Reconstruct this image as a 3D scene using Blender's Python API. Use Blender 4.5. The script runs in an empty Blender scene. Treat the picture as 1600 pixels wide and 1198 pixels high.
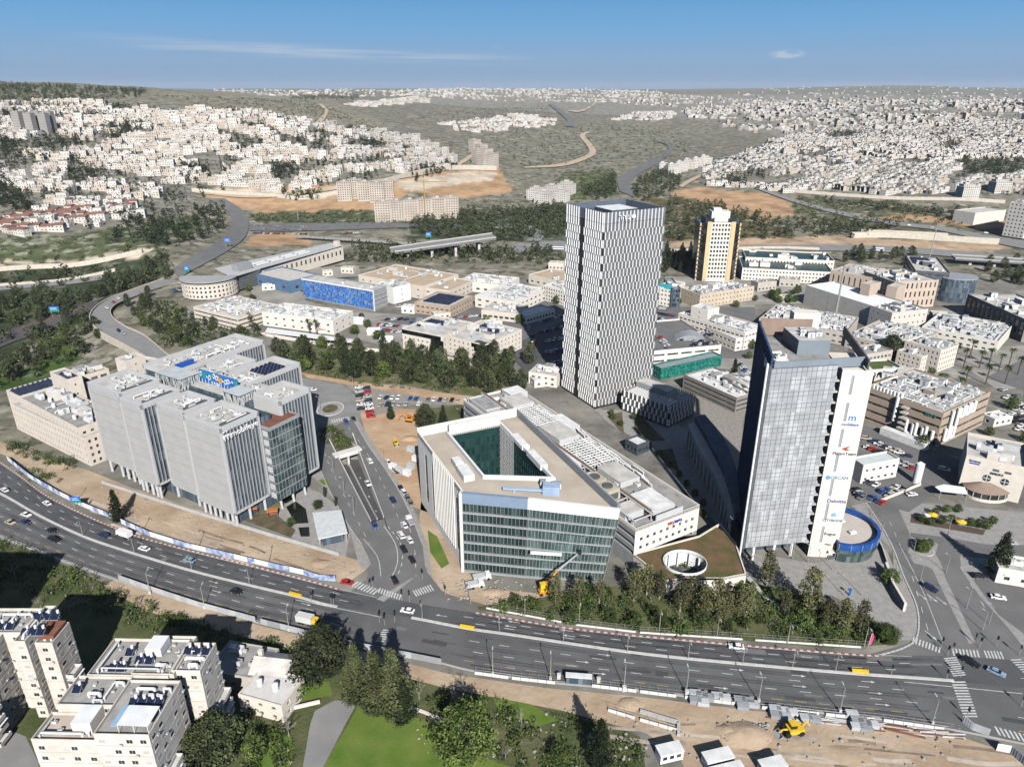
import bpy,math,random
import numpy as np
R=random.Random(7)
RAD=math.radians
S=bpy.context.scene
FPX,CX,CY,PITCH,CAMZ=1110.0,800.0,599.0,RAD(22.5),150.0
cd=bpy.data.cameras.new('camera');cam=bpy.data.objects.new('camera',cd)
S.collection.objects.link(cam);S.camera=cam
cd.sensor_width=36.0;cd.lens=FPX/1600*36;cd.clip_start=1;cd.clip_end=60000
cam.location=(0,0,CAMZ);cam.rotation_euler=(math.pi/2-PITCH,0,0)
SUN_EL,SUN_AZ=RAD(34),RAD(10.5)
W=bpy.data.worlds.new('World');S.world=W;W.use_nodes=True
nt=W.node_tree;nt.nodes.clear()
def wn(t,**k):
 n=nt.nodes.new(t)
 for a,b in k.items():setattr(n,a,b)
 return n
sky=wn('ShaderNodeTexSky',sky_type='NISHITA',sun_disc=False,sun_elevation=SUN_EL,sun_rotation=math.pi-SUN_AZ,altitude=900,air_density=1.25,dust_density=1.6,ozone_density=3.0)
geo=wn('ShaderNodeTexCoord');sep=wn('ShaderNodeSeparateXYZ');nt.links.new(geo.outputs['Generated'],sep.inputs[0])
def wmath(op,a,b=None,c=None):
 n=wn('ShaderNodeMath',operation=op)
 for i,v in enumerate((a,b,c)):
  if v is None:continue
  if isinstance(v,(int,float)):n.inputs[i].default_value=v
  else:nt.links.new(v,n.inputs[i])
 return n.outputs[0]
el=wmath('MAXIMUM',sep.outputs['Z'],0.01)
def cloud(sx,sz,lo,hi,e0,e1,off,det=4,rough=.55):
 cmb=wn('ShaderNodeCombineXYZ')
 nt.links.new(wmath('MULTIPLY',sep.outputs['X'],sx),cmb.inputs[0])
 nt.links.new(wmath('MULTIPLY',sep.outputs['Y'],1.0),cmb.inputs[1])
 nt.links.new(wmath('MULTIPLY_ADD',sep.outputs['Z'],sz,off),cmb.inputs[2])
 n=wn('ShaderNodeTexNoise');n.inputs['Scale'].default_value=1;n.inputs['Detail'].default_value=det
 n.inputs['Roughness'].default_value=rough;nt.links.new(cmb.outputs[0],n.inputs['Vector'])
 m=wn('ShaderNodeMapRange',interpolation_type='SMOOTHSTEP');m.inputs[1].default_value=lo;m.inputs[2].default_value=hi
 nt.links.new(n.outputs['Fac'],m.inputs[0])
 b0=wn('ShaderNodeMapRange',interpolation_type='SMOOTHSTEP');b0.inputs[1].default_value=e0;b0.inputs[2].default_value=e0+.012
 nt.links.new(sep.outputs['Z'],b0.inputs[0])
 b1=wn('ShaderNodeMapRange',interpolation_type='SMOOTHSTEP');b1.inputs[1].default_value=e1;b1.inputs[2].default_value=e1+.03
 b1.inputs[3].default_value=1;b1.inputs[4].default_value=0;nt.links.new(sep.outputs['Z'],b1.inputs[0])
 return wmath('MULTIPLY',wmath('MULTIPLY',m.outputs[0],b0.outputs[0]),b1.outputs[0])
c2=cloud(15,46,.66,.76,.014,.05,9.2,4)
az=wmath('DIVIDE',sep.outputs['X'],wmath('MAXIMUM',sep.outputs['Y'],.05))
dz=wmath('ABSOLUTE',wmath('SUBTRACT',sep.outputs['Z'],wmath('MULTIPLY_ADD',az,-.034,.0335)))
def ramp01(v,a,b,lo=0.,hi=1.):
 m=wn('ShaderNodeMapRange',interpolation_type='SMOOTHSTEP');nt.links.new(v,m.inputs[0])
 for i,q in enumerate((a,b,lo,hi)):m.inputs[i+1].default_value=q
 return m.outputs[0]
c1=wmath('MULTIPLY',cloud(5,150,.36,.62,.004,.11,3.7),ramp01(dz,.0105,.001))
c1=wmath('MULTIPLY',wmath('MULTIPLY',c1,ramp01(az,-.62,-.38)),wmath('MULTIPLY',ramp01(az,.12,-.2),ramp01(sep.outputs['Y'],0.,.1)))
pf=wmath('ADD',wmath('POWER',wmath('MULTIPLY',wmath('SUBTRACT',az,.352),38.),2.),wmath('POWER',wmath('MULTIPLY',wmath('SUBTRACT',sep.outputs['Z'],.0385),190.),2.))
c3=wmath('MULTIPLY',wmath('MULTIPLY',ramp01(pf,1.3,.1),cloud(60,200,.35,.6,.004,.11,1.3)),ramp01(sep.outputs['Y'],0.,.1))
cl=wmath('MAXIMUM',wmath('MAXIMUM',wmath('MULTIPLY',c1,.62),wmath('MULTIPLY',c2,.35)),wmath('MULTIPLY',c3,.7))
SKYS,EXPO=.05,.42;K=1/(SKYS*2**EXPO)
rp=wn('ShaderNodeValToRGB');nt.links.new(wmath('MULTIPLY',sep.outputs['Z'],4.),rp.inputs[0])
el_=rp.color_ramp.elements;el_[0].position=0;el_[0].color=(.235*K/20,.35*K/20,.53*K/20,1)
for pos,c in((.14,(.25,.405,.61)),(.28,(.18,.40,.68)),(.42,(.13,.355,.665)),(1.,(.085,.24,.53))):
 e=el_.new(pos)if pos<1 else el_[len(el_)-1];e.position=pos;e.color=(*[v*K/20 for v in c],1)
sc_=wn('ShaderNodeMix',data_type='RGBA',blend_type='MULTIPLY');sc_.inputs['Factor'].default_value=1;nt.links.new(rp.outputs[0],sc_.inputs['A']);sc_.inputs['B'].default_value=(20,20,20,1)
tint=wn('ShaderNodeMix',data_type='RGBA');nt.links.new(ramp01(sep.outputs['Z'],.14,.4),tint.inputs['Factor'])
nt.links.new(sc_.outputs['Result'],tint.inputs['A']);nt.links.new(sky.outputs[0],tint.inputs['B'])
mixc=wn('ShaderNodeMix',data_type='RGBA');nt.links.new(cl,mixc.inputs['Factor'])
nt.links.new(tint.outputs['Result'],mixc.inputs['A']);mixc.inputs['B'].default_value=(.52*K,.60*K,.70*K,1)
bg=wn('ShaderNodeBackground');bg.inputs[1].default_value=SKYS;nt.links.new(mixc.outputs['Result'],bg.inputs[0])
wo=wn('ShaderNodeOutputWorld');nt.links.new(bg.outputs[0],wo.inputs[0])
sl=bpy.data.lights.new('sun','SUN');sl.energy=5.0;sl.angle=RAD(.53);sl.color=(1,.97,.93)
sun=bpy.data.objects.new('sun',sl);S.collection.objects.link(sun)
sun.rotation_euler=(math.pi/2-SUN_EL,0,SUN_AZ)
V=S.view_settings;V.view_transform='Standard';V.look='None';V.exposure=EXPO;V.gamma=1;V.use_curve_mapping=False
S.cycles.max_bounces=3;S.cycles.diffuse_bounces=0;S.cycles.glossy_bounces=1;S.cycles.volume_bounces=0
S.cycles.transparent_max_bounces=4;S.cycles.use_adaptive_sampling=True;S.cycles.adaptive_threshold=.02
S.cycles.use_denoising=True;S.cycles.denoiser='OPENIMAGEDENOISE';S.cycles.sample_clamp_direct=12;S.cycles.sample_clamp_indirect=2
W.cycles.sampling_method='MANUAL';W.cycles.sample_map_resolution=256
SP,CP=math.sin(PITCH),math.cos(PITCH)
def P(px,py,z=0.0):
 u=(px-CX)/FPX;v=(py-CY)/FPX
 t=(CAMZ-z)/(SP+v*CP)
 return(u*t,(CP-v*SP)*t,z)
def proj(x,y,z):
 dz=z-CAMZ;zc=y*CP-dz*SP
 return CX+FPX*x/zc,CY-FPX*(y*SP+dz*CP)/zc
MATS={}
def mat(name,col,rough=.85,var=.12,scale=.25,col2=None,detail=5,spec=.3,metal=0,bump=0,bscale=2.,objcol=False,attr=None,emit=0):
 if name in MATS:return MATS[name]
 m=bpy.data.materials.new(name);m.use_nodes=True;t=m.node_tree;b=t.nodes['Principled BSDF']
 b.inputs['Roughness'].default_value=rough;b.inputs['Specular IOR Level'].default_value=spec;b.inputs['Metallic'].default_value=metal
 g=t.nodes.new('ShaderNodeNewGeometry')
 n=t.nodes.new('ShaderNodeTexNoise');n.inputs['Scale'].default_value=scale;n.inputs['Detail'].default_value=detail
 t.links.new(g.outputs['Position'],n.inputs['Vector'])
 mp=t.nodes.new('ShaderNodeMapRange');mp.inputs[1].default_value=.3;mp.inputs[2].default_value=.7
 t.links.new(n.outputs['Fac'],mp.inputs[0])
 mx=t.nodes.new('ShaderNodeMix');mx.data_type='RGBA';t.links.new(mp.outputs[0],mx.inputs['Factor'])
 if objcol:
  oi=t.nodes.new('ShaderNodeObjectInfo');t.links.new(oi.outputs['Color'],mx.inputs['A']);t.links.new(oi.outputs['Color'],mx.inputs['B'])
 elif attr:
  at=t.nodes.new('ShaderNodeAttribute');at.attribute_name=attr
  for s,k in(('A',1-var),('B',1+var)):
   q=t.nodes.new('ShaderNodeMix');q.data_type='RGBA';q.blend_type='MULTIPLY';q.inputs['Factor'].default_value=1
   q.inputs['B'].default_value=(k,k,k,1);t.links.new(at.outputs['Color'],q.inputs['A']);t.links.new(q.outputs['Result'],mx.inputs[s])
 else:
  c2=col2 or tuple(min(1,c*(1+var))for c in col)
  c1=col if col2 else tuple(c*(1-var)for c in col)
  mx.inputs['A'].default_value=(*c1,1);mx.inputs['B'].default_value=(*c2,1)
 t.links.new(mx.outputs['Result'],b.inputs['Base Color'])
 if bump:
  n2=t.nodes.new('ShaderNodeTexNoise');n2.inputs['Scale'].default_value=bscale;n2.inputs['Detail'].default_value=4
  t.links.new(g.outputs['Position'],n2.inputs['Vector'])
  bm_=t.nodes.new('ShaderNodeBump');bm_.inputs['Strength'].default_value=bump;bm_.inputs['Distance'].default_value=1
  t.links.new(n2.outputs['Fac'],bm_.inputs['Height']);t.links.new(bm_.outputs[0],b.inputs['Normal'])
 if emit:
  b.inputs['Emission Color'].default_value=(*col,1);b.inputs['Emission Strength'].default_value=emit
 MATS[name]=m
 return m
def panes(name,c1,c2,rough=.12,sx=1.6,sz=3.6,spec=.6):
 0
 if name in MATS:return MATS[name]
 m=mat(name,c1,rough,0,.1,spec=spec);t=m.node_tree;b=t.nodes['Principled BSDF']
 g=t.nodes.new('ShaderNodeNewGeometry');mu=t.nodes.new('ShaderNodeVectorMath');mu.operation='DIVIDE'
 mu.inputs[1].default_value=(sx,sx,sz);t.links.new(g.outputs['Position'],mu.inputs[0])
 fl=t.nodes.new('ShaderNodeVectorMath');fl.operation='FLOOR';t.links.new(mu.outputs[0],fl.inputs[0])
 w=t.nodes.new('ShaderNodeTexWhiteNoise');t.links.new(fl.outputs[0],w.inputs['Vector'])
 pw=t.nodes.new('ShaderNodeMath');pw.operation='POWER';pw.inputs[1].default_value=2.5;t.links.new(w.outputs['Value'],pw.inputs[0])
 mx=t.nodes.new('ShaderNodeMix');mx.data_type='RGBA';mx.inputs['A'].default_value=(*c1,1);mx.inputs['B'].default_value=(*c2,1)
 t.links.new(pw.outputs[0],mx.inputs['Factor']);t.links.new(mx.outputs['Result'],b.inputs['Base Color'])
 return m
def tag(o,label=None,cat=None,group=None,kind=None):
 if label:o['label']=label
 if cat:o['category']=cat
 if group:o['group']=group
 if kind:o['kind']=kind
 return o
def thing(name,label,cat,loc=(0,0,0),group=None,rz=0):
 o=bpy.data.objects.new(name,None);S.collection.objects.link(o);o.location=loc;o.rotation_euler.z=rz
 o.empty_display_size=.5
 return tag(o,label,cat,group)
def origin(o):
 x=y=z=0
 while o is not None:
  x+=o.location.x;y+=o.location.y;z+=o.location.z;o=o.parent
 return x,y,z
def put(name,me,parent=None,loc=(0,0,0),rz=0,sc=None):
 o=bpy.data.objects.new(name,me);S.collection.objects.link(o);o.location=loc;o.rotation_euler.z=rz
 if sc:o.scale=sc if isinstance(sc,tuple)else(sc,sc,sc)
 if parent is not None:o.parent=parent
 return o
def copy_tree(o,loc=None,rz=None,parent=None):
 c=o.copy();S.collection.objects.link(c);c.parent=parent
 if loc is not None:c.location=loc
 if rz is not None:c.rotation_euler.z=rz
 for ch in list(o.children):copy_tree(ch,parent=c)
 return c
class MB:
 def __init__(s):s.v=[];s.f=[];s.m=[]
 def add(s,vs,fs,m=0):
  k=len(s.v);s.v.extend(vs);s.f.extend([tuple(i+k for i in f)for f in fs]);s.m.extend([m]*len(fs));return s
 def quad(s,a,b,c,d,m=0):return s.add([a,b,c,d],[(0,1,2,3)],m)
 def prism(s,poly,z0,z1,m=0,top=True,bot=False,mt=None):
  n=len(poly);s.add([(x,y,z0)for x,y in poly]+[(x,y,z1)for x,y in poly],[(i,(i+1)%n,n+(i+1)%n,n+i)for i in range(n)],m)
  k=len(s.v)-2*n
  if top:s.f.append(tuple(range(k+n,k+2*n)));s.m.append(m if mt is None else mt)
  if bot:s.f.append(tuple(range(k+n-1,k-1,-1)));s.m.append(m)
  return s
 def box(s,fr,a0,a1,b0,b1,z0,z1,m=0,bot=False,mt=None):
  return s.prism([fr(a0,b0),fr(a1,b0),fr(a1,b1),fr(a0,b1)],z0,z1,m,True,bot,mt)
 def sheet(s,poly,z,m=0):return s.add([(x,y,z)for x,y in poly],[tuple(range(len(poly)))],m)
 def ring(s,outer,inner,z0,z1,m=0):
  0
  n=len(outer);k=len(s.v)
  for pl,z in((outer,z0),(outer,z1),(inner,z0),(inner,z1)):s.v.extend([(x,y,z)for x,y in pl])
  for i in range(n):
   j=(i+1)%n
   for q in((i,j,n+j,n+i),(n+i,n+j,3*n+j,3*n+i),(2*n+j,2*n+i,3*n+i,3*n+j)):
    s.f.append(tuple(k+w for w in q));s.m.append(m)
  return s
 def tube(s,p,q,r,n=6,m=0,r2=None,cap=True):
  p=np.array(p,float);q=np.array(q,float);d=q-p;L=np.linalg.norm(d)
  if L<1e-6:return s
  d/=L;a=np.cross(d,(0,0,1)if abs(d[2])<.9 else(1,0,0));a/=np.linalg.norm(a);b=np.cross(d,a)
  r2=r if r2 is None else r2;vs=[]
  for c,rr in((p,r),(q,r2)):
   for i in range(n):
    t=2*math.pi*i/n;vs.append(tuple(c+rr*(math.cos(t)*a+math.sin(t)*b)))
  fs=[(i,n+i,n+(i+1)%n,(i+1)%n)for i in range(n)]
  if cap:fs+=[tuple(range(n)),tuple(range(2*n-1,n-1,-1))]
  return s.add(vs,fs,m)
 def mesh(s,name,mats,o=(0,0,0)):
  me=bpy.data.meshes.new(name)
  v=np.array(s.v,float).reshape(-1,3)-np.array(o)
  me.from_pydata(v.tolist(),[],s.f)
  for m in(mats if isinstance(mats,(list,tuple))else[mats]):me.materials.append(m)
  if len(me.polygons)==len(s.m):me.polygons.foreach_set('material_index',s.m)
  me.update();return me
 def build(s,name,mats,parent=None,kind=None,label=None,cat=None,group=None,smooth=False):
  if not s.v:return None
  o=origin(parent)
  if parent is None:
   v=np.array(s.v);o=(float(v[:,0].mean()),float(v[:,1].mean()),float(v[:,2].min()))
  me=s.mesh(name,mats,o)
  if smooth:me.polygons.foreach_set('use_smooth',[True]*len(me.polygons))
  ob=put(name,me,parent,o if parent is None else(0,0,0))
  return tag(ob,label,cat,group,kind)
class FR:
 0
 def __init__(s,A,B):
  s.o=(A[0],A[1]);dx,dy=B[0]-A[0],B[1]-A[1];s.L=math.hypot(dx,dy);s.u=(dx/s.L,dy/s.L);s.n=(-s.u[1],s.u[0])
 def __call__(s,a,b):return(s.o[0]+a*s.u[0]+b*s.n[0],s.o[1]+a*s.u[1]+b*s.n[1])
 def p(s,a,b,z):x,y=s(a,b);return(x,y,z)
 def inv(s,q):dx,dy=q[0]-s.o[0],q[1]-s.o[1];return(dx*s.u[0]+dy*s.u[1],dx*s.n[0]+dy*s.n[1])
 def px(s,px,py,z):return s.inv(P(px,py,z))
 def rz(s):return math.atan2(s.u[1],s.u[0])
def even(L,n,w,m=0):
 0
 st=(L-2*m)/n
 return[(m+st*(i+.5)-w/2,m+st*(i+.5)+w/2)for i in range(n)]
def facade(wall,glass,p0,p1,z0,z1,cols,rows,d=.3,m=0,gm=0):
 0
 L=math.hypot(p1[0]-p0[0],p1[1]-p0[1]);ux,uy=(p1[0]-p0[0])/L,(p1[1]-p0[1])/L;nx,ny=uy,-ux
 def q(s,z,dd=0):return(p0[0]+ux*s-nx*dd,p0[1]+uy*s-ny*dd,z)
 cols=[c for c in cols if c[1]>.05 and c[0]<L-.05];rows=[r for r in rows if r[0]>z0 and r[1]<z1]
 if not cols or not rows:return wall.quad(q(0,z0),q(L,z0),q(L,z1),q(0,z1),m)
 zc=z0
 for zb,zt in rows:
  wall.quad(q(0,zc),q(L,zc),q(L,zb),q(0,zb),m);sc=0
  for s0,s1 in cols:
   s0=max(s0,.03);s1=min(s1,L-.03)
   wall.quad(q(sc,zb),q(s0,zb),q(s0,zt),q(sc,zt),m)
   wall.quad(q(s0,zb),q(s1,zb),q(s1,zb,d),q(s0,zb,d),m);wall.quad(q(s0,zt,d),q(s1,zt,d),q(s1,zt),q(s0,zt),m)
   wall.quad(q(s0,zb),q(s0,zb,d),q(s0,zt,d),q(s0,zt),m);wall.quad(q(s1,zb,d),q(s1,zb),q(s1,zt),q(s1,zt,d),m)
   glass.quad(q(s0,zb,d),q(s1,zb,d),q(s1,zt,d),q(s0,zt,d),gm);sc=s1
  wall.quad(q(sc,zb),q(L,zb),q(L,zt),q(sc,zt),m);zc=zt
 wall.quad(q(0,zc),q(L,zc),q(L,z1),q(0,z1),m)
def inset(poly,d):
 n=len(poly);out=[]
 for i in range(n):
  p0,p1,p2=poly[i-1],poly[i],poly[(i+1)%n]
  def nn(a,b):l=math.hypot(b[0]-a[0],b[1]-a[1]);return(-(b[1]-a[1])/l,(b[0]-a[0])/l)
  n1,n2=nn(p0,p1),nn(p1,p2);k=1+n1[0]*n2[0]+n1[1]*n2[1]
  out.append((p1[0]+d*(n1[0]+n2[0])/k,p1[1]+d*(n1[1]+n2[1])/k))
 return out
def smooth_line(pts,n=60):
 0
 p=[np.array(q[:2],float)for q in pts];p=[2*p[0]-p[1]]+p+[2*p[-1]-p[-2]];o=[]
 for i in range(1,len(p)-2):
  for k in range(12):
   t=k/12;a,b,c,d=p[i-1:i+3]
   o.append(.5*(2*b+(c-a)*t+(2*a-5*b+4*c-d)*t*t+(3*b-a-3*c+d)*t**3))
 o.append(p[-2]);o=np.array(o);s=np.r_[0,np.cumsum(np.hypot(*np.diff(o,axis=0).T))]
 t=np.linspace(0,s[-1],n);return np.c_[np.interp(t,s,o[:,0]),np.interp(t,s,o[:,1])]
def inpoly(x,y,poly):
 x=np.asarray(x);y=np.asarray(y);r=np.zeros(x.shape,bool);n=len(poly)
 for i in range(n):
  x0,y0=poly[i];x1,y1=poly[(i+1)%n]
  if y0==y1:continue
  c=((y0>y)!=(y1>y))&(x<(x1-x0)*(y-y0)/(y1-y0)+x0);r^=c
 return r
# ================================================================ terrain
CTL=[(0,385,690),(250,400,660),(330,330,930),(200,330,860),(0,300,900),(-250,300,900),(60,195,1300),(-250,190,1300),(150,240,1150),(300,250,1150),(450,245,1200),(600,232,1350),(700,262,1230),(120,166,1600),(350,178,1550),(540,200,1600),(30,133,2000),(-300,133,2000),(250,144,2100),(450,160,2300),(560,185,1900),(640,290,1060),(800,300,1080),(450,320,980),(850,235,1700),(880,200,2300),(930,180,2900),(760,190,2300),(700,170,3000),(560,158,3600),(350,146,5200),(550,144,5600),(700,141,6500),(850,141,6500),(800,163,4300),(950,145,6200),(1000,170,3900),(1050,160,4800),(1000,300,1080),(1000,260,1400),(1050,230,1800),(1100,200,2500),(1200,185,2900),(1250,240,1450),(1350,270,1200),(1500,300,1010),(1650,300,1000),(1900,300,1000),(1450,210,1900),(1600,200,2050),(1900,200,2050),(1400,180,2900),(1600,165,3300),(1900,165,3300),(1250,160,4600),(1450,156,5200),(1600,152,5200),(1250,138,9500),(1400,134,9800),(1600,141,9000),(1900,141,9000),(1100,141,8200),(900,141,8000),(1200,330,930),(1400,335,920),(1600,345,880),(1200,380,745),(1400,372,770),(1600,392,710),(1000,360,830),(800,350,880),(600,360,830),(500,350,880)]
_c=[]
for px,py,Y in CTL:
 u=(px-CX)/FPX;v=(py-CY)/FPX;t=Y/(CP-v*SP);_c.append((u*t,Y,CAMZ-(SP+v*CP)*t))
for X in(-900,-450,0,450,900):
 for Y in(80,250):_c.append((X,Y,-6 if X<-300 and Y>200 else 0))
for X,Y,Z in((-185,383,-1.6),(-211,410,-1.8),(-244,446,-2.5),(-262,470,-2.5),(-285,468,-4),(-298,490,-4),(-305,515,-3),(-308,555,-2),(-290,590,-1.5),(-265,595,-1),(-230,480,-1),(-250,540,-1.2),(-330,470,-11),(-318,440,-11),(-290,425,-9),(-260,405,-8),(-400,500,-12),(-360,560,-10),(-350,610,-7),(-420,640,-6),(-430,420,-10),(-230,380,-6),(-560,560,-8),(-600,440,-8),(-260,350,-5)):_c.append((X,Y,Z))
for X in(-60,60,180,330,520):
 for Y in(350,480,600):_c.append((X,Y,0))
for k in range(-6,7):_c.append((k*3500,14500,120));_c.append((k*4500,22000,60))
_c=np.array(_c);KU=4.0
def _w(x,y):y=np.maximum(y,40.);return KU*x/(y+150),3*np.log(y+150)
_a,_b=_w(_c[:,0],_c[:,1]);_n=len(_a)
def _phi(r2):return .5*r2*np.log(r2+1e-9)
_K=_phi((_a[:,None]-_a)**2+(_b[:,None]-_b)**2)+np.eye(_n)*.02
_Pm=np.c_[np.ones(_n),_a,_b];_M=np.block([[_K,_Pm],[_Pm.T,np.zeros((3,3))]])
_sol=np.linalg.solve(_M,np.r_[_c[:,2],0,0,0])
def sstep(a,b,x):t=np.clip((x-a)/(b-a),0,1);return t*t*(3-2*t)
TRENCH=[P(527,714)[:2],P(579,815)[:2],P(600,809)[:2],P(561,704)[:2]]
def zt(x,y):
 0
 x=np.asarray(x,float);y=np.asarray(y,float);sh=np.broadcast(x,y).shape
 x=np.broadcast_to(x,sh).ravel();y=np.broadcast_to(y,sh).ravel()
 a,b=_w(x,y);z=np.empty(len(x))
 for i in range(0,len(x),20000):
  s=slice(i,i+20000)
  z[s]=_phi((a[s,None]-_a)**2+(b[s,None]-_b)**2)@_sol[:_n]+_sol[_n]+_sol[_n+1]*a[s]+_sol[_n+2]*b[s]
 far=sstep(900,2500,y)
 z+=far*(5*np.sin(x/210+1.3*np.sin(y/330))*np.sin(y/270)+3*np.sin(x/83+y/131)*np.sin(y/97-x/160))
 ys=275+330*sstep(-230,-90,x)
 m=sstep(0,1,(y-ys)/130)
 cx,cy=-53.,258.
 return(z*m-.05).reshape(sh)
def hit(px,py):
 u=(px-CX)/FPX;v=(py-CY)/FPX;d=np.array([u,CP-v*SP,-(SP+v*CP)])
 t=np.exp(np.linspace(math.log(100),math.log(16000),500));X=d[0]*t;Y=d[1]*t;Z=CAMZ+d[2]*t
 g=Z-zt(X,Y);k=np.argmax(g<0)
 if k==0:k=len(t)-1
 f=g[k-1]/(g[k-1]-g[k]+1e-9);tt=t[k-1]+(t[k]-t[k-1])*min(1,max(0,f))
 x,y=d[0]*tt,d[1]*tt
 return(float(x),float(y),float(zt(x,y)))
SCRUB,DRY,SOIL,PALE,GRASS,PAVE,WOOD,TOWN=(.105,.105,.062),(.17,.155,.105),(.42,.27,.155),(.52,.44,.34),(.07,.12,.03),(.30,.285,.26),(.05,.062,.032),(.20,.19,.155)
ZONES=[([(-900,128),(240,140),(480,150),(640,200),(690,245),(500,300),(340,320),(0,390),(-900,420)],TOWN,.6),([(-900,120),(60,128),(240,138),(450,155),(500,190),(410,178),(230,165),(110,158),(0,158),(-900,160)],(.20,.185,.135),.7),([(230,143),(500,150),(620,200),(560,203),(400,176)],(.24,.22,.16),.6),([(-400,372),(100,370),(300,335),(330,350),(230,400),(0,425),(-400,440)],(.10,.12,.055),.75),([(-400,428),(120,405),(250,385),(215,402),(110,416),(-400,446)],PALE,.1),([(-400,452),(160,428),(215,420),(180,436),(-400,470)],(.42,.36,.27),.3),([(-400,440),(260,400),(270,430),(150,500),(0,560),(-400,700),(-600,600)],WOOD,.4),([(-300,600),(40,575),(110,545),(130,560),(60,600),(-200,640)],GRASS,.3),([(300,295),(600,285),(640,270),(780,262),(800,300),(720,312),(640,300),(600,330),(500,332),(420,335),(330,312)],SOIL,.1),([(610,285),(720,268),(778,268),(770,282),(700,290),(640,300)],PALE,0.),([(300,292),(470,300),(560,292),(600,300),(470,312),(330,300)],PALE,.05),([(390,334),(640,325),(760,330),(720,352),(560,352),(400,348)],(.09,.10,.05),.7),([(400,362),(480,366),(490,384),(380,384)],SOIL,.05),([(640,345),(880,320),(1060,330),(1060,372),(760,378),(640,372)],WOOD,.4),([(760,205),(900,190),(1060,200),(1090,240),(960,270),(820,262),(740,235)],(.20,.19,.14),.7),([(880,270),(960,265),(965,300),(900,318),(860,300)],(.10,.115,.05),.6),([(1040,300),(1100,292),(1250,310),(1240,335),(1180,350),(1120,330)],SOIL,.15),([(1010,300),(1080,310),(1240,360),(1240,378),(1020,378)],(.12,.10,.05),.7),([(1240,300),(1320,305),(1500,330),(1600,345),(1800,350),(1800,385),(1560,365),(1350,360),(1240,345)],(.13,.125,.075),.8),([(1340,338),(1420,336),(1650,350),(1650,365),(1500,352)],(.45,.29,.17),.2),([(1040,378),(1350,366),(1380,373),(1560,380),(1585,388),(1500,398),(1200,391),(1040,392)],(.46,.33,.22),.25),([(1090,250),(1200,225),(1500,200),(2200,190),(2200,320),(1520,318),(1300,312),(1150,295),(1090,280)],TOWN,.55),([(640,140),(1100,148),(2200,150),(2200,195),(1500,205),(1240,225),(1150,190),(800,172),(640,160)],(.26,.245,.21),.6),]
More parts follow.
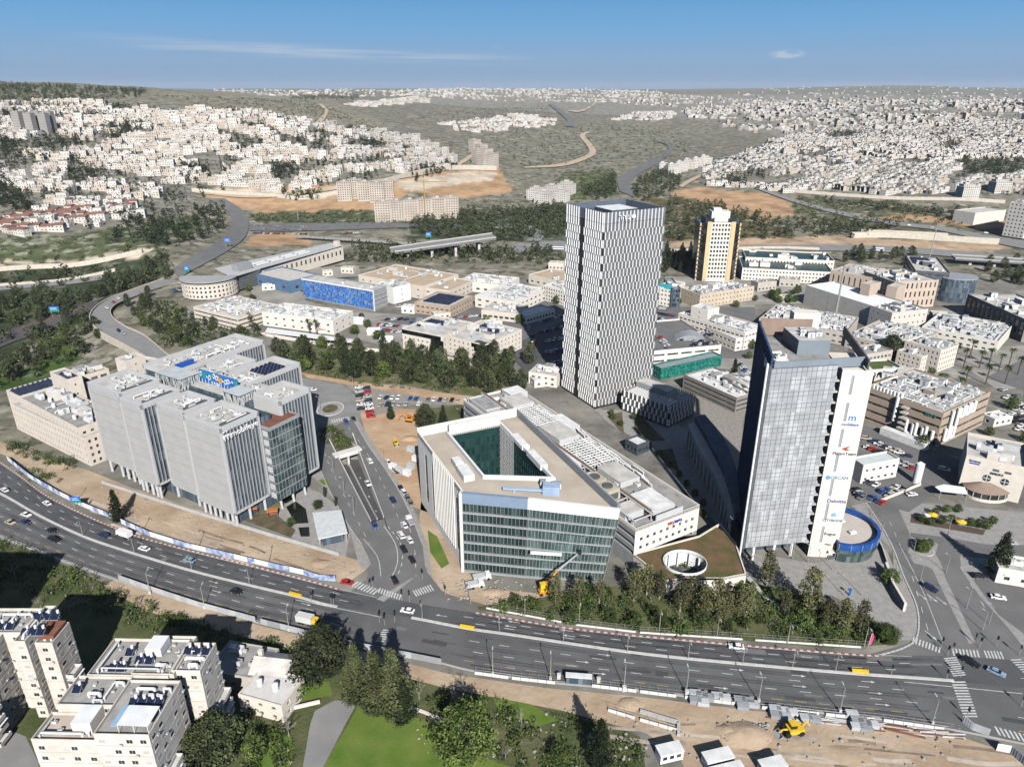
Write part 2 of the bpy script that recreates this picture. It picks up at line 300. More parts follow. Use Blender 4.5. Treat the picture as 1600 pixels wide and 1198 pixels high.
def make_terrain():
 NU,NW=500,430
 uu=np.tan(np.linspace(-.92,.92,NU))*1.02;yy=np.exp(np.linspace(math.log(60+150),math.log(22000+150),NW))-150
 U,Y=np.meshgrid(uu,yy);X=U*(Y+90);Z=zt(X,Y)
 pit=inpoly(X,Y,inset(TRENCH,-4));Z=np.where(pit,-9,Z)
 px,py=proj(X,Y,Z)
 col=np.empty(X.shape+(4,));col[...,:3]=(.20,.185,.14);col[...,3]=.7
 col[(Y<600)&(X>-200)]=(.205,.195,.17,.3)
 jx=5*np.sin(X/17+Y/23)+4*np.sin(X/7.3-Y/11);jy=1.6*np.sin(X/13)+1.2*np.sin(Y/9+X/31)
 for poly,c,a in ZONES:
  k=inpoly(px+jx*np.clip(400/Y,.2,1),py+jy*np.clip(500/Y,.2,1),poly)&(Y>330)
  col[k,:3]=c;col[k,3]=a
 idx=np.arange(NU*NW).reshape(NW,NU);q=np.stack([idx[:-1,:-1],idx[:-1,1:],idx[1:,1:],idx[1:,:-1]],-1).reshape(-1,4)
 me=bpy.data.meshes.new('ground');me.vertices.add(NU*NW);me.vertices.foreach_set('co',np.stack([X,Y,Z],-1).ravel().astype(np.float32))
 me.loops.add(q.size);me.loops.foreach_set('vertex_index',q.ravel().astype(np.int32));me.polygons.add(len(q))
 me.polygons.foreach_set('loop_start',np.arange(0,q.size,4,dtype=np.int32));me.polygons.foreach_set('use_smooth',np.ones(len(q),bool))
 me.update();at=me.color_attributes.new('zone','FLOAT_COLOR','POINT');at.data.foreach_set('color',col.ravel().astype(np.float32))
 m=bpy.data.materials.new('ground');m.use_nodes=True;t=m.node_tree;b=t.nodes['Principled BSDF']
 b.inputs['Roughness'].default_value=.95;b.inputs['Specular IOR Level'].default_value=.1
 g=t.nodes.new('ShaderNodeNewGeometry');a=t.nodes.new('ShaderNodeAttribute');a.attribute_name='zone'
 def noise(sc,lo,hi,det=6):
  n=t.nodes.new('ShaderNodeTexNoise');n.inputs['Scale'].default_value=sc;n.inputs['Detail'].default_value=det;n.inputs['Roughness'].default_value=.62
  t.links.new(g.outputs['Position'],n.inputs['Vector']);r=t.nodes.new('ShaderNodeMapRange');r.inputs[1].default_value=lo;r.inputs[2].default_value=hi
  t.links.new(n.outputs['Fac'],r.inputs[0]);return r.outputs[0]
 def mixn(A,B,F,bt='MIX'):
  x=t.nodes.new('ShaderNodeMix');x.data_type='RGBA';x.blend_type=bt
  for s,v in(('A',A),('B',B),('Factor',F)):
   if isinstance(v,tuple):x.inputs[s].default_value=v
   elif isinstance(v,float):x.inputs[s].default_value=v
   else:t.links.new(v,x.inputs[s])
  return x.outputs['Result']
 br=t.nodes.new('ShaderNodeMapRange');br.inputs[3].default_value=.6;br.inputs[4].default_value=1.4;t.links.new(noise(.035,.3,.7),br.inputs[0])
 c0=mixn(a.outputs['Color'],br.outputs[0],1.,'MULTIPLY')
 rk=t.nodes.new('ShaderNodeMath');rk.operation='MULTIPLY';t.links.new(noise(.06,.52,.64,9),rk.inputs[0]);rk.inputs[1].default_value=.9
 rk2=t.nodes.new('ShaderNodeMath');rk2.operation='MULTIPLY';t.links.new(rk.outputs[0],rk2.inputs[0]);t.links.new(a.outputs['Alpha'],rk2.inputs[1])
 c1_=mixn(c0,(.44,.41,.35,1),rk2.outputs[0])
 sh=t.nodes.new('ShaderNodeMath');sh.operation='MULTIPLY';t.links.new(noise(.075,.53,.58,8),sh.inputs[0]);t.links.new(a.outputs['Alpha'],sh.inputs[1])
 c2_=mixn(c1_,(.045,.055,.028,1),sh.outputs[0])
 t.links.new(c2_,b.inputs['Base Color'])
 me.materials.append(m);o=put('ground',me);tag(o,kind='structure')
make_terrain()
def make_haze():
 mb=MB();mb.prism([(-15500,-300),(15500,-300),(15500,22300),(-15500,22300)],-60,290,0,True,True)
 m=bpy.data.materials.new('haze');m.use_nodes=True;t=m.node_tree;t.nodes.remove(t.nodes['Principled BSDF'])
 v=t.nodes.new('ShaderNodeVolumePrincipled');v.inputs['Color'].default_value=(.80,.90,1,1);v.inputs['Density'].default_value=HAZE
 v.inputs['Anisotropy'].default_value=0.0
 for q in('Density Attribute','Color Attribute','Temperature Attribute'):v.inputs[q].default_value=''
 m.cycles.homogeneous_volume=True
 t.links.new(v.outputs[0],t.nodes['Material Output'].inputs['Volume'])
 o=mb.build('haze',m,kind='stuff',label='pale blue haze thinning the far hills')
HAZE=3e-5
make_haze()
# ================================================================ near ground: pavements, soil, lawns, roads
ASPH=mat('asphalt',(.093,.093,.095),.9,.22,.06,detail=9)
ASPH2=mat('worn_asphalt',(.155,.153,.15),.92,.14,.1,bump=.02)
ASPH3=mat('pale_asphalt',(.24,.236,.228),.92,.12,.13)
PAVING=mat('paving',(.30,.29,.275),.9,.14,.5)
SOILM=mat('bare_soil',(.33,.235,.155),.97,0,.07,(.52,.41,.295),9,bump=.25,bscale=.5)
ORANGE=mat('orange_earth',(.38,.23,.125),.97,0,.09,(.53,.39,.26),9,bump=.25,bscale=.5)
LAWN=mat('lawn',(.075,.145,.016),.95,0,.15,(.15,.195,.04),8,bump=.15,bscale=2)
ROUGHG=mat('rough_grass',(.05,.075,.02),.95,0,.12,(.13,.125,.06),8,bump=.3,bscale=1)
SHRUBG=mat('planted_bed',(.075,.07,.035),.95,0,.3,(.16,.12,.075),8,bump=.3)
GRAVEL=mat('gravel',(.27,.25,.22),.95,.25,.8)
CONC=mat('concrete',(.45,.44,.42),.85,.1,.4)
PAINT=mat('road_paint',(.42,.42,.41),.85,0,.9,(.66,.66,.64))
YPAINT=mat('yellow_paint',(.30,.25,.12),.85,0,.9,(.46,.37,.14))
CURBW=mat('kerb_white',(.52,.51,.49),.8,.12,.6);CURBR=mat('kerb_red',(.36,.10,.07),.8,.2,.6);CURBG=mat('kerb_grey',(.40,.39,.37),.85,.12)
WATERM=mat('pond_water',(.012,.014,.01),.08,.1,.3,spec=.5)
def px2(pts,z=0):return[P(x,y,z)[:2]for x,y in pts]
def sheet(name,pts,z,m,world=False):
 poly=pts if world else px2(pts)
 a=sum(poly[i-1][0]*poly[i][1]-poly[i][0]*poly[i-1][1]for i in range(len(poly)))
 if a<0:poly=poly[::-1]
 mb=MB();mb.sheet(poly,z)
 o=mb.build(name,m,kind='structure');return o
def strip(name,A,B,z,m,parent=None):
 mb=MB();n=len(A);zz=z if callable(z)else(lambda i:z)
 mb.add([(x,y,zz(i))for i,(x,y)in enumerate(A)]+[(x,y,zz(i))for i,(x,y)in enumerate(B)],[(i,i+1,n+i+1,n+i)for i in range(n-1)])
 return mb.build(name,m,parent,kind=None if parent else 'structure')
sheet('soil',[(0,690),(60,712),(140,735),(200,760),(420,832),(560,875),(572,890),(540,912),(470,893),(330,860),(190,815),(100,770),(20,715),(-60,690)],.015,SOILM)
sheet('soil',[(562,643),(600,636),(660,640),(668,660),(655,700),(655,760),(668,800),(640,790),(606,730),(575,690)],.02,ORANGE)
sheet('rough_grass',[(655,640),(720,632),(775,640),(770,665),(668,672)],.018,ROUGHG)
sheet('soil',[(660,760),(735,900),(760,918),(870,930),(990,925),(990,940),(760,945),(690,925),(668,895),(655,815)],.02,SOILM)
sheet('lawn',[(668,828),(683,838),(702,880),(690,888),(672,862)],.06,LAWN)
sheet('planted_bed',[(745,948),(985,912),(1000,893),(1180,905),(1420,985),(1400,1006),(1300,1012),(1100,995),(900,974),(750,953)],.03,ROUGHG)
sheet('pavement',[(1140,860),(1165,862),(1275,880),(1340,860),(1385,858),(1400,895),(1420,985),(1395,985),(1300,930),(1190,915)],.04,PAVING)
sheet('pavement',[(1330,790),(1372,780),(1600,800),(1600,1015),(1560,1000),(1400,1000),(1395,860)],.035,PAVING)
sheet('pavement',[(930,640),(1010,640),(1090,680),(1160,780),(1165,860),(1100,800),(1000,690),(950,660)],.03,PAVING)
sheet('planted_bed',[(948,650),(972,643),(975,676),(968,672)],.05,SHRUBG)
sheet('planted_bed',[(996,645),(1040,688),(1005,690),(990,668)],.05,SHRUBG)
sheet('planted_bed',[(1022,706),(1050,700),(1062,738),(1040,724)],.05,SHRUBG)
sheet('pavement',[(1080,620),(1180,600),(1160,660),(1160,860),(1090,700)],.02,GRAVEL)
sheet('pavement',[(425,830),(400,790),(440,745),(500,770),(540,800),(548,830),(540,870)],.03,PAVING)
sheet('lawn',[(378,790),(432,766),(440,790),(420,800),(385,805)],.05,mat('dry_lawn',(.14,.13,.05),.95,0,.2,(.20,.17,.07)))
sheet('planted_bed',[(360,806),(428,800),(462,828),(455,840),(380,812)],.045,SHRUBG)
sheet('pond',[(440,777),(455,775),(458,780),(446,787)],.07,WATERM)
sheet('pond',[(447,792),(462,783),(478,795),(482,817),(462,818)],.07,WATERM)
sheet('pond',[(466,824),(483,823),(484,838),(470,838)],.07,WATERM)
sheet('lawn',[(497,750),(511,748),(516,760),(505,757)],.09,LAWN)
sheet('rough_grass',[(-250,820),(0,842),(120,890),(200,930),(480,1010),(640,1045),(860,1090),(1000,1150),(1020,1260),(-300,1300)],.01,ROUGHG)
sheet('soil',[(160,915),(185,903),(310,948),(400,975),(530,1008),(700,1052),(860,1075),(1000,1088),(1180,1110),(1400,1132),(1500,1150),(1620,1190),(1640,1260),(1100,1260),(1060,1180),(1010,1145),(880,1110),(700,1075),(480,1020),(230,955)],.025,SOILM)
sheet('lawn',[(560,1100),(620,1108),(700,1140),(735,1175),(800,1198),(800,1300),(480,1300),(505,1198),(545,1130)],.04,LAWN)
sheet('path',[(522,1094),(548,1092),(555,1104),(540,1130),(505,1198),(490,1260),(465,1260),(473,1198),(485,1130),(492,1110)],.05,ASPH3)
sheet('lawn',[(770,1088),(830,1100),(872,1125),(840,1135),(780,1110)],.04,LAWN)
sheet('lawn',[(478,1050),(512,1060),(520,1085),(470,1095),(455,1085)],.04,LAWN)
sheet('lawn',[(400,1140),(440,1130),(460,1160),(440,1260),(390,1260)],.04,LAWN)
sheet('path',[(-60,1110),(40,1150),(60,1190),(70,1260),(-60,1260)],.05,ASPH3)
sheet('rough_grass',[(425,545),(480,538),(560,550),(700,566),(790,583),(805,605),(770,622),(700,614),(600,600),(540,594),(470,582),(430,565)],.01,mat('slope_grass',(.07,.095,.03),.95,0,.09,(.20,.17,.10),8,bump=.3))
sheet('soil',[(470,582),(540,594),(600,601),(700,615),(765,622),(760,640),(720,632),(640,616),(560,603),(480,590)],.037,ORANGE)
for i_,q in enumerate(([(385,440),(470,455),(478,470),(560,490),(545,500),(400,470)],[(480,418),(560,416),(565,432),(480,436)],[(556,487),(640,492),(628,545),(560,530)],[(1040,432),(1170,436),(1180,480),(1040,478)],[(1160,440),(1262,438),(1258,474),(1180,476)],[(1400,488),(1520,478),(1620,520),(1440,512)],[(1330,555),(1440,552),(1520,590),(1430,606),(1340,590)],[(1470,545),(1600,540),(1640,600),(1560,610)],[(860,415),(885,410),(885,470),(845,470)],[(700,484),(850,470),(830,500),(720,510)],[(1080,540),(1180,540),(1180,580),(1120,575)])):
 sheet('yard',q,-.02+.002*i_,mat('yard_concrete',(.30,.285,.255),.92,.3,.06,detail=8))
sheet('car_park',[(820,500),(890,490),(890,600),(840,600),(800,560)],.03,ASPH)
sheet('road',[(770,520),(835,498),(905,470),(925,478),(880,500),(800,540)],.05,ASPH2)
sheet('car_park',[(590,500),(800,470),(900,470),(800,520),(700,520),(640,510)],.025,ASPH2)
sheet('car_park',[(1020,480),(1180,480),(1180,560),(1020,560)],.02,ASPH2)
sheet('car_park',[(1330,700),(1440,720),(1500,745),(1420,800),(1330,775)],.055,ASPH2)
sheet('car_park',[(1340,660),(1420,690),(1560,740),(1600,740),(1600,610),(1540,590),(1600,560),(1660,640),(1660,800),(1480,740),(1340,690)],.045,ASPH2)
sheet('soil',[(290,480),(345,462),(420,490),(300,520)],.05,GRAVEL)
sheet('road',[(440,585),(480,592),(505,596),(535,602),(556,618),(566,640),(560,655),(545,662),(520,666),(497,670),(478,668),(440,650)],.045,ASPH3)
sheet('car_park',[(540,600),(620,600),(720,618),(720,632),(640,632),(585,650),(568,645),(556,615)],.03,GRAVEL)
LS_L=smooth_line(px2([(496,664),(489,700),(505,745),(527,790),(548,826),(565,850)]),50)
LS_R=smooth_line(px2([(515,664),(520,690),(526,713),(552,765),(578,816),(590,850)]),50)
RS_L=smooth_line(px2([(526,664),(543,684),(562,704),(580,755),(601,809),(614,850)]),50)
RS_R=smooth_line(px2([(550,652),(575,695),(600,730),(625,770),(645,812),(660,850)]),50)
strip('road',LS_L,LS_R,.06,ASPH2);strip('road',RS_L,RS_R,.06,ASPH2)
sheet('road',[(565,850),(578,817),(600,810),(614,850)],.055,ASPH2)
sheet('road',[(565,850),(660,850),(665,890),(690,922),(745,956),(545,926),(572,905),(581,880)],.07,ASPH2)
sheet('pavement',[(470,700),(496,668),(490,700),(505,745),(548,826),(566,850),(580,880),(572,890),(560,880),(540,800),(505,760),(480,735)],.05,PAVING)
sheet('pavement',[(548,655),(556,650),(640,780),(668,850),(676,905),(662,880),(656,850),(625,770),(575,695)],.05,PAVING)
def underpass():
 t=thing('underpass','sunken underpass ramp between white parapet walls on the side road','underpass',(*TRENCH[1],0))
 L0,L1,R1,R0=TRENCH
 def at(s,k):a=[L0[i]+(L1[i]-L0[i])*s for i in(0,1)];b=[R0[i]+(R1[i]-R0[i])*s for i in(0,1)];return(a[0]+(b[0]-a[0])*k,a[1]+(b[1]-a[1])*k)
 dep=lambda s:-6.2*max(0,1-max(0,s-.02)/.98)**.8
 N=16;mb=MB();sub=[i/N-.3*(i==0)for i in range(N+1)]
 for i in range(N):
  s0,s1=sub[i],sub[i+1];mb.quad((*at(s0,0),dep(max(s0,0))),(*at(s1,0),dep(s1)),(*at(s1,1),dep(s1)),(*at(s0,1),dep(max(s0,0))))
 mb.build('ramp_road',ASPH,t)
 for k0,k1 in((0,.04),(.96,1),(.47,.53)):
  w=MB()
  for i in range(N):
   s0,s1=sub[i],sub[i+1];top=.95 if k0!=.47 else None
   q=[at(s0,k0),at(s1,k0),at(s1,k1),at(s0,k1)];z0,z1=dep(max(s0,0)),dep(s1)
   ta,tb=(top,top)if top else(z0+1.0,z1+1.0)
   w.add([(*q[0],z0),(*q[1],z1),(*q[2],z1),(*q[3],z0),(*q[0],ta),(*q[1],tb),(*q[2],tb),(*q[3],ta)],[(0,1,5,4),(2,3,7,6),(4,5,6,7),(1,2,6,5)])
  w.build('parapet' if k0!=.47 else 'median_wall',CONC if k0==.47 else mat('white_concrete',(.62,.61,.58),.8,.08),t)
 p=MB();fr=FR(at(0,0),at(0,1));p.box(fr,-1.2,fr.L+1.2,-.6,3,-.9,1.0,bot=True);p.build('portal_beam',MATS['white_concrete'],t)
 p=MB();p.box(fr,fr.L*.46,fr.L*.54,.1,1.1,-6.3,-.9);p.build('portal_pier',MATS['white_concrete'],t)
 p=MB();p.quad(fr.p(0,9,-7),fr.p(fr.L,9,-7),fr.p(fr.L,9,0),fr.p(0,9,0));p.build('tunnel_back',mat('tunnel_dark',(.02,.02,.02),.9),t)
 for s in(.25,.6,.85):
  g=MB();a=at(s,.72);f2=FR(a,at(s+.05,.72));g.box(f2,0,2.2,-.2,.2,dep(s)+.1,dep(s)+.13);g.build('lane_arrow',PAINT,t)
underpass()
sheet('planted_island',[(516,665),(525,665),(541,684),(557,701),(523,707),(519,690)],.12,SHRUBG)
Fp=smooth_line(px2([(-120,655),(0,722),(60,766),(100,789),(200,833),(300,861),(400,886),(500,912),(545,925),(640,941),(740,957),(900,983),(1100,1003),(1300,1020),(1380,1025),(1440,1024),(1500,1026),(1600,1032),(1750,1045)]),240)
Mp=smooth_line(px2([(-120,712),(0,771),(60,805),(130,838),(200,862),(300,892),(400,917),(460,931),(520,947),(630,963),(730,982),(800,992),(1000,1021),(1200,1041),(1340,1053),(1480,1063),(1600,1075),(1750,1090)]),240)
Np=smooth_line(px2([(-120,790),(0,838),(60,862),(130,888),(200,912),(310,946),(400,972),(480,990),(540,1003),(640,1024),(690,1036),(740,1048),(860,1066),(1000,1079),(1200,1104),(1400,1126),(1500,1142),(1600,1162),(1750,1190)]),240)
main_road=strip('road',Fp,Mp,.09,ASPH);strip('road',Mp,Np,.085,mat('asphalt_grey',(.122,.121,.12),.9,.22,.07,detail=9))
sheet('road',[(1360,1022),(1425,1004),(1436,990),(1432,950),(1412,900),(1396,858),(1378,820),(1355,785),(1398,783),(1420,830),(1424,850),(1418,862),(1428,880),(1450,885),(1470,900),(1492,955),(1530,1010),(1560,1030)],.075,ASPH2)
sheet('road',[(1522,1012),(1500,960),(1478,905),(1470,878),(1462,866),(1466,850),(1450,840),(1424,845),(1422,832),(1470,838),(1540,850),(1620,852),(1620,875),(1540,872),(1500,868),(1502,890),(1530,930),(1575,980),(1610,1025),(1565,1030)],.072,ASPH2)
sheet('car_park',[(1520,905),(1560,900),(1640,905),(1640,1000),(1600,990),(1560,960)],.06,ASPH2)
def lerp(A,B,t):return A+(B-A)*t
def dashes(mb,C,w,dash,gap,s0=0,s1=1e9,z=.12,m=0,skip=()):
 seg=np.hypot(*np.diff(C,axis=0).T);s=np.r_[0,np.cumsum(seg)];t=max(0,s0);end=min(s[-1],s1)
 def at(q):return np.array([np.interp(q,s,C[:,0]),np.interp(q,s,C[:,1])])
 while t<end:
  a,b=at(t),at(min(t+dash,end));d=b-a;l=np.hypot(*d)
  if l>.01:
   n=np.array([-d[1],d[0]])/l*w/2;x=proj(a[0],a[1],0)[0]
   if not any(k0<x<k1 for k0,k1 in skip):mb.quad((*(a-n),z),(*(b-n),z),(*(b+n),z),(*(a+n),z),m)
  t+=dash+gap
mk=MB();J=((540,700),(1425,1590))
for f in(.34,.66):dashes(mk,lerp(Fp,Mp,f),.2,3,6,skip=J)
for f in(.30,.56):dashes(mk,lerp(Mp,Np,f),.2,3,6,skip=J)
dashes(mk,lerp(Mp,Np,.80),.2,3,3,m=1,skip=J)
dashes(mk,lerp(Mp,Np,.11),.22,30,.01,skip=((-999,380),(540,1290),(1480,2000)))
dashes(mk,lerp(Fp,Mp,.04),.15,20,.01,skip=J);dashes(mk,lerp(Mp,Np,.96),.15,20,.01,skip=J)
for C0 in(lerp(LS_L,LS_R,.5),lerp(RS_L,RS_R,.5)):dashes(mk,C0,.18,3,4.5)
def line_px(mb,pts,w=.2,dash=1e9,gap=0,z=.125):dashes(mb,smooth_line(px2(pts),40),w,min(dash,4),gap,z=z)
line_px(mk,[(568,842),(590,870),(595,900)]);line_px(mk,[(600,822),(618,850),(621,880),(610,905)],.25);line_px(mk,[(606,822),(626,850),(628,880),(618,905)],.25,2,2)
line_px(mk,[(640,825),(648,860),(650,900)],.2,3,4);line_px(mk,[(1425,900),(1450,985)],.2,3,5);line_px(mk,[(1405,850),(1440,920),(1472,1000)],.2)
line_px(mk,[(1440,905),(1458,945)],.2,3,5);line_px(mk,[(1500,885),(1545,960)],.2,3,6);line_px(mk,[(1390,815),(1410,860)],.15,3,4)
def arrow(mb,px,py,ang,s=1.0):
 x,y,_=P(px,py);c,n=math.cos(ang),math.sin(ang)
 def w(a,b):return(x+s*(a*c-b*n),y+s*(a*n+b*c),.128)
 mb.add([w(0,-.12),w(3,-.12),w(3,-.5),w(4.4,0),w(3,.5),w(3,.12),w(0,.12)],[(0,1,2,3,4,5,6)])
for f,C0,C1,xs,rev in((.17,Mp,Np,(330,470,930,1140,1240,1350),0),(.43,Mp,Np,(330,470,900,1240,1355),0),(.68,Mp,Np,(925,1120,1365),0),(.17,Fp,Mp,(815,900),1),(.5,Fp,Mp,(700,806,895),1)):
 C=lerp(C0,C1,f);PX=[proj(x,y,0)[0]for x,y in C]
 for x in xs:
  i=int(np.argmin([abs(q-x)for q in PX]));i=min(max(i,1),len(C)-2);d=C[i+1]-C[i-1];an=math.atan2(d[1],d[0])+(math.pi if rev else 0)
  q=proj(*C[i],0);arrow(mk,*q,an,.85)
for q in((1432,925),(1448,928),(1462,932),(1445,985)):arrow(mk,*q,-1.25,1.0)
tk=MB()
for f,C0,C1 in((.17,Fp,Mp),(.5,Fp,Mp),(.83,Fp,Mp),(.15,Mp,Np),(.43,Mp,Np),(.68,Mp,Np),(.9,Mp,Np)):
 for o_ in(-.028,.028):dashes(tk,lerp(C0,C1,f+o_),.55,9,.2,z=.098,m=0,skip=J)
r_=random.Random(8)
for k in range(70):
 C=lerp(Fp,Np,r_.uniform(.03,.97));i=r_.randrange(5,232);d=(C[i+1]-C[i])/np.hypot(*(C[i+1]-C[i]));n=np.array([-d[1],d[0]]);L_,w_=r_.uniform(1.5,9),r_.uniform(.5,1.9);c=C[i]
 tk.quad(*[(*q,.101+k*.0002)for q in(c,c+d*L_,c+d*L_+n*w_,c+n*w_)],r_.choice((1,1,2)))
tk.build('tyre_tracks',[mat('tyre_worn',(.088,.088,.09),.8,.3,.15),mat('patch_dark',(.07,.07,.072),.85),mat('patch_pale',(.165,.163,.16),.9)],main_road,kind='stuff')
rt=MB()
for k in range(26):
 px,py=r_.uniform(930,1500),0;py=1112+(px-930)*.085+r_.uniform(0,60);L_=r_.uniform(40,160);dashes(rt,smooth_line(px2([(px,py),(px+L_*.5,py+L_*.05+r_.uniform(-3,3)),(px+L_,py+L_*.09+r_.uniform(-3,4))]),14),r_.uniform(.4,1.3),3,0.01,z=.04+k*.0008,m=k%3)
for k in range(22):
 px=r_.uniform(60,470);py=738+px*.30+r_.uniform(-8,32);L_=r_.uniform(20,70);dashes(rt,smooth_line(px2([(px,py),(px+L_*.5,py+L_*.17),(px+L_,py+L_*.32+r_.uniform(-3,3))]),10),r_.uniform(.4,1.6),3,0.01,z=.04+k*.0008,m=k%3)
tag(rt.build('wheel_ruts',[mat('rut_dark',(.23,.175,.125),.97,.3,.3),mat('rut_pale',(.50,.43,.345),.97,.2,.3),mat('rut_grey',(.36,.31,.25),.97,.3,.3)]),'wheel ruts pressed into the bare earth beside the road',kind='stuff')
mk.build('lane_markings',[PAINT,YPAINT],main_road,kind='stuff')
def crosswalk(a,b,wpx,n):
 0
 o=MB()
 for i in range(n):
  t0,t1=(i+.1)/n,(i+.6)/n;q=[]
  for t in(t0,t1):q.append((a[0]+(b[0]-a[0])*t,a[1]+(b[1]-a[1])*t))
  p=px2([q[0],q[1],(q[1][0]+wpx[0],q[1][1]+wpx[1]),(q[0][0]+wpx[0],q[0][1]+wpx[1])])
  o.quad(*[(x,y,.13)for x,y in p])
 o.build('crosswalk',PAINT,main_road)
crosswalk((1426,995),(1472,1012),(-2,9),9);crosswalk((1486,1013),(1530,1016),(3,11),8);crosswalk((1536,1016),(1566,1018),(5,12),6)
crosswalk((1474,1028),(1490,1058),(20,-2),9);crosswalk((1486,1064),(1506,1122),(22,0),13);crosswalk((1552,1134),(1612,1150),(8,14),8)
crosswalk((1578,1030),(1600,1052),(16,-1),6)
crosswalk((548,916),(585,930),(10,-8),8);crosswalk((590,926),(626,938),(3,-8),9);crosswalk((650,932),(680,922),(-6,-9),8)
crosswalk((586,1002),(600,982),(14,1),6);crosswalk((519,661),(548,656),(-2,-5),8)
def ribbon(name,C,w,z0,z1,m,parent=None,skip=(),lo=-1e9,hi=1e9,step=None,mats=None):
 mb=MB();n=len(C);k=0
 for i in range(n-1):
  a,b=C[i],C[i+1];x=proj(a[0],a[1],0)[0]
  if x<lo or x>hi or any(s0<x<s1 for s0,s1 in skip):continue
  d=b-a;l=np.hypot(*d);nn=np.array([-d[1],d[0]])/l*w/2;r=max(1,int(round(l/step)))if step else 1
  for j in range(r):
   p,q=a+d*j/r,a+d*(j+1)/r;mb.prism([tuple(p-nn),tuple(q-nn),tuple(q+nn),tuple(p+nn)],z0,z1,k%2 if mats else 0);k+=1
 return mb.build(name,mats or m,parent,kind=None if parent else 'structure')
ribbon('median_kerb',Mp,.85,.05,.34,CURBW,main_road,skip=((522,636),(1480,1640)))
ribbon('kerb',Fp,.5,.03,.22,None,main_road,skip=((528,735),(1372,2000)),step=1.0,mats=[CURBW,CURBR])
ribbon('kerb',Np,.5,.03,.22,CURBG,main_road)
for C in(LS_L,RS_R):ribbon('kerb',C,.35,.03,.2,CURBG,main_road)
ribbon('kerb',smooth_line(px2([(1372,1024),(1412,1012),(1433,994),(1433,950),(1412,900),(1396,858),(1376,820),(1352,785)]),60),.45,.03,.22,None,main_road,step=1.0,mats=[CURBW,CURBG])
sheet('pavement',[(1425,852),(1435,845),(1450,845),(1458,855),(1458,868),(1445,876),(1430,870)],.1,PAVING)
sheet('pavement',[(1455,886),(1468,884),(1490,930),(1524,1004),(1514,1006),(1476,930)],.11,PAVING)
sheet('pavement',[(640,905),(648,902),(600,940),(588,936)],.115,PAVING)
def island(px,py,rx,ry,zt_=.25,m=PAVING,bed=None):
 t=thing('traffic_island',bed,'traffic island',P(px,py));c=P(px,py);rX=abs(P(px+rx,py)[0]-c[0]);rY=abs(P(px,py-ry)[1]-c[1])
 def el_(k):return[(c[0]+k*rX*math.cos(a),c[1]+k*rY*math.sin(a))for a in np.linspace(0,2*math.pi,28,endpoint=False)]
 mb=MB();mb.ring(el_(1),el_(.9),0,zt_);mb.build('kerb_ring',CURBW,t);mb=MB();mb.sheet(el_(.92),zt_-.05);mb.build('paved_top',m,t)
 mb=MB();mb.prism(el_(.55),0,zt_+.15);mb.build('planting_bed',SHRUBG,t)
island(516,639,21,11,bed='oval planted island in the middle of the small roundabout')
island(1442,858,15,11,bed='paved island with a round shrub bed at the fork of the right-hand road')
def drape(name,A,B,m,up=None,n=70,parent=None,z=None):
 a=smooth_line([hit(*q)[:2]for q in A],n);b=smooth_line([hit(*q)[:2]for q in B],n);mb=MB();K=4
 for k in range(K+1):
  c=lerp(a,b,k/K);zz=zt(c[:,0],c[:,1])+(.35+c[:,1]*.0009)if z is None else np.full(n,z)
  mb.v.extend([(x,y,q)for(x,y),q in zip(c,zz)])
 for k in range(K):
  for i in range(n-1):mb.f.append((k*n+i,k*n+i+1,(k+1)*n+i+1,(k+1)*n+i));mb.m.append(0)
 return mb.build(name,m,kind='structure')
DIRT=mat('dirt_track',(.48,.38,.27),.95,.12,.05)
drape('road',[(268,424),(330,386),(358,362),(362,342),(348,326),(325,312)],[(280,436),(345,400),(381,374),(389,350),(380,330),(350,311)],ASPH2)
drape('road',[(-200,590),(0,522),(80,494),(150,470)],[(-200,625),(0,544),(90,512),(160,480)],mat('road_valley',(.09,.085,.085),.9,.2,.08))
drape('road',[(-200,600),(0,525),(80,497),(135,478)],[(-200,606),(0,529),(82,500),(137,481)],mat('bus_lane_red',(.24,.075,.06),.9,.2,.1))
drape('road',[(-100,455),(60,440),(160,430)],[(-100,466),(60,450),(160,438)],ASPH3)
RAMP_A=[(300,580),(262,555),(225,525),(192,509),(174,494),(176,481),(200,468),(262,446),(300,440)]
RAMP_B=[(270,590),(228,560),(195,541),(155,519),(140,500),(146,484),(165,470),(197,457),(255,436)]
def ramp():
 a=smooth_line(px2(RAMP_A,-1),70);b=smooth_line(px2(RAMP_B,-1),70)
 strip('road',b,a,-.9,ASPH3)
 w=MB()
 for i in range(69):
  p,q=b[i],b[i+1];zb=float(zt(*p))-6
  w.quad((*p,zb),(*q,zb),(*q,.2),(*p,.2));w.quad((*p,.2),(*q,.2),(*(q+(a[i+1]-q)*.04),.2),(*(p+(a[i]-p)*.04),.2))
  w.quad((*(p+(a[i]-p)*.04),.2),(*(q+(a[i+1]-q)*.04),.2),(*(q+(a[i+1]-q)*.04),-.9),(*(p+(a[i]-p)*.04),-.9))
 w.build('retaining_wall',mat('pale_stone',(.55,.49,.40),.9,.12,.3),label='curved pale stone retaining wall carrying the bending ramp road',cat='wall')
 w=MB()
 for i in range(69):
  p,q=a[i],a[i+1];w.quad((*p,-1),(*q,-1),(*q,0),(*p,0));w.quad((*p,0),(*q,0),(*(q+(q-b[i+1])*.03),0),(*(p+(p-b[i])*.03),0))
 w.build('parapet_wall',MATS['pale_stone'],label='low inner parapet of the bending ramp road',cat='wall')
ramp()
drape('road',[(1045,388),(1200,384),(1400,386),(1600,402),(1750,412)],[(1045,402),(1200,394),(1400,396),(1600,412),(1750,424)],ASPH3)
drape('road',[(800,384),(880,378),(1045,386)],[(800,398),(880,390),(1045,398)],ASPH3)
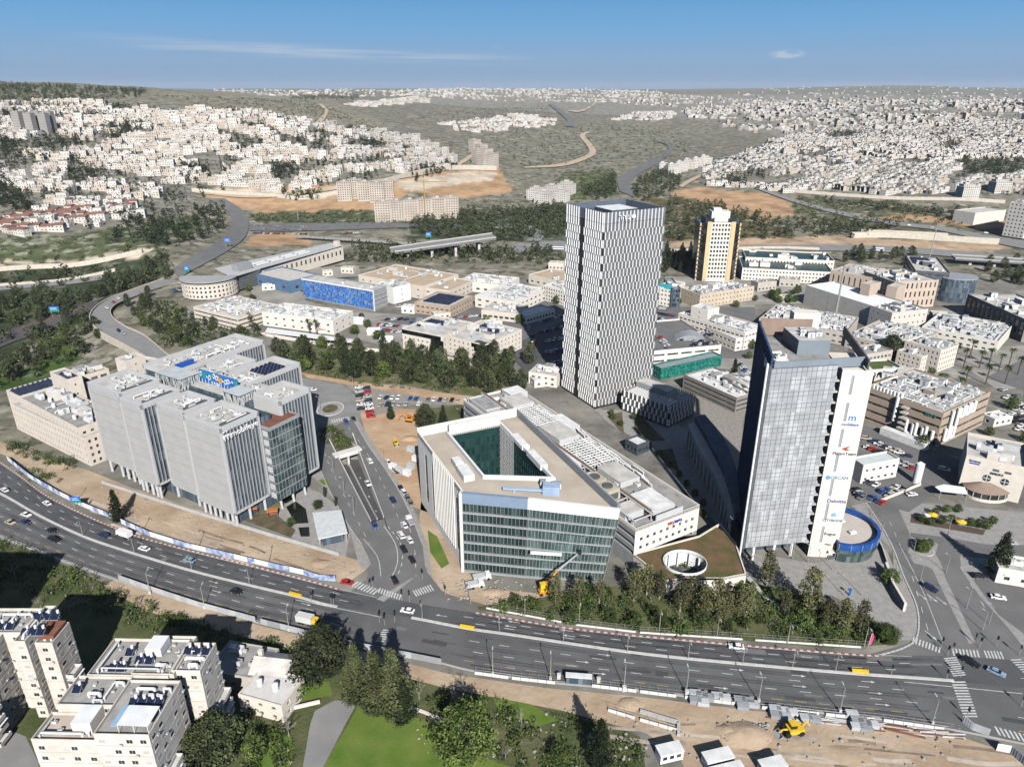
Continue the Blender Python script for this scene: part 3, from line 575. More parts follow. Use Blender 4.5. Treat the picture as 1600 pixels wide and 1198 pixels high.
drape('road',[(1180,292),(1260,318),(1380,345),(1480,357),(1600,378),(1700,390)],[(1180,296),(1255,322),(1375,350),(1475,363),(1600,390),(1700,408)],ASPH3)
drape('road',[(968,300),(966,282),(985,268),(1015,252),(1040,238),(1042,228),(1025,222)],[(992,310),(984,288),(1000,272),(1025,258),(1048,240),(1050,228),(1032,222)],ASPH2)
drape('road',[(882,198),(885,188),(870,174),(858,164)],[(898,200),(896,188),(880,174),(864,164)],ASPH2)
drape('dirt_track',[(820,262),(880,256),(915,244),(920,234),(906,214),(915,207)],[(820,264),(885,260),(925,246),(930,234),(914,214),(923,208)],DIRT)
drape('dirt_track',[(486,198),(500,186),(508,174),(500,166),(492,165)],[(491,199),(508,187),(513,173),(505,165),(496,164)],DIRT)
drape('dirt_track',[(888,173),(905,174),(920,168),(928,161)],[(888,175),(907,176),(923,169),(930,161)],DIRT)
drape('road',[(300,297),(420,305),(600,280),(700,262),(740,240)],[(300,302),(420,310),(600,285),(708,264),(748,240)],DIRT)
drape('road',[(390,352),(480,350),(640,350),(720,352)],[(390,362),(480,362),(600,358),(720,356)],ASPH2)
drape('road',[(770,352),(820,352),(850,364),(845,378)],[(770,358),(815,358),(830,366),(822,378)],ASPH3)
drape('dirt_track',[(1060,292),(1080,280),(1110,268)],[(1066,294),(1086,282),(1112,270)],DIRT)
drape('road',[(1130,266),(1165,240),(1190,226)],[(1140,267),(1172,241),(1194,227)],ASPH2)
# ================================================================ building kit
STONE=mat('cream_stone',(.66,.60,.52),.88,.07,.35);STONEW=mat('white_stone',(.70,.66,.59),.88,.06,.3);STONEG=mat('grey_stone',(.46,.42,.37),.88,.09,.3)
WHITE=mat('white_metal',(.74,.74,.73),.5,.05,.5);LGREY=mat('light_grey_metal',(.50,.51,.51),.5,.06,.4);MGREY=mat('mid_grey_metal',(.30,.31,.32),.5,.1,.4)
DGREY=mat('dark_grey',(.10,.105,.11),.6,.15,.4);BLACKM=mat('black_metal',(.025,.026,.028),.5,.1);ROOFC=mat('roof_concrete',(.38,.365,.335),.9,0,.22,(.62,.60,.56),7)
ROOFW=mat('roof_white',(.56,.56,.54),.85,0,.35,(.78,.78,.76),7);ROOFT=mat('roof_tan',(.46,.36,.25),.92,.12,.2);ROOFG=mat('roof_grey',(.22,.215,.205),.9,0,.3,(.38,.37,.355),7)
BROWN=mat('brown_panel',(.27,.20,.155),.8,.1,.4);TEALW=mat('teal_panel',(.014,.045,.042),.4,.2,.3);BLUEP=mat('blue_panel',(.03,.15,.48),.45,.15,.6)
GLASSD=panes('glass_dark',(.018,.022,.025),(.09,.10,.105),.12,1.4,3.4);GLASSG=panes('glass_green',(.035,.058,.055),(.13,.175,.165),.14,1.3,3.7)
GLASSB=panes('glass_blue',(.05,.075,.10),(.16,.20,.24),.12,1.2,3.9);GLASST=panes('glass_teal',(.010,.028,.028),(.035,.07,.066),.1,1.6,3.6)
SOLAR=mat('solar_cell',(.012,.018,.045),.22,.25,.9,spec=.5);WIN=panes('window_pane',(.02,.024,.028),(.16,.16,.15),.15,1.7,3.1)
REDM=mat('red_paint',(.50,.05,.035),.5);ORNG=mat('orange_paint',(.62,.24,.02),.5);YELL=mat('yellow_paint_metal',(.72,.46,.03),.5);GRNP=mat('green_paint',(.05,.26,.09),.6)
COPPER=mat('rust_roof',(.20,.085,.055),.85,.2,.4);GREENR=mat('green_roof',(.06,.10,.02),.95,0,.3,(.12,.13,.05));WOODM=mat('rust_orange',(.50,.17,.06),.7)
ID=FR((0,0),(1,0))
def unit_meshes():
 a=MB();a.box(ID,-1,1,-.7,.7,.25,1.5,0);a.box(ID,-.9,-.7,-.6,.6,0,.25,1);a.box(ID,.7,.9,-.6,.6,0,.25,1)
 for x in(-.5,.5):a.tube((x,0,1.5),(x,0,1.62),.36,10,1)
 b=MB();b.box(ID,-2,2,-.8,.8,.3,2.0,0);b.box(ID,2,3.1,-.35,.35,.5,1.3,2);b.box(ID,-1.9,1.9,-.7,.7,0,.3,1);b.box(ID,-2.05,-1.0,-.86,.86,1.1,2.1,2);b.tube((.6,0,2),(.6,0,2.3),.5,10,1)
 c=MB();c.tube((0,0,0),(0,0,1.7),.75,12,0);c.tube((0,0,1.7),(0,0,1.9),.75,12,0,r2=.3)
 d=MB();d.prism([(-1.6,-1),(1.6,-1),(1.6,1),(-1.6,1)],0,2.4,0);d.box(ID,-1.7,1.7,-1.1,1.1,2.4,2.55,1);d.box(ID,-.5,.4,-1.03,-1,.1,2,1)
 return[m.mesh('rooftop_unit',[x,y,z])for m,x,y,z in((a,LGREY,DGREY,WHITE),(b,WHITE,MGREY,LGREY),(c,WHITE,LGREY,WHITE),(d,ROOFW,MGREY,WHITE),(a,WHITE,DGREY,WHITE),(b,LGREY,DGREY,WHITE))]
UNITS=unit_meshes()
def solar_mesh():
 m=MB()
 m.add([(-.95,-.8,.25),(.95,-.8,.25),(.95,.8,1.05),(-.95,.8,1.05),(-.95,-.8,.19),(.95,-.8,.19),(.95,.8,.99),(-.95,.8,.99)],[(0,1,2,3)],0)
 m.add([(-.98,-.82,.2),(.98,-.82,.2),(.98,.82,1.02),(-.98,.82,1.02)],[(3,2,1,0)],1)
 for x in(-.8,.8):m.tube((x,.7,0),(x,.7,.95),.04,4,1);m.tube((x,-.7,0),(x,-.7,.22),.04,4,1)
 return m.mesh('solar_panel',[SOLAR,LGREY])
SOLARM=solar_mesh()
def clutter(t,fr,a0,a1,b0,b1,z,n,seed=1,kinds=(0,1,2,3,4,5),ducts=0,sc=1.0):
 0
 r=random.Random(seed);o=origin(t);placed=[]
 for i in range(n*6):
  if len(placed)>=n:break
  k=r.choice(kinds);s=sc*r.uniform(.75,1.25);w=2.4*s
  if a1-a0<2*w or b1-b0<2*w:s*=.55;w=2.4*s
  if a1-a0<2*w or b1-b0<2*w:break
  a,b=r.uniform(a0+w,a1-w),r.uniform(b0+w,b1-w)
  if any(math.hypot(a-p,b-q)<w+ww for p,q,ww in placed):continue
  placed.append((a,b,w*.8));x,y=fr(a,b)
  put('rooftop_unit',UNITS[k],t,(x-o[0],y-o[1],z-o[2]),fr.rz()+r.choice((0,math.pi/2)),s)
 if ducts:
  mb=MB()
  for i in range(ducts):
   a,b=r.uniform(a0+.5,a1-.5),r.uniform(b0+.5,b1-.5);h=z+r.uniform(.4,1.3);rad=r.uniform(.14,.4)
   if r.random()<.5:a2,b2=r.uniform(a0+.5,a1-.5),b
   else:a2,b2=a,r.uniform(b0+.5,b1-.5)
   mb.tube(fr.p(a,b,h),fr.p(a2,b2,h),rad,5,r.choice((0,0,1)));mb.tube(fr.p(a,b,z),fr.p(a,b,h),rad,5,0);mb.tube(fr.p(a2,b2,z),fr.p(a2,b2,h),rad,5,0)
  mb.build('pipework',[WHITE,LGREY],t,kind='stuff')
def solar_rows(t,fr,a0,a1,b0,b1,z,step=2.3,seed=0,fill=1.0):
 r=random.Random(seed);o=origin(t);b=b0+1
 while b<b1-.5:
  a=a0+1
  while a<a1-.5:
   if r.random()<fill:x,y=fr(a,b);put('solar_panel',SOLARM,t,(x-o[0],y-o[1],z-o[2]),fr.rz())
   a+=2.02
  b+=step
def parapet(mb,poly,z0,z1,w=.4,m=0):mb.ring(poly,inset(poly,w),z0,z1,m)
def rect(fr,a0,a1,b0,b1):return[fr(a0,b0),fr(a1,b0),fr(a1,b1),fr(a0,b1)]
def text(s,p,size,u,m,parent,name='sign_letters',ext=.15,up=(0,0,1),align='CENTER'):
 c=bpy.data.curves.new(name,'FONT');c.body=s;c.size=size;c.extrude=ext;c.align_x=align;c.align_y='CENTER';c.materials.append(m);c.resolution_u=2
 o=bpy.data.objects.new(name,c);S.collection.objects.link(o);q=origin(parent)
 from mathutils import Matrix,Vector
 X=Vector((u[0],u[1],0)).normalized();Y=Vector(up).normalized();Z=X.cross(Y)
 o.rotation_euler=Matrix((X,Y,Z)).transposed().to_euler();o.location=(p[0]-q[0],p[1]-q[1],p[2]-q[2]);o.parent=parent
 return o
def bldg(name,label,A,B,C,h,wall=STONE,roof=ROOFC,floors=3,bay=3.2,ww=1.6,wh=1.5,glass=WIN,z0=0,par=.9,win='grid',n=4,ducts=0,seed=1,cat='building',kinds=(0,1,2,3,4,5),group=None,zg=None,solar=None,sides=(1,1,1,1),ret=False,lev=None):
 0
 fr=FR(P(*A,h),P(*B,h));D=fr.px(*C,h)[1];Wd=fr.L
 t=thing(name,label,cat,fr.p(Wd/2,D/2,z0),group);wl,gl=MB(),MB();pts=rect(fr,0,Wd,0,D);fh=(h-z0)/floors
 for i in range(4):
  p0,p1=pts[i],pts[(i+1)%4];L=math.hypot(p1[0]-p0[0],p1[1]-p0[1]);rows,cols=[],[]
  if sides[i]and win!='none':
   rows=[(z0+fh*k+fh*.3,z0+fh*k+fh*.3+min(wh,fh*.6))for k in range(floors)]
   cols=even(L,max(1,int(L/bay)),ww,.6)if win=='grid' else[(.5,L-.5)]
   if win=='slot':rows=[(z0+1.2,h-1.0)]
  facade(wl,gl,p0,p1,z0,h+par,cols,rows,.35)
 inner=inset(pts,.35)
 for i in range(4):
  p0,p1,q0,q1=pts[i],pts[(i+1)%4],inner[i],inner[(i+1)%4]
  wl.quad((*p0,h+par),(*p1,h+par),(*q1,h+par),(*q0,h+par));wl.quad((*q1,h),(*q0,h),(*q0,h+par),(*q1,h+par))
 wl.build('wall',wall,t);gl.build('window_panes',glass,t,kind='stuff')
 rf=MB();rf.sheet(inner,h);T0=t;t=rf.build('roof',roof,t)
 if lev:
  for(x0,x1,y0,y1,hh,mm)in lev:
   m=MB();m.box(fr,Wd*x0,Wd*x1,D*y0,D*y1,h,h+hh);m.build('penthouse',mm,t)
 if n>3 and Wd>12 and D>9:
  rr=random.Random(seed+100)
  for k in range(3 if Wd*D>600 else 2):a,b_=rr.uniform(.08,.65)*Wd,rr.uniform(.15,.7)*D;m=MB();m.box(fr,a,min(a+rr.uniform(3.5,9),Wd-.6),b_,min(b_+rr.uniform(3,6),D-.6),h,h+rr.uniform(1.8,3.6),0,mt=1);m.build('penthouse',[rr.choice((wall,LGREY,STONEW)),rr.choice((ROOFW,ROOFG,ROOFC))],t)
 if n:clutter(t,fr,.8,Wd-.8,.8,D-.8,h,int(n*1.3),seed,kinds,ducts,1.15)
 if solar:solar_rows(t,fr,Wd*solar[0],Wd*solar[1],D*solar[2],D*solar[3],h,seed=seed)
 t=T0;return(t,fr,Wd,D)if ret else t
# ================================================================ 1. grey finned office complex (left)
def office_complex():
 ZR,ZB=41.,6.;fr=FR(P(137,597,ZR),P(344,669,ZR))
 t=thing('office_complex','light grey finned office complex on columns with white company lettering','office building',fr.p(40,30,0))
 CLAD=mat('cladding_grey',(.45,.448,.44),.6,.06,.2);FIN=mat('fin_grey',(.50,.50,.495),.5,.05,.3)
 def block(a0,a1,b0,b1,zb,zr,ribs=True,front=True,stiles=True):
  core=MB();core.prism(rect(fr,a0+.25,a1-.25,b0+.25,b1-.25),zb+.3,zr-1.6,0,True,True);core.build('block_core',[GLASSB],t)
  rf=MB();rf.sheet(rect(fr,a0+.6,a1-.6,b0+.6,b1-.6),zr-1.5);rf.build('roof',ROOFC,t)
  pp=MB();po=rect(fr,a0-.3,a1+.3,b0-.3,b1+.3);pp.ring(po,inset(po,1.0),zr-1.9,zr+.1);pp.ring(po,inset(po,1.0),zb,zb+.9);pp.box(fr,a0-.3,a1+.3,b0-.3,b1+.3,zb+.02,zb+.12,bot=True)
  for a,b in((a0-.3,b0-.3),(a1-.5,b0-.3),(a1-.5,b1-.5)):pp.box(fr,a,a+.8,b,b+.8,zb,zr)
  pp.build('frame',FIN,t)
  if front:
   fl=9;fh=(zr-zb)/fl
   for k in range(fl):
    z0,z1=zb+fh*k+.12,zb+fh*(k+1)-.1;m=MB();m.box(fr,a0+.5,a1-.5,b0-.02,b0+.24,z0,z1,bot=True)
    nb=int((a1-a0-1)/.62)
    for i in range(nb):a=a0+.6+i*(a1-a0-1.2)/nb;m.box(fr,a,a+.2,b0-.3,b0-.02,z0,z1)
    m.build('cladding_panel',CLAD,t)
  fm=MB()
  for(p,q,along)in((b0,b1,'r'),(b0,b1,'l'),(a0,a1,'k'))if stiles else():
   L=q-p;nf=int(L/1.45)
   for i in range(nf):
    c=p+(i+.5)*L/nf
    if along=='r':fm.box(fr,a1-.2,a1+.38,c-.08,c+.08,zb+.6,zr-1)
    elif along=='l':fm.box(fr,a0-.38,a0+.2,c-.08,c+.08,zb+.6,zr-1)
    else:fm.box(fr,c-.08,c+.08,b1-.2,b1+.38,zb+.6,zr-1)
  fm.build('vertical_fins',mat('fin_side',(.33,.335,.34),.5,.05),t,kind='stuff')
 BL=[(0,22,0,17),(25.6,39,-2.4,14.2),(42,58,1.8,15.5),(61.2,81,0,16.2)]
 for i,(a0,a1,b0,b1)in enumerate(BL):
  block(a0,a1,b0,b1,ZB if i<2 else ZB-.5,ZR);clutter(t,fr,a0+2,a1-2,b0+3,b1-1.5,ZR-1.5,7,i+3,(0,1,4,5),4,.7)
  ln=MB();ln.box(fr,a1-4.5,a1-1.2,b0+3,b1-1.2,ZR-1.45,ZR-.6);ln.build('louvre_strip',DGREY,t)
 for(a0,a1,b0)in((22,25.6,4),(39,42,6),(58,61.2,4)):
  m=MB();m.box(fr,a0-.1,a1+.1,b0,15,0.5,ZR-3,mt=1);m.build('link_glazing',[GLASSB,ROOFG],t)
 m=MB();m.box(fr,2,80,14.5,22.5,.2,ZR-3.4,mt=1);m.build('spine',[GLASSB,mat('teal_roof',(.045,.075,.078),.7,.15,.3)],t)
 m=MB();m.box(fr,3,79,3.2,15,.05,ZB+.3);m.build('lobby_glass',GLASSB,t)
 cols=[(a,.8)for a in(1,9,13,17,20.6)]+[(a,-1.4)for a in(26.5,29,33,36,38.2)]+[(a,2.8)for a in(43,56)]+[(a,1)for a in(62,65,68,71,75,78,80)]+[(80.2,b)for b in(7,14)]
 for a,b in cols:m=MB();m.tube(fr.p(a,b,0),fr.p(a,b,ZB+.2),.55,8);m.build('column',FIN,t)
 block(0,19.3,24,72,4,ZR,front=False);clutter(t,fr,2,17,28,70,ZR-1.5,22,11,(0,1,4,5),10,.8)
 block(40.5,56,31,60,4,ZR,front=False);clutter(t,fr,42,55,32,42,ZR-1.5,6,12,(0,1,4),5,.7);solar_rows(t,fr,43,54,44,55,ZR-1.5)
 block(66,80.7,27,42,5,ZR,front=False);clutter(t,fr,68,79,29,40,ZR-1.5,6,13,(0,2,4),2,.7)
 m=MB();m.box(fr,66.2,80.2,26.4,26.75,5.2,ZR-.5);m.build('rear_front_panel',CLAD,t)
 block(23.4,37.2,38,52.6,4,ZR,front=False);clutter(t,fr,25,36,40,51,ZR-1.5,6,14,(0,1,3),3,.7)
 m=MB();m.box(fr,15,66.2,22.5,39,.2,ZR-2.2,mt=1);m.build('middle_wing',[GLASSB,ROOFC],t);clutter(t,fr,20,64,29.5,38,ZR-2.2,16,15,(0,1,3,5),8,.9)
 for(a0,a1,b0,b1,z1)in((17,33,18.5,27.5,42.4),(56.5,66,20.5,28.5,42.)):
  m=MB();m.box(fr,a0,a1,b0,b1,ZR-4,z1,mt=1);m.build('glass_pavilion',[GLASST,mat('pale_roof',(.46,.49,.49),.7)],t)
  m=MB();r=random.Random(5)
  for s in range(34):
   a=r.uniform(a0,a1-1);da=r.uniform(-1.6,1.6);m.tube(fr.p(a,b0-.08,ZR-3.6),fr.p(min(max(a+da,a0),a1),b0-.08,z1-.3),.1,4)
   b=r.uniform(b0,b1);m.tube(fr.p(a1+.08,b,ZR-3.6),fr.p(a1+.08,min(max(b+da,b0),b1),z1-.3),.1,4)
  m.build('leaning_struts',LGREY,t,kind='stuff')
 w=MB();w.box(fr,33,56.4,27.7,28,ZR-3.4,ZR+3.2);bw=w.build('painted_wall',[mat('banner_blue',(.03,.15,.45),.6)],t)
 r=random.Random(21);cols_=[mat('banner_'+n,c,.6,0)for n,c in(('deep',(.02,.09,.38)),('green',(.03,.30,.12)),('yellow',(.75,.52,.05)),('white',(.7,.7,.7)),('teal',(.02,.30,.34)),('red',(.55,.06,.04)))]
 m=MB();a=33.3
 while a<55.6:
  wd=r.uniform(.9,1.7);k=r.randrange(5);zc=ZR+r.uniform(.6,1.9);pts=[]
  for j in range(9):q=2*math.pi*j/9;pts.append(fr.p(a+wd*(.6+.62*math.cos(q)),27.6,zc+1.25*math.sin(q+.4)))
  m.add(pts,[tuple(range(9))],k);pts2=[fr.p(a+wd*(.6+.3*math.cos(2*math.pi*j/7)),27.56,zc+.6*math.sin(2*math.pi*j/7))for j in range(7)];m.add(pts2,[tuple(range(7))],(k+3)%6);a+=wd
 m.build('painted_shapes',cols_,bw);text('1984',fr.p(43,27.5,ZR-1.6),2.6,fr.u,WHITE,t,'wall_numerals',.03)
 for k in range(12):m=MB();a=33.5+k*1.95;m.tube(fr.p(a,26.9,ZR-3.4),fr.p(a,26.9,ZR-.2),.09,5);m.build('banner_post',WHITE,t)
 m=MB();m.box(fr,17,18.2,27.6,36,ZR-1,ZR+2);m.build('painted_wall',[cols_[0]],t)
 m=MB();m.box(fr,73,86,16.4,30.8,4.5,34.6,bot=True);m.build('atrium_glass',panes('atrium_glass',(.03,.055,.058),(.14,.18,.17),.12,2.6,3.6),t)
 m=MB();m.sheet(rect(fr,73.2,85.8,16.6,30.6),35.0);m.build('atrium_roof',COPPER,t)
 m=MB();po=rect(fr,72.9,86.1,16.3,30.9);m.ring(po,inset(po,.35),34.2,35.5)
 for k in range(1,8):
  z=4.5+k*3.75;m.box(fr,72.9,86.12,16.28,16.4,z-.15,z+.15);m.box(fr,86,86.12,16.4,30.8,z-.15,z+.15)
 for a in np.arange(73.5,86,1.6):m.box(fr,a,a+.09,16.26,16.4,4.5,34.5)
 for b in np.arange(17,30.8,1.6):m.box(fr,86,86.14,b,b+.09,4.5,34.5)
 m.build('atrium_mullions',MGREY,t,kind='stuff')
 for k in range(8):m=MB();z=5.2+3.75*k;m.box(fr,82.2,85,16.1,16.22,z,z+2.4);m.build('stair_landing',LGREY,t)
 for b in(18,24,30):m=MB();m.tube(fr.p(85,b,0),fr.p(84.5,b,4.6),.5,8);m.build('column',FIN,t)
 text('mobileye',fr.p(81.55,9.4,37.2),3.3,fr.n,WHITE,t,ext=.2);text('m',fr.p(81.55,1.9,37.2),4.6,fr.n,WHITE,t,'sign_logo',.3)
 m=MB();m.box(fr,81.4,81.7,.5,1.0,38.9,39.4);m.box(fr,81.4,81.7,1.7,2.2,38.9,39.4);m.build('sign_dots',WHITE,t)
 return fr
OC=office_complex()
def courtyard():
 fr=FR(P(490,800,4.2),P(497,842,4.2))
 p=[P(x,y,4.2)[:2]for x,y in((497,842),(543,832),(533,797),(488,801))]
 t=thing('pavilion','small flat-roofed pavilion with a pale roof beside the dark pool','pavilion',(*p[0],0))
 m=MB();m.prism(p,3.9,4.4,0,True,True);m.build('roof',mat('pale_membrane',(.55,.57,.57),.8,.1,.5),t);m=MB();m.prism(inset(p,1.4),0,3.9);m.build('glass_wall',GLASSB,t)
 for q in inset(p,.5):m=MB();m.tube((*q,0),(*q,3.9),.14,6);m.build('post',LGREY,t)
 c=P(432,770);t=thing('sculpture','white jagged angular sculpture at the foot of the glass atrium','sculpture',c);m=MB()
 for(x0,z0,x1,z1,w)in((-3.4,0,-1,3.2,1.2),(-2.4,1,1.4,3.2,1.4),(0,2,2.4,7.6,1.5),(.6,2,3,6,1.2),(.4,0,3,2.6,1.6)):
  m.add([(c[0]+x0,c[1]-w,z0),(c[0]+x1,c[1],z1),(c[0]+x0+1.6,c[1]+w,z0+.2),(c[0]+x1+.9,c[1]+.5,z1-1.2)],[(0,1,2),(0,3,1),(1,3,2),(0,2,3)])
 m.build('angular_plates',WHITE,t)
 for i,(x,y)in enumerate(((374,792),(398,802),(427,806))):
  c=P(x,y);fr=FR(c,(c[0]+1,c[1]+.25));t=thing('garden_kiosk',['rust orange garden kiosk at the corner of the grey office block','smallest rust orange kiosk, middle of three in the garden','rust orange open kiosk on the paving beside the pool'][i],'kiosk',c,'garden kiosks')
  m=MB();s=(1,.9,1.3)[i]
  m.box(fr,-1.5*s,1.5*s,-1.2,1.2,2.5,2.9);m.build('roof',WOODM,t);m=MB();m.box(fr,-1.4*s,-1.2*s,-1.1,1.1,0,2.5);m.box(fr,-1.2*s,1.4*s,.9,1.1,0,2.5);m.box(fr,1.2*s,1.4*s,-1.1,.9,0,2.5);m.build('walls',COPPER,t)
 ch=MB();ch.box(ID,-.3,.3,-.3,.3,.3,.38);ch.add([(-.3,.3,.38),(.3,.3,.38),(.3,.45,1.0),(-.3,.45,1.0)],[(0,1,2,3)])
 for x in(-.25,.25):
  for y in(-.25,.25):ch.tube((x,y,0),(x,y,.3),.04,4)
 cm=ch.mesh('garden_chair',WHITE);r=random.Random(3)
 for i in range(14):
  x,y,_=P(r.uniform(400,420),r.uniform(778,792));o=put('garden_chair',cm,None,(x,y,.06),r.uniform(0,6),1.3);tag(o,'white garden chair on the dry lawn by the grey office','chair','chairs on the dry lawn')
courtyard()
# ================================================================ 2. triangular glass and stone building (centre)
def triangle_building():
 z1=30.;FL,FM,FRr,BK,LB=(-16.1,197.5),(5.2,193.9),(33.4,187.7),(2.1,258.8),(-35.7,240.5)
 FLb,FMb,FRb=(-15.9,196.8),(4.2,193.6),(29.6,191.6)
 t=thing('glass_office','triangular glass office with a white stone flank and open courtyard','office building',(0,215,0))
 top=[FL,FM,FRr,BK,LB];inn=[(-9.3,209.2),(2,208.6),(13.3,207.9),(-4.7,249.4),(-23.7,241)]
 wl,gl=MB(),MB();L=math.hypot(FL[0]-LB[0],FL[1]-LB[1])
 facade(wl,gl,LB,FL,0,z1+.8,[(8,10.6),(15.5,17.2),(40.8,43)],[(5,25.5)],.07);u=((FL[0]-LB[0])/L,(FL[1]-LB[1])/L);n=(u[1],-u[0])
 k=18.5
 while k<40:q=(LB[0]+u[0]*k,LB[1]+u[1]*k);f2=FR(q,(q[0]+u[0],q[1]+u[1]));wl.box(f2,0,.8,-.4,.05,4,z1+.7);k+=1.7
 wl.build('stone_flank',mat('bright_stone',(.80,.77,.71),.85,.05,.3),t);gl.build('flank_windows',GLASST,t)
 bk=MB();bk.add([(*FRb,0),(*BK,0),(*LB,0),(*FRr,z1),(*BK,z1),(*LB,z1)],[(0,1,4,3),(1,2,5,4)]);bk.build('rear_wall',mat('bright_stone',(.8,.77,.71)),t)
 rf=MB();rf.add([(x,y,z1-1.2)for x,y in inset(top,.4)]+[(x,y,z1-1.2)for x,y in inn],[(i,(i+1)%5,5+(i+1)%5,5+i)for i in range(5)]);rf.build('roof',mat('roof_sand',(.42,.36,.285),.92,0,.12,(.52,.46,.38),7),t)
 cw,cg=MB(),MB();pts=inn[::-1]
 for i in range(5):
  p0,p1=pts[i],pts[(i+1)%5];Lc=math.hypot(p1[0]-p0[0],p1[1]-p0[1])
  facade(cw,cg,p0,p1,3,z1-1.2,even(Lc,max(2,int(Lc/1.9)),1.35,.3),[(4.5+3.6*k,7.2+3.6*k)for k in range(6)],.25)
 cw.build('courtyard_wall',TEALW,t);cg.build('courtyard_panes',GLASST,t,kind='stuff')
 fl=MB();fl.sheet(inn,3.1);fl.build('courtyard_floor',DGREY,t)
 pw=MB();pw.ring(inset(inn,-.8),inn,z1-1.2,z1+.2);pw.build('courtyard_parapet',WHITE,t)
 f2=FR((-23.7,241),(-4.7,249.4));m=MB();m.box(f2,0,f2.L,-.2,1.2,z1-1.2,z1+3.2);m.build('upstand_wall',STONEW,t)
 m=MB()
 for k in range(26):m.box(f2,k*f2.L/26,k*f2.L/26+.3,-1.6,-.2,z1-.7,z1-.4)
 m.build('sunshade_slats',LGREY,t,kind='stuff')
 m=MB();f3=FR((13.3,207.9),(-4.7,249.4));r=random.Random(9)
 for i in range(9):
  for z in np.arange(4,z1,2.0):m.tube(f3.p(31+i*1.5,.5,z),f3.p(32.5+i*1.5,.5,z),.06,4);m.tube(f3.p(31+i*1.5,.5,z),f3.p(31+i*1.5,.5,z+2),.07,4);m.tube(f3.p(31+i*1.5,.5,z),f3.p(32.5+i*1.5,.5,z+2),.05,4)
 m.build('scaffolding',LGREY,t,kind='stuff')
 m=MB();m.prism([LB,FL,inset(top,.5)[0],inset(top,.5)[4]],z1-1.2,z1+.8);m.build('parapet',MATS['bright_stone'],t)
 m=MB();m.prism([BK,LB,inset(top,.6)[4],inset(top,.6)[3]],z1-1.2,z1+2.4);m.build('parapet',MATS['bright_stone'],t)
 m=MB();m.prism([FRr,BK,inset(top,.5)[3],inset(top,.5)[2]],z1-1.2,z1+2.0);m.build('parapet',MGREY,t)
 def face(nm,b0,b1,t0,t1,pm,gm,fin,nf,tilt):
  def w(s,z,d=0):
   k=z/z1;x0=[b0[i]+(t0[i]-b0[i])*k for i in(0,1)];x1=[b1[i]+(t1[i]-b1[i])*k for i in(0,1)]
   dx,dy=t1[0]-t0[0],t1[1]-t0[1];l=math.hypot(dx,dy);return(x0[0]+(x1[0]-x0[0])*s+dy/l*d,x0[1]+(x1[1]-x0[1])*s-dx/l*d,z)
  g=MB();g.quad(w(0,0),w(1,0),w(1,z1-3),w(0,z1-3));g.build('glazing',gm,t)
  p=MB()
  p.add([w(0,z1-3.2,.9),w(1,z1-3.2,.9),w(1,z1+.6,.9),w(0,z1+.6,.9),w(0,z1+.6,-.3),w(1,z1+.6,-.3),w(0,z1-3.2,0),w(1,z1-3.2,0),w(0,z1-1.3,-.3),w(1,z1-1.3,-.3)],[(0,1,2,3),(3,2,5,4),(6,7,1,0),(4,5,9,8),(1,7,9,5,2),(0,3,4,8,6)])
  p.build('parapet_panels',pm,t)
  for k in range(7):
   z=.6+k*3.75;e=MB();q=[w(0,z),w(1,z),w(1,z,.95),w(0,z,.95)];e.add(q+[(a,b,c+.28)for a,b,c in q],[(3,2,6,7),(4,5,6,7),(1,0,3,2),(1,2,6,5),(0,4,7,3)]);e.build('ledge',mat('ledge_grey',(.36,.38,.375),.5),t)
  f=MB()
  for i in range(nf+1):
   s=min(max(i/nf,.003),.997)
   for k in range(7):
    za,zb=.88+k*3.75,min(.6+(k+1)*3.75,z1-3.2);ds=tilt/40.
    q=[w(s,za,.05),w(s+ds,za,.85),w(s+ds,zb,.85),w(s,zb,.05)];q2=[(x+.07,y,z)for x,y,z in q]
    f.add(q+q2,[(0,1,2,3),(7,6,5,4),(1,5,6,2)])
  f.build('glass_fins',fin,t,kind='stuff')
 face('l',FLb,FMb,FL,FM,mat('parapet_blue_grey',(.20,.26,.34),.4,.05,.4),panes('front_glass_dark',(.012,.028,.026),(.05,.085,.078),.1,1.2,3.75),MGREY,17,0)  # left half: darker panes and fins, bluer and darker parapet than the right
 face('r',FMb,FRb,FM,FRr,WHITE,GLASSG,mat('fin_pale_green',(.42,.50,.47),.3,.1,.5),24,.6)
 m=MB();f4=FR(FLb,FMb);m.box(f4,-1.1,-.1,-.5,1.5,0,z1+.5);m.build('corner_pier',STONEW,t)
 f5=FR((-3,200.5),(17,198.3));m=MB();m.box(f5,0,17.5,-.5,.5,z1-.2,z1+.5);m.box(f5,3.4,4.1,-.4,.4,z1-1.2,z1);m.box(f5,13,18.5,-1,2.4,z1-1.2,z1+2);m.build('cleaning_gantry',mat('gantry_blue',(.32,.42,.56),.5),t)
 clutter(t,f5,10,20,2,7,z1-1.2,4,3,(3,0),0,.8)
 f6=FR((-16,203),(-30,237))
 for(a0,a1,b0,b1)in((3,11,-5,-1.2),(12,17,-4.4,-1.4)):m=MB();m.box(f6,a0,a1,b0,b1,z1-1.2,z1+1.2,mt=1);m.build('roof_hatch_house',[STONEW,ROOFW],t)
 m=MB();f7=FR((9,214),(-3,243));m.box(f7,0,12,-3.6,-.8,z1-1.2,z1+.9);m.box(f7,16,27,-3.8,-.8,z1-1.2,z1+.3);m.build('roof_plant',ROOFW,t)
 m=MB();f8=FR((10,190.4),(24,188.9));m.box(f8,-4,6,-.9,-.2,12,12.9,bot=True);m.build('hanging_platform',WHITE,t)
triangle_building()
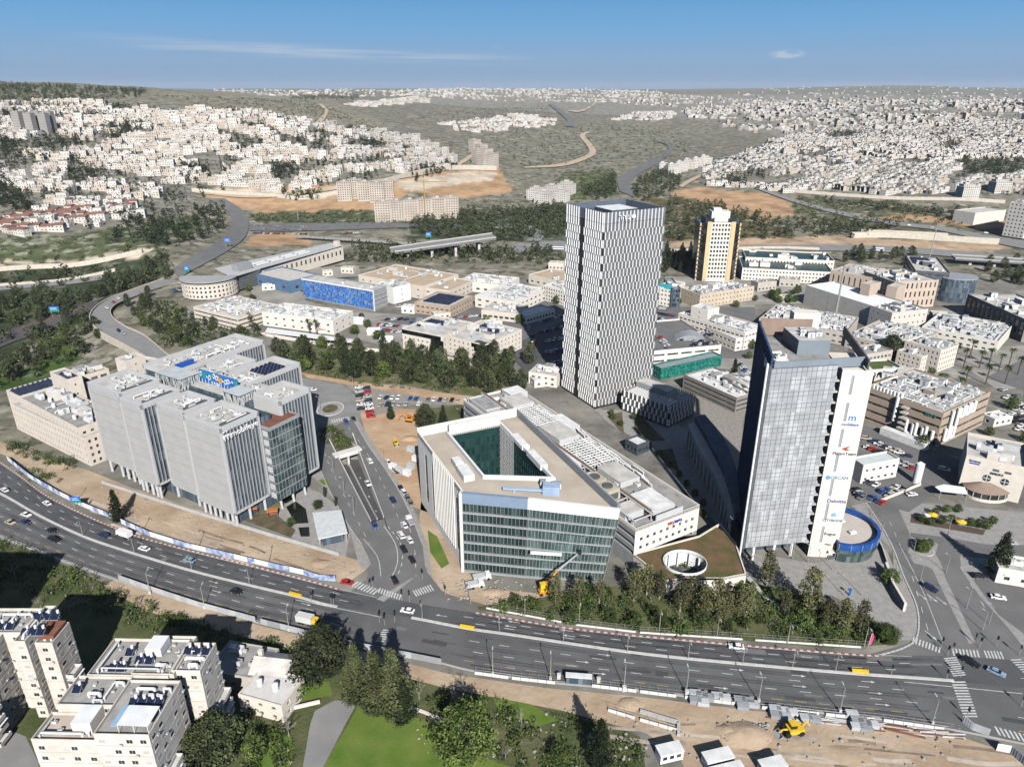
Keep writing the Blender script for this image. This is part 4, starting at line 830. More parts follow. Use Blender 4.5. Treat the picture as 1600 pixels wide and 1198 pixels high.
# ================================================================ 3. long building behind it
def long_building():
 h=15.;fr=FR(P(993,830,h),P(1093,792,h));D=124.;Wd=fr.L
 t=thing('long_laboratory','long low office with a pipe-covered roof behind the triangular glass office','office building',fr.p(Wd/2,D/2,0))
 wl,gl=MB(),MB();pts=rect(fr,0,Wd,0,D)
 facade(wl,gl,pts[0],pts[1],5.5,h+1,even(Wd,9,1.3,1.4),[(7,8.4),(10.3,11.7)],.35)
 facade(wl,gl,pts[1],pts[2],0,h+1,even(D,34,2.2,1),[(3,4.8),(6.8,8.6),(10.6,12.4)],.35)
 facade(wl,gl,pts[2],pts[3],0,h+1,even(Wd,9,1.6,1),[(3,4.8),(6.8,8.6),(10.6,12.4)],.35)
 wl.build('wall',STONEW,t);gl.build('window_panes',WIN,t,kind='stuff')
 m=MB()
 facade(m,m,pts[3],pts[0],0,h-.2,[(.3,D-.3)],[(5.4,6.9),(8.4,9.9),(11.4,12.9)],1.2,0,1)
 m.build('louvred_side',[MGREY,DGREY],t)
 rf=MB();rf.sheet(rect(fr,.3,Wd-.3,.3,D-.3),h);rf.build('roof',ROOFG,t)
 m=MB();m.ring(pts,inset(pts,.4),h-.3,h+1);m.build('parapet',STONEW,t)
 fm=MB()
 for b in np.arange(2,D-2,4.2):
  fm.box(fr,.4,8.6,b,b+.25,h+2.4,h+2.8);fm.box(fr,.4,.7,b,b+.25,h,h+2.4);fm.box(fr,8.3,8.6,b,b+.25,h,h+2.8)
 fm.box(fr,.3,.75,1,D-2,h+2.8,h+3.1);fm.box(fr,8.2,8.65,1,D-2,h+2.8,h+3.1);fm.build('roof_frame',LGREY,t,kind='stuff')
 for(b0,b1,mm,z)in((6,13,ROOFC,2.7),(42,62,ROOFW,3.2),(84,100,ROOFC,3.2),(104,118,ROOFG,3.0)):m=MB();m.box(fr,.5,8.5,b0,b1,h,h+z,0,mt=1);m.build('penthouse',[LGREY,mm],t)
 m=MB();m.box(fr,9,9.5,3,D-3,h,h+3.6);m.build('brown_screen',BROWN,t)
 for(a0,a1,b0,b1,z,mm)in((10,20,3,16,2.6,ROOFW),(13,22,24,38,2.4,ROOFC),(12,22,62,78,3.4,ROOFC),(13,24,100,112,3.2,ROOFC),(22,28,70,84,2.8,ROOFW),(19,28,112,121,3,ROOFW)):
  m=MB();m.box(fr,a0,min(a1,Wd-.6),b0,b1,h,h+z,0,mt=1);m.build('penthouse',[LGREY,mm],t)
 r=random.Random(4);mb=MB()
 for(b0,b1)in((40,61),(80,100)):
  for i in range(12):a=11+i*1.35;z=h+1.2+r.random();mb.tube(fr.p(a,b0,z),fr.p(a,b1,z),.22,5);
  for i in range(12):b=b0+i*(b1-b0)/12;z=h+2.4;mb.tube(fr.p(10.4,b,z),fr.p(22+r.random()*4,b,z),.18,5);mb.tube(fr.p(10.6,b,h),fr.p(10.6,b,z),.12,4);mb.tube(fr.p(22,b,h),fr.p(22,b,z),.12,4)
 for i in range(26):a=22.5+r.random()*4;b=18+i*3;mb.tube(fr.p(a,b,h+1.5),fr.p(a,b+6,h+1.5+r.random()),.25,5);mb.tube(fr.p(a,b,h),fr.p(a,b,h+1.5),.2,5)
 mb.build('pipework',WHITE,t,kind='stuff')
 clutter(t,fr,10,Wd-1,16,62,h,16,6,(0,1,2,4),0,.8);clutter(t,fr,10,Wd-1,84,122,h,14,8,(0,1,4),0,.8)
 for(b0,b1)in((18,24.5),(25.5,32)):
  m=MB();m.box(fr,1.6,7.6,b0,b1,h+.3,h+5,0);m.tube(fr.p(4.6,(b0+b1)/2,h+5),fr.p(4.6,(b0+b1)/2,h+5.5),1.9,14,1)
  m.box(fr,2.2,7,b0-.04,b0,h+1,h+3.6,1);m.build('cooling_tower',[mat('beige_metal',(.44,.40,.31),.6),DGREY],t)
 m=MB();m.box(fr,8.8,Wd-8,-.02,.4,h+.8,h+3.0);m.build('roof_screen',LGREY,t)
 text('כלשים',fr.p(18.5,-.2,12.9),1.7,fr.u,mat('sign_blue',(.03,.06,.45),.5),t);m=MB()
 for k in range(4):m.box(fr,14.3+k*.55,14.65+k*.55,-.2,-.02,12.3+.3*(k%2),13.5)
 m.build('sign_mark',REDM,t)
 zp=5.2;po=[P(x,y,zp)[:2]for x,y in((988,866),(1040,909),(1070,905),(1130,905),(1166,898),(1150,850),(1125,818),(1092,838))]
 t=thing('garden_podium','planted roof podium with a white oval opening beside the grey tower','building',(*P(1075,875,0)[:2],0))
 c=P(1070,880,zp);rx,ry=abs(P(1103,880,zp)[0]-c[0]),abs(P(1070,862,zp)[1]-c[1]);N=32
 ov=[(c[0]+rx*math.cos(2*math.pi*i/N),c[1]+ry*math.sin(2*math.pi*i/N))for i in range(N)]
 out=[]
 for x,y in ov:
  dx,dy=x-c[0],y-c[1];best=1e9
  for i in range(len(po)):
   x0,y0=po[i];x1,y1=po[(i+1)%len(po)];ex,ey=x1-x0,y1-y0;dt=dx*-ey+dy*ex
   if abs(dt)<1e-9:continue
   s=((x0-c[0])*-ey+(y0-c[1])*ex)/dt;k=(dx*(y0-c[1])-dy*(x0-c[0]))/-dt if dt else 0
   k=(dx*(c[1]-y0)-dy*(c[0]-x0))/(dx*ey-dy*ex)
   if s>0 and-.001<=k<=1.001:best=min(best,s)
  out.append((c[0]+dx*best,c[1]+dy*best))
 m=MB();m.add([(x,y,zp)for x,y in out]+[(x,y,zp)for x,y in ov],[(i,(i+1)%N,N+(i+1)%N,N+i)for i in range(N)]);m.build('planted_roof',mat('planted_roof',(.07,.085,.025),.95,0,.22,(.19,.105,.065),7,bump=.3),t)
 m=MB();m.prism(po,0,zp+.5,top=False);m.ring(po,inset(po,.45),zp-.2,zp+.5);m.build('wall',STONE,t)
 m=MB();m.ring([(c[0]+(x-c[0])*1.03,c[1]+(y-c[1])*1.03)for x,y in ov],ov,zp-.3,zp+.9)
 m.add([(x,y,.1)for x,y in ov]+[(x,y,zp)for x,y in ov],[((i+1)%N,i,N+i,N+(i+1)%N)for i in range(N)]);m.build('oval_rim',WHITE,t)
 m=MB();m.sheet(ov,.12);m.build('oval_floor',ASPH2,t)
 for k in range(5):a=.5+k*.6;m=MB();m.tube((c[0]+.9*rx*math.cos(a),c[1]+.9*ry*math.sin(a),0),(c[0]+.9*rx*math.cos(a),c[1]+.9*ry*math.sin(a),zp),.35,8);m.build('column',WHITE,t)
 m=MB();q=FR(po[0],po[1]);m.box(q,q.L*.42,q.L*.72,-.03,.3,.05,3.4);m.build('vehicle_door',BLACKM,t)
long_building()
# ================================================================ 4. black-and-white checker tower with its annex
CHW=mat('panel_white',(.66,.66,.645),.55,.04,.4);CHG=mat('panel_dark',(.13,.132,.135),.45,.3,.35)
def checker(wm,dm,p0,p1,z0,z1,rows,per,ph=0):
 L=math.hypot(p1[0]-p0[0],p1[1]-p0[1]);u=((p1[0]-p0[0])/L,(p1[1]-p0[1])/L);n=(u[1],-u[0]);nc=max(1,round(L/per));per=L/nc;fh=(z1-z0)/rows
 def q(s,d,z):return(p0[0]+u[0]*s+n[0]*d,p0[1]+u[1]*s+n[1]*d,z)
 for k in range(rows):
  za,zb=z0+fh*k,z0+fh*(k+1)-.05
  for i in range(nc+1):
   s=(i+(.5 if(k+ph)%2 else 0))*per;a,b,c=s,min(s+per*.14,L),min(s+per*.40,L)
   if a>=L-.05:continue
   wm.add([q(a,0,za),q(b,.42,za),q(c,0,za),q(a,0,zb),q(b,.42,zb),q(c,0,zb)],[(0,1,4,3),(1,2,5,4),(3,4,5),(2,1,0)])
   d0,d1=min(s+per*.5,L),min(s+per*.8,L)
   if d1-d0>.1:dm.add([q(d0,.02,za),q(d1,.22,za),q(d1,.02,za),q(d0,.02,zb),q(d1,.22,zb),q(d1,.02,zb)],[(0,1,4,3),(1,2,5,4),(3,4,5)])
def checker_tower():
 L,F=(27.1,356.2),(41.9,328.2);fr=FR(F,(F[0]+(L[1]-F[1]),F[1]+(F[0]-L[0])));Wd,D,z1=35.6,math.hypot(F[0]-L[0],F[1]-L[1]),98.
 t=thing('checker_tower','tall tower clad in black and white checkered vertical panels','tower',fr.p(Wd/2,D/2,0))
 m=MB();m.prism([fr(0,0),fr(Wd,0),fr(Wd,D),fr(0,D)],0,93.2);m.build('glass_core',panes('tower_glass',(.012,.013,.015),(.06,.063,.068),.1,1.3,3.7),t)
 pts=rect(fr,0,Wd,0,D);rows=25
 def face(nm,p0,p1,ph,z0=1.2):
  w,d=MB(),MB();checker(w,d,p0,p1,z0,92.8,rows,2.1,ph);checker(w,d,p0,p1,92.9,z1,1,2.1,ph);w.build('white_panels',CHW,t,kind='stuff');d.build('dark_panels',CHG,t,kind='stuff')
 face('front',pts[0],pts[1],0);face('right',pts[1],pts[2],1);face('back',pts[2],pts[3],0)
 a,b=fr(0,D),fr(0,D*.60);face('left',a,b,0);a,b=fr(0,D*.50),fr(0,0);face('left',a,b,1)
 m=MB();m.box(fr,-.12,.3,D*.5,D*.6,0,92);m.build('dark_slot',BLACKM,t)
 m=MB();po=rect(fr,.05,Wd-.05,.05,D-.05);m.ring(po,inset(po,.25),92.9,z1-.1);m.build('roof_screen',mat('screen_blue_grey',(.10,.13,.17),.4),t)
 m=MB();m.sheet(inset(po,.2),93.2);m.build('roof',ROOFG,t);m=MB();m.box(fr,11,26,9,24,93.2,97.0,0,mt=1);m.box(fr,4,10,12,26,93.2,95.8,0);m.build('plant_house',[mat('navy_panel',(.055,.075,.10),.5),ROOFW],t)
 clutter(t,fr,2,33,2,9,93.2,9,2,(0,1,4),4,.8);clutter(t,fr,26,34,10,30,93.2,7,5,(0,1),0,.8)
 text('רה ע',fr.p(Wd*.32,-.8,95.2),3.4,fr.u,WHITE,t,ext=.2);m=MB();m.tube(fr.p(Wd*.46,-.9,95.3),fr.p(Wd*.46,-.6,95.3),1.1,8);m.build('sign_emblem',WHITE,t)
 f2=FR(P(1047,636,11),P(1087,617,11));D2=f2.px(992,600,11)[1]
 t=thing('checker_annex','low annex in the same checkered cladding beside the tall tower','office building',f2.p(f2.L/2,D2/2,0));W2=f2.L
 m=MB();m.prism(rect(f2,.1,W2-.1,.1,D2-.1),0,10.2);m.build('glass_core',MATS['tower_glass'],t);w,d=MB(),MB();pt=rect(f2,0,W2,0,D2)
 for i in range(4):checker(w,d,pt[i],pt[(i+1)%4],1,11.2,3,2.6,i)
 w.build('white_panels',CHW,t,kind='stuff');d.build('dark_panels',CHG,t,kind='stuff');m=MB();m.sheet(inset(pt,.3),10.3);m.build('roof',ROOFG,t)
 m=MB()
 for k in range(15):b=2+k*(D2-4)/15;m.box(f2,.3,W2*.4,b,b+.5,10.6,11.2)
 m.build('roof_beams',CHW,t);m=MB();m.box(f2,W2*.45,W2*.8,D2*.3,D2*.95,10.3,13.4,0,mt=1);m.build('penthouse',[MGREY,ROOFC],t);clutter(t,f2,1,W2-1,2,D2*.3,10.3,5,4,(0,1),0,.7)
checker_tower()
# ================================================================ 5. grey office tower with the stone slab (right)
def grey_tower():
 z1,zb=71.2,6.;FL,FRr,BR,BL=(79.1,201.9),(100.9,205.3),(108,239.5),(87,239.5)
 t=thing('grey_tower','grey glazed office tower with a cream stone slab carrying company names','tower',(96,225,0));fr=FR(FL,FRr);Wd=fr.L
 m=MB();m.prism([(FL[0]+.6,FL[1]+.6),(FRr[0],FRr[1]+.3),BR,(BL[0]+.5,BL[1])],zb,z1-1.5,0,True,True);m.build('core',[MGREY],t)
 GP=panes('grey_panes',(.31,.315,.32),(.47,.48,.485),.25,1.6,4.0,.4);fl=16;fh=(z1-zb)/fl;nc=13
 for k in range(fl):
  m=MB();za,zc=zb+fh*k,zb+fh*(k+1)
  for i in range(nc):
   a0,a1=Wd*i/nc+.07,Wd*(i+1)/nc-.07
   for(p,q,d)in((za+.08,za+fh*.6,0),(za+fh*.64,zc-.08,.05)):m.add([fr.p(a0,-.25-d,p),fr.p(a1,-.25,p),fr.p(a1,-.25,q),fr.p(a0,-.25-d,q)],[(0,1,2,3)])
  m.build('glazed_storey',GP,t)
 m=MB();m.box(fr,0,Wd,-.2,.6,zb,z1);m.build('front_backing',mat('joint_grey',(.15,.15,.155),.6),t)
 m=MB();f2=FR(BL,FL);m.box(f2,0,f2.L-1.6,-.1,.5,zb-2,z1+3.5);m.build('mirror_flank',mat('flank_glass',(.03,.065,.15),.1,.2,.06,spec=.8),t)
 m=MB()
 for k in range(int(f2.L/1.5)):m.box(f2,k*1.5,k*1.5+.1,-.28,-.08,zb-2,z1+3.4)
 m.build('flank_mullions',mat('navy_mullion',(.03,.05,.10),.4),t,kind='stuff')
 m=MB();m.box(fr,-1.5,-.2,-.4,.5,zb,z1+1)
 for k in range(48):z=zb+k*(z1-zb)/48;m.box(fr,-1.5,-.2,-.65,-.4,z,z+.2)
 m.build('ladder_strip',DGREY,t);m=MB();m.tube(fr.p(-1.7,-.6,0),fr.p(-1.7,-.6,z1+2),.35,8);m.build('edge_column',WHITE,t)
 text('IDT',f2.p(f2.L*.80,-.5,z1-1.5),4,f2.u,WHITE,t)
 for a in(4,11.5,18):m=MB();m.tube(fr.p(a,1,0),fr.p(a,1,zb),.5,10);m.build('column',WHITE,t)
 m=MB();m.prism([fr(2,6),fr(Wd,6),BR,BL],0,zb);m.build('lobby_glass',GLASSB,t)
 cf=FR((102.7,205.3),(112.0,204.4));cw=cf.L;wl,gl=MB(),MB()
 slots=[(6+9.2*k,12.5+9.2*k)for k in range(7)]
 facade(wl,gl,cf(0,0),cf(cw,0),0,z1-1.6,[(3.0,3.9)],slots,.15)
 for p,q in((cf(cw,0),cf(cw,16)),(cf(cw,16),cf(0,16)),(cf(0,16),cf(0,0))):facade(wl,gl,p,q,0,z1-1.6,[],[])
 wl.sheet(rect(cf,0,cw,0,16),z1-1.6);wl.build('stone_slab',mat('slab_stone',(.70,.635,.545),.85,.05,.5),t);gl.build('slot_windows',MGREY,t)
 for k in range(17):
  z=5.4+k*3.75;m=MB();m.prism([fr(Wd-.2,.2),cf(-.02,.5),cf(-.02,6),fr(Wd-.2,5)],z,z+.45,0,True,True);m.tube((*cf(-.4,3),z+.45),(*fr(Wd,.6),z+1.4),.05,4);m.build('balcony',CONC,t)
  m=MB();q=fr(Wd+.9,1.6);m.box(FR(q,(q[0]+1,q[1])),-.4,.4,-.4,.4,z+.45,z+1.4);m.build('balcony_unit',LGREY,t)
 for s,z,sz,c in(('mobileye',51,1.75,(.02,.14,.50)),('MalamTeam',40.5,1.8,(.03,.04,.22)),('ORCAM',31.5,1.9,(.12,.32,.50)),('Deloitte',22.6,2.2,(.02,.03,.25)),('CITYBOOK',15,1.6,(.03,.16,.38)),('Regus',9.6,1.9,(.06,.06,.07)),('Mapa',5.4,1.2,(.1,.1,.11))):
  text(s,cf.p(6.0 if s not in('MalamTeam','mobileye','ORCAM')else 5.4,-.12,z),sz*.84,cf.u,mat('sign_'+s.lower(),c,.5,0),t,'company_sign',.06)
 text('m',cf.p(5.7,-.12,53.4),3.4,cf.u,mat('sign_m',(.02,.22,.62),.5,0),t,'company_logo',.06);m=MB();m.add([cf.p(x,-.14,z)for x,z in((4.2,42.4),(6.8,43.4),(5.8,42.2),(7.2,41.8),(5.6,41.6))],[(0,1,2,3,4)]);m.build('company_logo',REDM,t)
 m=MB();m.tube(cf.p(1.8,-.1,31.5),cf.p(1.8,-.2,31.5),.75,8);m.build('company_logo',mat('sign_orcam',(.1,.3,.5)),t);m=MB();m.tube(cf.p(6,-.1,17.3),cf.p(6,-.2,17.3),.8,8);m.build('company_logo',mat('sign_lightblue',(.15,.4,.65),.5),t)
 m=MB();m.sheet([fr(-.5,.5),fr(Wd,.5),BR,BL],z1-1.4);m.build('roof',ROOFG,t)
 m=MB();m.box(fr,1,Wd+9,.3,.8,z1-1,z1+2);m.build('roof_screen',mat('screen_grey',(.20,.235,.265),.5,.08),t)
 m=MB();f3=FR(FRr,BR);m.box(f3,0,f3.L,-9,-8.5,z1-1,z1+2.2);m.build('roof_screen',DGREY,t)
 f4=FR((94,221),(104,221));m=MB();m.box(f4,-1,9.5,-3,11,z1-1.4,z1+3.6,0,mt=1);m.build('plant_house',[MATS['screen_grey'],ROOFC],t);clutter(t,f4,0,9,-2,10,z1+3.6,5,7,(0,3,4),0,.6)
 m=MB();f5=FR((87,237),(105,236));m.box(f5,0,17.5,0,.5,z1-1,z1+5);m.build('rear_screen',BROWN,t);m=MB();m.box(f5,11,20,0.6,5,z1-1,z1+7);m.build('white_stair_head',STONEW,t)
 clutter(t,fr,3,12,4,16,z1-1.4,8,3,(0,1,4),6,.8);clutter(t,fr,1,22,1.5,5,z1-1.4,7,9,(0,4),0,.7)
 c=(116.5,213.5);t2=thing('round_wing','low round glazed wing with a blue glass band at the foot of the grey tower','building',(*c,0));N=28
 arc=[(c[0]+12.5*math.cos(a),c[1]+12.5*math.sin(a))for a in np.linspace(-2.0,2.0,N)]
 for z0,za,rr,mm,nm in((0,2.8,.96,GLASSG,'lower_glass'),(2.8,5.2,1.,GLASSG,'upper_glass'),(5.2,7.6,1.03,mat('blue_glass',(.02,.08,.30),.12,.25,.4),'blue_band')):
  m=MB();p=[(c[0]+(x-c[0])*rr,c[1]+(y-c[1])*rr)for x,y in arc]
  if nm!='blue_band':m.prism(p,z0,za)
  else:
   i_=[(c[0]+(x-c[0])*.94,c[1]+(y-c[1])*.94)for x,y in arc];m.ring(p,i_,z0,za)
  m.build(nm,mm,t2)
 m=MB();m.sheet([(c[0]+(x-c[0])*.99,c[1]+(y-c[1])*.99)for x,y in arc],5.9);m.build('roof',mat('roof_pink',(.52,.47,.42),.9,.08),t2)
 for i in range(0,N,2):x,y=arc[i];m=MB();m.tube((c[0]+(x-c[0])*1.04,c[1]+(y-c[1])*1.04,5.2),(c[0]+(x-c[0])*1.04,c[1]+(y-c[1])*1.04,7.7),.08,4);m.build('band_post',LGREY,t2)
 for a,b in((6,3),(7,-4)):f=FR((c[0]+a-5,c[1]+b),(c[0]+a-4,c[1]+b+.3));m=MB();m.box(f,0,2.6,0,1.2,5.9,6.7);m.build('skylight',WHITE,t2)
 c=P(1305,868);f=FR(c,(c[0]+1,c[1]-.05));t3=thing('terrace_canopy','white pavilion tent on the paving in front of the grey tower','canopy',c);m=MB();m.add([f.p(-3.5,-2.4,2.9),f.p(3.8,-2.4,2.9),f.p(3.8,2.6,3.4),f.p(-3.5,2.6,3.4)],[(0,1,2,3)]);m.add([f.p(-3.5,-2.4,2.7),f.p(3.8,-2.4,2.7),f.p(3.8,-2.4,2.9),f.p(-3.5,-2.4,2.9)],[(0,1,2,3)]);m.build('canvas',WHITE,t3)
 for a in(-3.4,-1,1.4,3.7):
  for b in(-2.3,2.5):m=MB();m.tube(f.p(a,b,0),f.p(a,b,2.9),.06,5);m.build('post',LGREY,t3)
 m=MB();m.box(f,-3,3.2,-2.2,2,.1,1.0);m.build('side_panels',GLASSB,t3)
 zc=11.;A=smooth_line([P(x,y,zc)[:2]for x,y in((1075,662),(1092,700),(1118,745),(1136,788),(1142,812))],30);B=smooth_line([P(x,y,zc)[:2]for x,y in((1100,655),(1128,690),(1148,738),(1154,786),(1156,810))],30)
 t4=thing('curved_colonnade','curved low stone building with a colonnade in the shade of the grey tower','building',(*A[15],0));m=MB();n=len(A)
 for i in range(n-1):
  a,b,c_,d=A[i],A[i+1],B[i+1],B[i];m.add([(*a,zc-2.6),(*b,zc-2.6),(*b,zc),(*a,zc),(*c_,zc),(*d,zc)],[(0,1,2,3),(3,2,4,5)])
  e,f_=a+(d-a)*.18,b+(c_-b)*.18;m.quad((*e,0),(*f_,0),(*f_,zc-.1),(*e,zc-.1))
 m.build('curved_wall',STONEG,t4)
 for i in range(0,n,2):a=A[i]+(B[i]-A[i])*.03;m=MB();m.box(FR(a,a+(B[i]-A[i])),-.1,.7,-.35,.35,0,zc-2.5);m.build('column',STONE,t4)
 m=MB()
 for i in range(n-1):a,b=A[i]+(B[i]-A[i])*.4,A[i+1]+(B[i+1]-A[i+1])*.4;m.prism([tuple(a),tuple(b),tuple(B[i+1]),tuple(B[i])],zc,zc+2.6)
 m.build('upper_storey',[mat('navy_roof',(.06,.08,.11),.7,.2)],t4)
grey_tower()
# ================================================================ 6. dark stone tower behind the campus
def stone_tower():
 c=(172.,600.);z1=50.;t=thing('stone_tower','dark glass tower with sand-coloured stone strips and a white rooftop block','tower',(*c,0));fr=FR((c[0]-16.5,c[1]-11),(c[0]+16.5,c[1]-12))
 wl,gl=MB(),MB();Wd=33.;core=MB();core.prism([fr(0,3),fr(4,0),fr(29,0),fr(33,3),fr(33,22),fr(0,22)],0,z1-2);core.build('dark_glass',panes('tower_dark',(.01,.012,.014),(.05,.055,.06),.1,2,3.6),t)
 facade(wl,gl,fr(8.5,-.6),fr(24.5,-.6),0,z1-1,even(16,6,1.7,.3),[(3+3.55*k,5+3.55*k)for k in range(13)],.4);wl.build('white_centre',STONEW,t);gl.build('window_panes',WIN,t,kind='stuff')
 for a in(5,24.5):m=MB();m.box(fr,a,a+3.4,-1.2,.5,0,z1-.5);m.build('sand_strip',mat('sand_stone',(.62,.45,.25),.85,.06),t)
 for a in(-.3,32.1):m=MB();m.box(fr,a,a+1.2,2.4,6,0,z1-2);m.build('sand_edge',MATS['sand_stone'],t)
 m=MB()
 for k in range(13):z=3+3.55*k;m.box(fr,-.1,5,1.2,3,z-.2,z+.15);m.box(fr,28,33.1,1.2,3,z-.2,z+.15)
 m.build('floor_bands',DGREY,t,kind='stuff')
 m=MB();m.box(fr,4,29,3,20,z1-2,z1+1.5);m.build('crown',BLACKM,t);m=MB();m.box(fr,9,24,5,16,z1+1.5,z1+7,bot=False);m.box(fr,10.5,17,6,12,z1+7,z1+9.5);m.box(fr,11,22,2.2,3.5,z1-1,z1+2.8);m.build('rooftop_block',STONEW,t)
 clutter(t,fr,8,26,4,18,z1+7,3,1,(0,3),0,.7)
stone_tower()
# ================================================================ the rest of the campus, building by building
BEIGE=mat('beige_wall',(.62,.555,.475),.88,.07,.3)
def b(*a,**k):return bldg(*a,**k)
b('stone_office','long cream stone office with rows of small windows at the left edge',(16,632),(132,687),(160,672),12.8,BEIGE,ROOFC,4,2.3,1.2,1.5,n=4,seed=2,par=.8)
b('stone_office','set-back upper storey of the cream office with grey flat roofs',(30,622),(122,671),(168,640),16.4,BEIGE,ROOFG,4,3,1.4,1.2,n=12,seed=3,par=.7,ducts=5)
b('stair_tower','square cream stair tower with solar panels behind the left stone office',(78,583),(104,596),(122,586),23,BEIGE,ROOFG,5,30,.8,1,n=1,seed=4,solar=(.3,.95,.2,.9))
b('stone_office','cream office wing with a dark louvred roof edge behind the stair tower',(122,592),(170,578),(160,566),17,BEIGE,ROOFG,4,4,3.2,1.8,n=10,seed=5)
b('stair_tower','slim cream tower block between the stone wing and the grey office complex',(180,562),(196,567),(222,556),24,BEIGE,ROOFC,6,30,.8,1,n=2,seed=6)
b('stone_office','cream office part with blue-black solar roof at the far left',(10,612),(30,622),(84,592),14,BEIGE,ROOFC,4,3,1.5,1.4,n=0,solar=(0,1,.05,.9),seed=7)
b('white_annex','low white roofed annex beyond the cream stone wing',(200,568),(225,573),(245,562),15,BEIGE,ROOFC,4,3,1.5,1.4,n=5,seed=8)
b('laboratory','beige laboratory with crowded roof machines below the curved stone hall',(302,481),(371,498),(400,470),9,BEIGE,ROOFC,3,4,3,1,n=26,ducts=10,seed=9,win='band')
b('white_laboratory','white flat-roofed laboratory with many roof units in front of the blue hall',(409,489),(520,503),(556,488),8.9,STONEW,ROOFW,2,7,2,1.2,n=34,ducts=22,seed=10)
b('flat_hall','wide flat hall with a pale roof and blue base left of the blue hall',(396,428),(452,441),(502,431),9,mat('hall_blue',(.10,.17,.28),.7),mat('hall_roof',(.52,.49,.45),.85),1,12,4,2,n=0,seed=11)
def blue_hall():
 t,fr,W_,D=b('blue_hall','long hall with a bright blue patterned front wall',(472,437),(583,456),(593,447),14.4,MGREY,ROOFC,4,4,3,2,n=3,seed=12,win='none',ret=True)
 r=random.Random(2);mats=[mat('blue_%d'%i,c,.5,.1)for i,c in enumerate(((.015,.10,.40),(.03,.17,.52),(.06,.24,.60),(.20,.27,.36)))];m=MB()
 nx,nz=40,9
 for i in range(nx):
  for k in range(nz):
   a0,a1=W_*i/nx,W_*(i+1)/nx;z0,z1=1+13.6*k/nz,1+13.6*(k+1)/nz;d=r.uniform(.1,.5)
   m.add([fr.p(a0,-.06,z0),fr.p(a1-.1,-d,z0+.1),fr.p(a1-.1,-.06,z1-.12),fr.p(a0+.1,-d*.4,z1-.12)],[(0,1,2),(0,2,3)],r.choice((0,0,1,1,1,2,3)))
 m.build('blue_shingles',mats,t,kind='stuff');m=MB();m.box(fr,-.3,W_+.3,-.7,.2,14.6,15.5);m.box(fr,W_,W_+.5,-.7,.2,0,14.6);m.build('white_frame',WHITE,t)
 o=MB()
 for z in np.arange(1.5,14,3.2):o.box(fr,W_+.1,W_+.6,.4,D,z,z+.35)
 o.build('open_decks',CONC,t)
blue_hall()
b('large_hall','large tan-roofed factory hall behind the blue hall',(560,431),(660,449),(716,430),9.5,BEIGE,ROOFT,2,8,2,1,n=8,ducts=3,seed=13)
b('white_block','plain white block beside the tan-roofed factory hall',(588,444),(614,451),(636,443),12,WHITE,ROOFG,3,40,1,1,n=4,seed=14)
b('large_hall','lower tan-roofed hall joined to the right of the large hall',(661,450),(702,456),(752,441),8,BEIGE,ROOFT,2,6,3,1,n=3,seed=15)
b('solar_hall','low brick-coloured hall with a white side and solar panels on its roof',(648,473),(703,481),(741,464),7.6,mat('tan_brick',(.42,.33,.25),.88),ROOFC,2,4,2.4,1,n=0,solar=(.12,.9,.15,.9),seed=16)
b('factory_hall','pale factory roofs with skylights right of the solar hall',(742,463),(806,474),(852,452),8,STONEW,ROOFW,2,6,3,1.4,n=14,ducts=6,seed=17)
b('factory_hall','low beige factory front with a strip of windows below the pale factory roofs',(752,486),(806,492),(812,475),5.5,BEIGE,ROOFC,1,4,3,1.6,n=4,seed=18)
b('factory_hall','white-roofed factory hall at the back near the stone pines',(716,440),(790,448),(830,437),7,STONEW,ROOFW,1,6,3,1.6,n=10,seed=19)
def black_stone():
 t,fr,W_,D=b('stone_black_office','cream office block with black glass top, left of the two',(628,515),(692,528),(726,503),12.6,STONE,ROOFC,4,3.4,1.2,1.1,n=5,seed=20,ret=True,solar=(.1,.6,.3,.8))
 m=MB();m.box(fr,-.12,W_*.95,-.12,.3,10.4,13.0);m.box(fr,W_*.78,W_+.1,-.15,.3,4,10.4);m.box(fr,W_*.88,W_+.1,-.15,.3,1,4);m.build('black_glass',panes('black_glass',(.006,.007,.008),(.02,.022,.024),.1,1.5,1.6),t)
 t,fr,W_,D=b('stone_black_office','cream office block with a stepped black glass corner, right of the two',(692,524),(757,541),(809,515),11.6,STONE,ROOFC,4,3.6,1.2,1.1,n=10,seed=21,ret=True,solar=(.2,.8,.5,.9))
 m=MB()
 for k,w in enumerate((10,8,5,2.5)):z=11.8-k*2.4;m.box(fr,W_-w,W_+.12,-.14,w*.6,z-2.4,z)
 m.build('black_glass',MATS['black_glass'],t)
black_stone()
b('terrace_house','low white stepped building at the foot of the checkered tower',(826,583),(870,590),(880,577),6,STONEW,ROOFC,2,4,1.6,1.2,n=4,seed=22)
b('terrace_house','small white-roofed pavilion by the car park left of the checkered tower',(800,489),(822,496),(848,478),5,STONEW,ROOFW,1,3,2,1.8,n=0,seed=23)
b('office_block','white gridded office left of the checkered tower, partly hidden by it',(848,447),(884,456),(896,446),11,STONEW,ROOFW,4,2.6,1.4,1.4,n=4,seed=24)
b('flat_hall','beige hall left of the checkered tower near the highway',(826,430),(876,441),(905,430),7,BEIGE,ROOFT,1,6,3,1.4,n=3,seed=25)
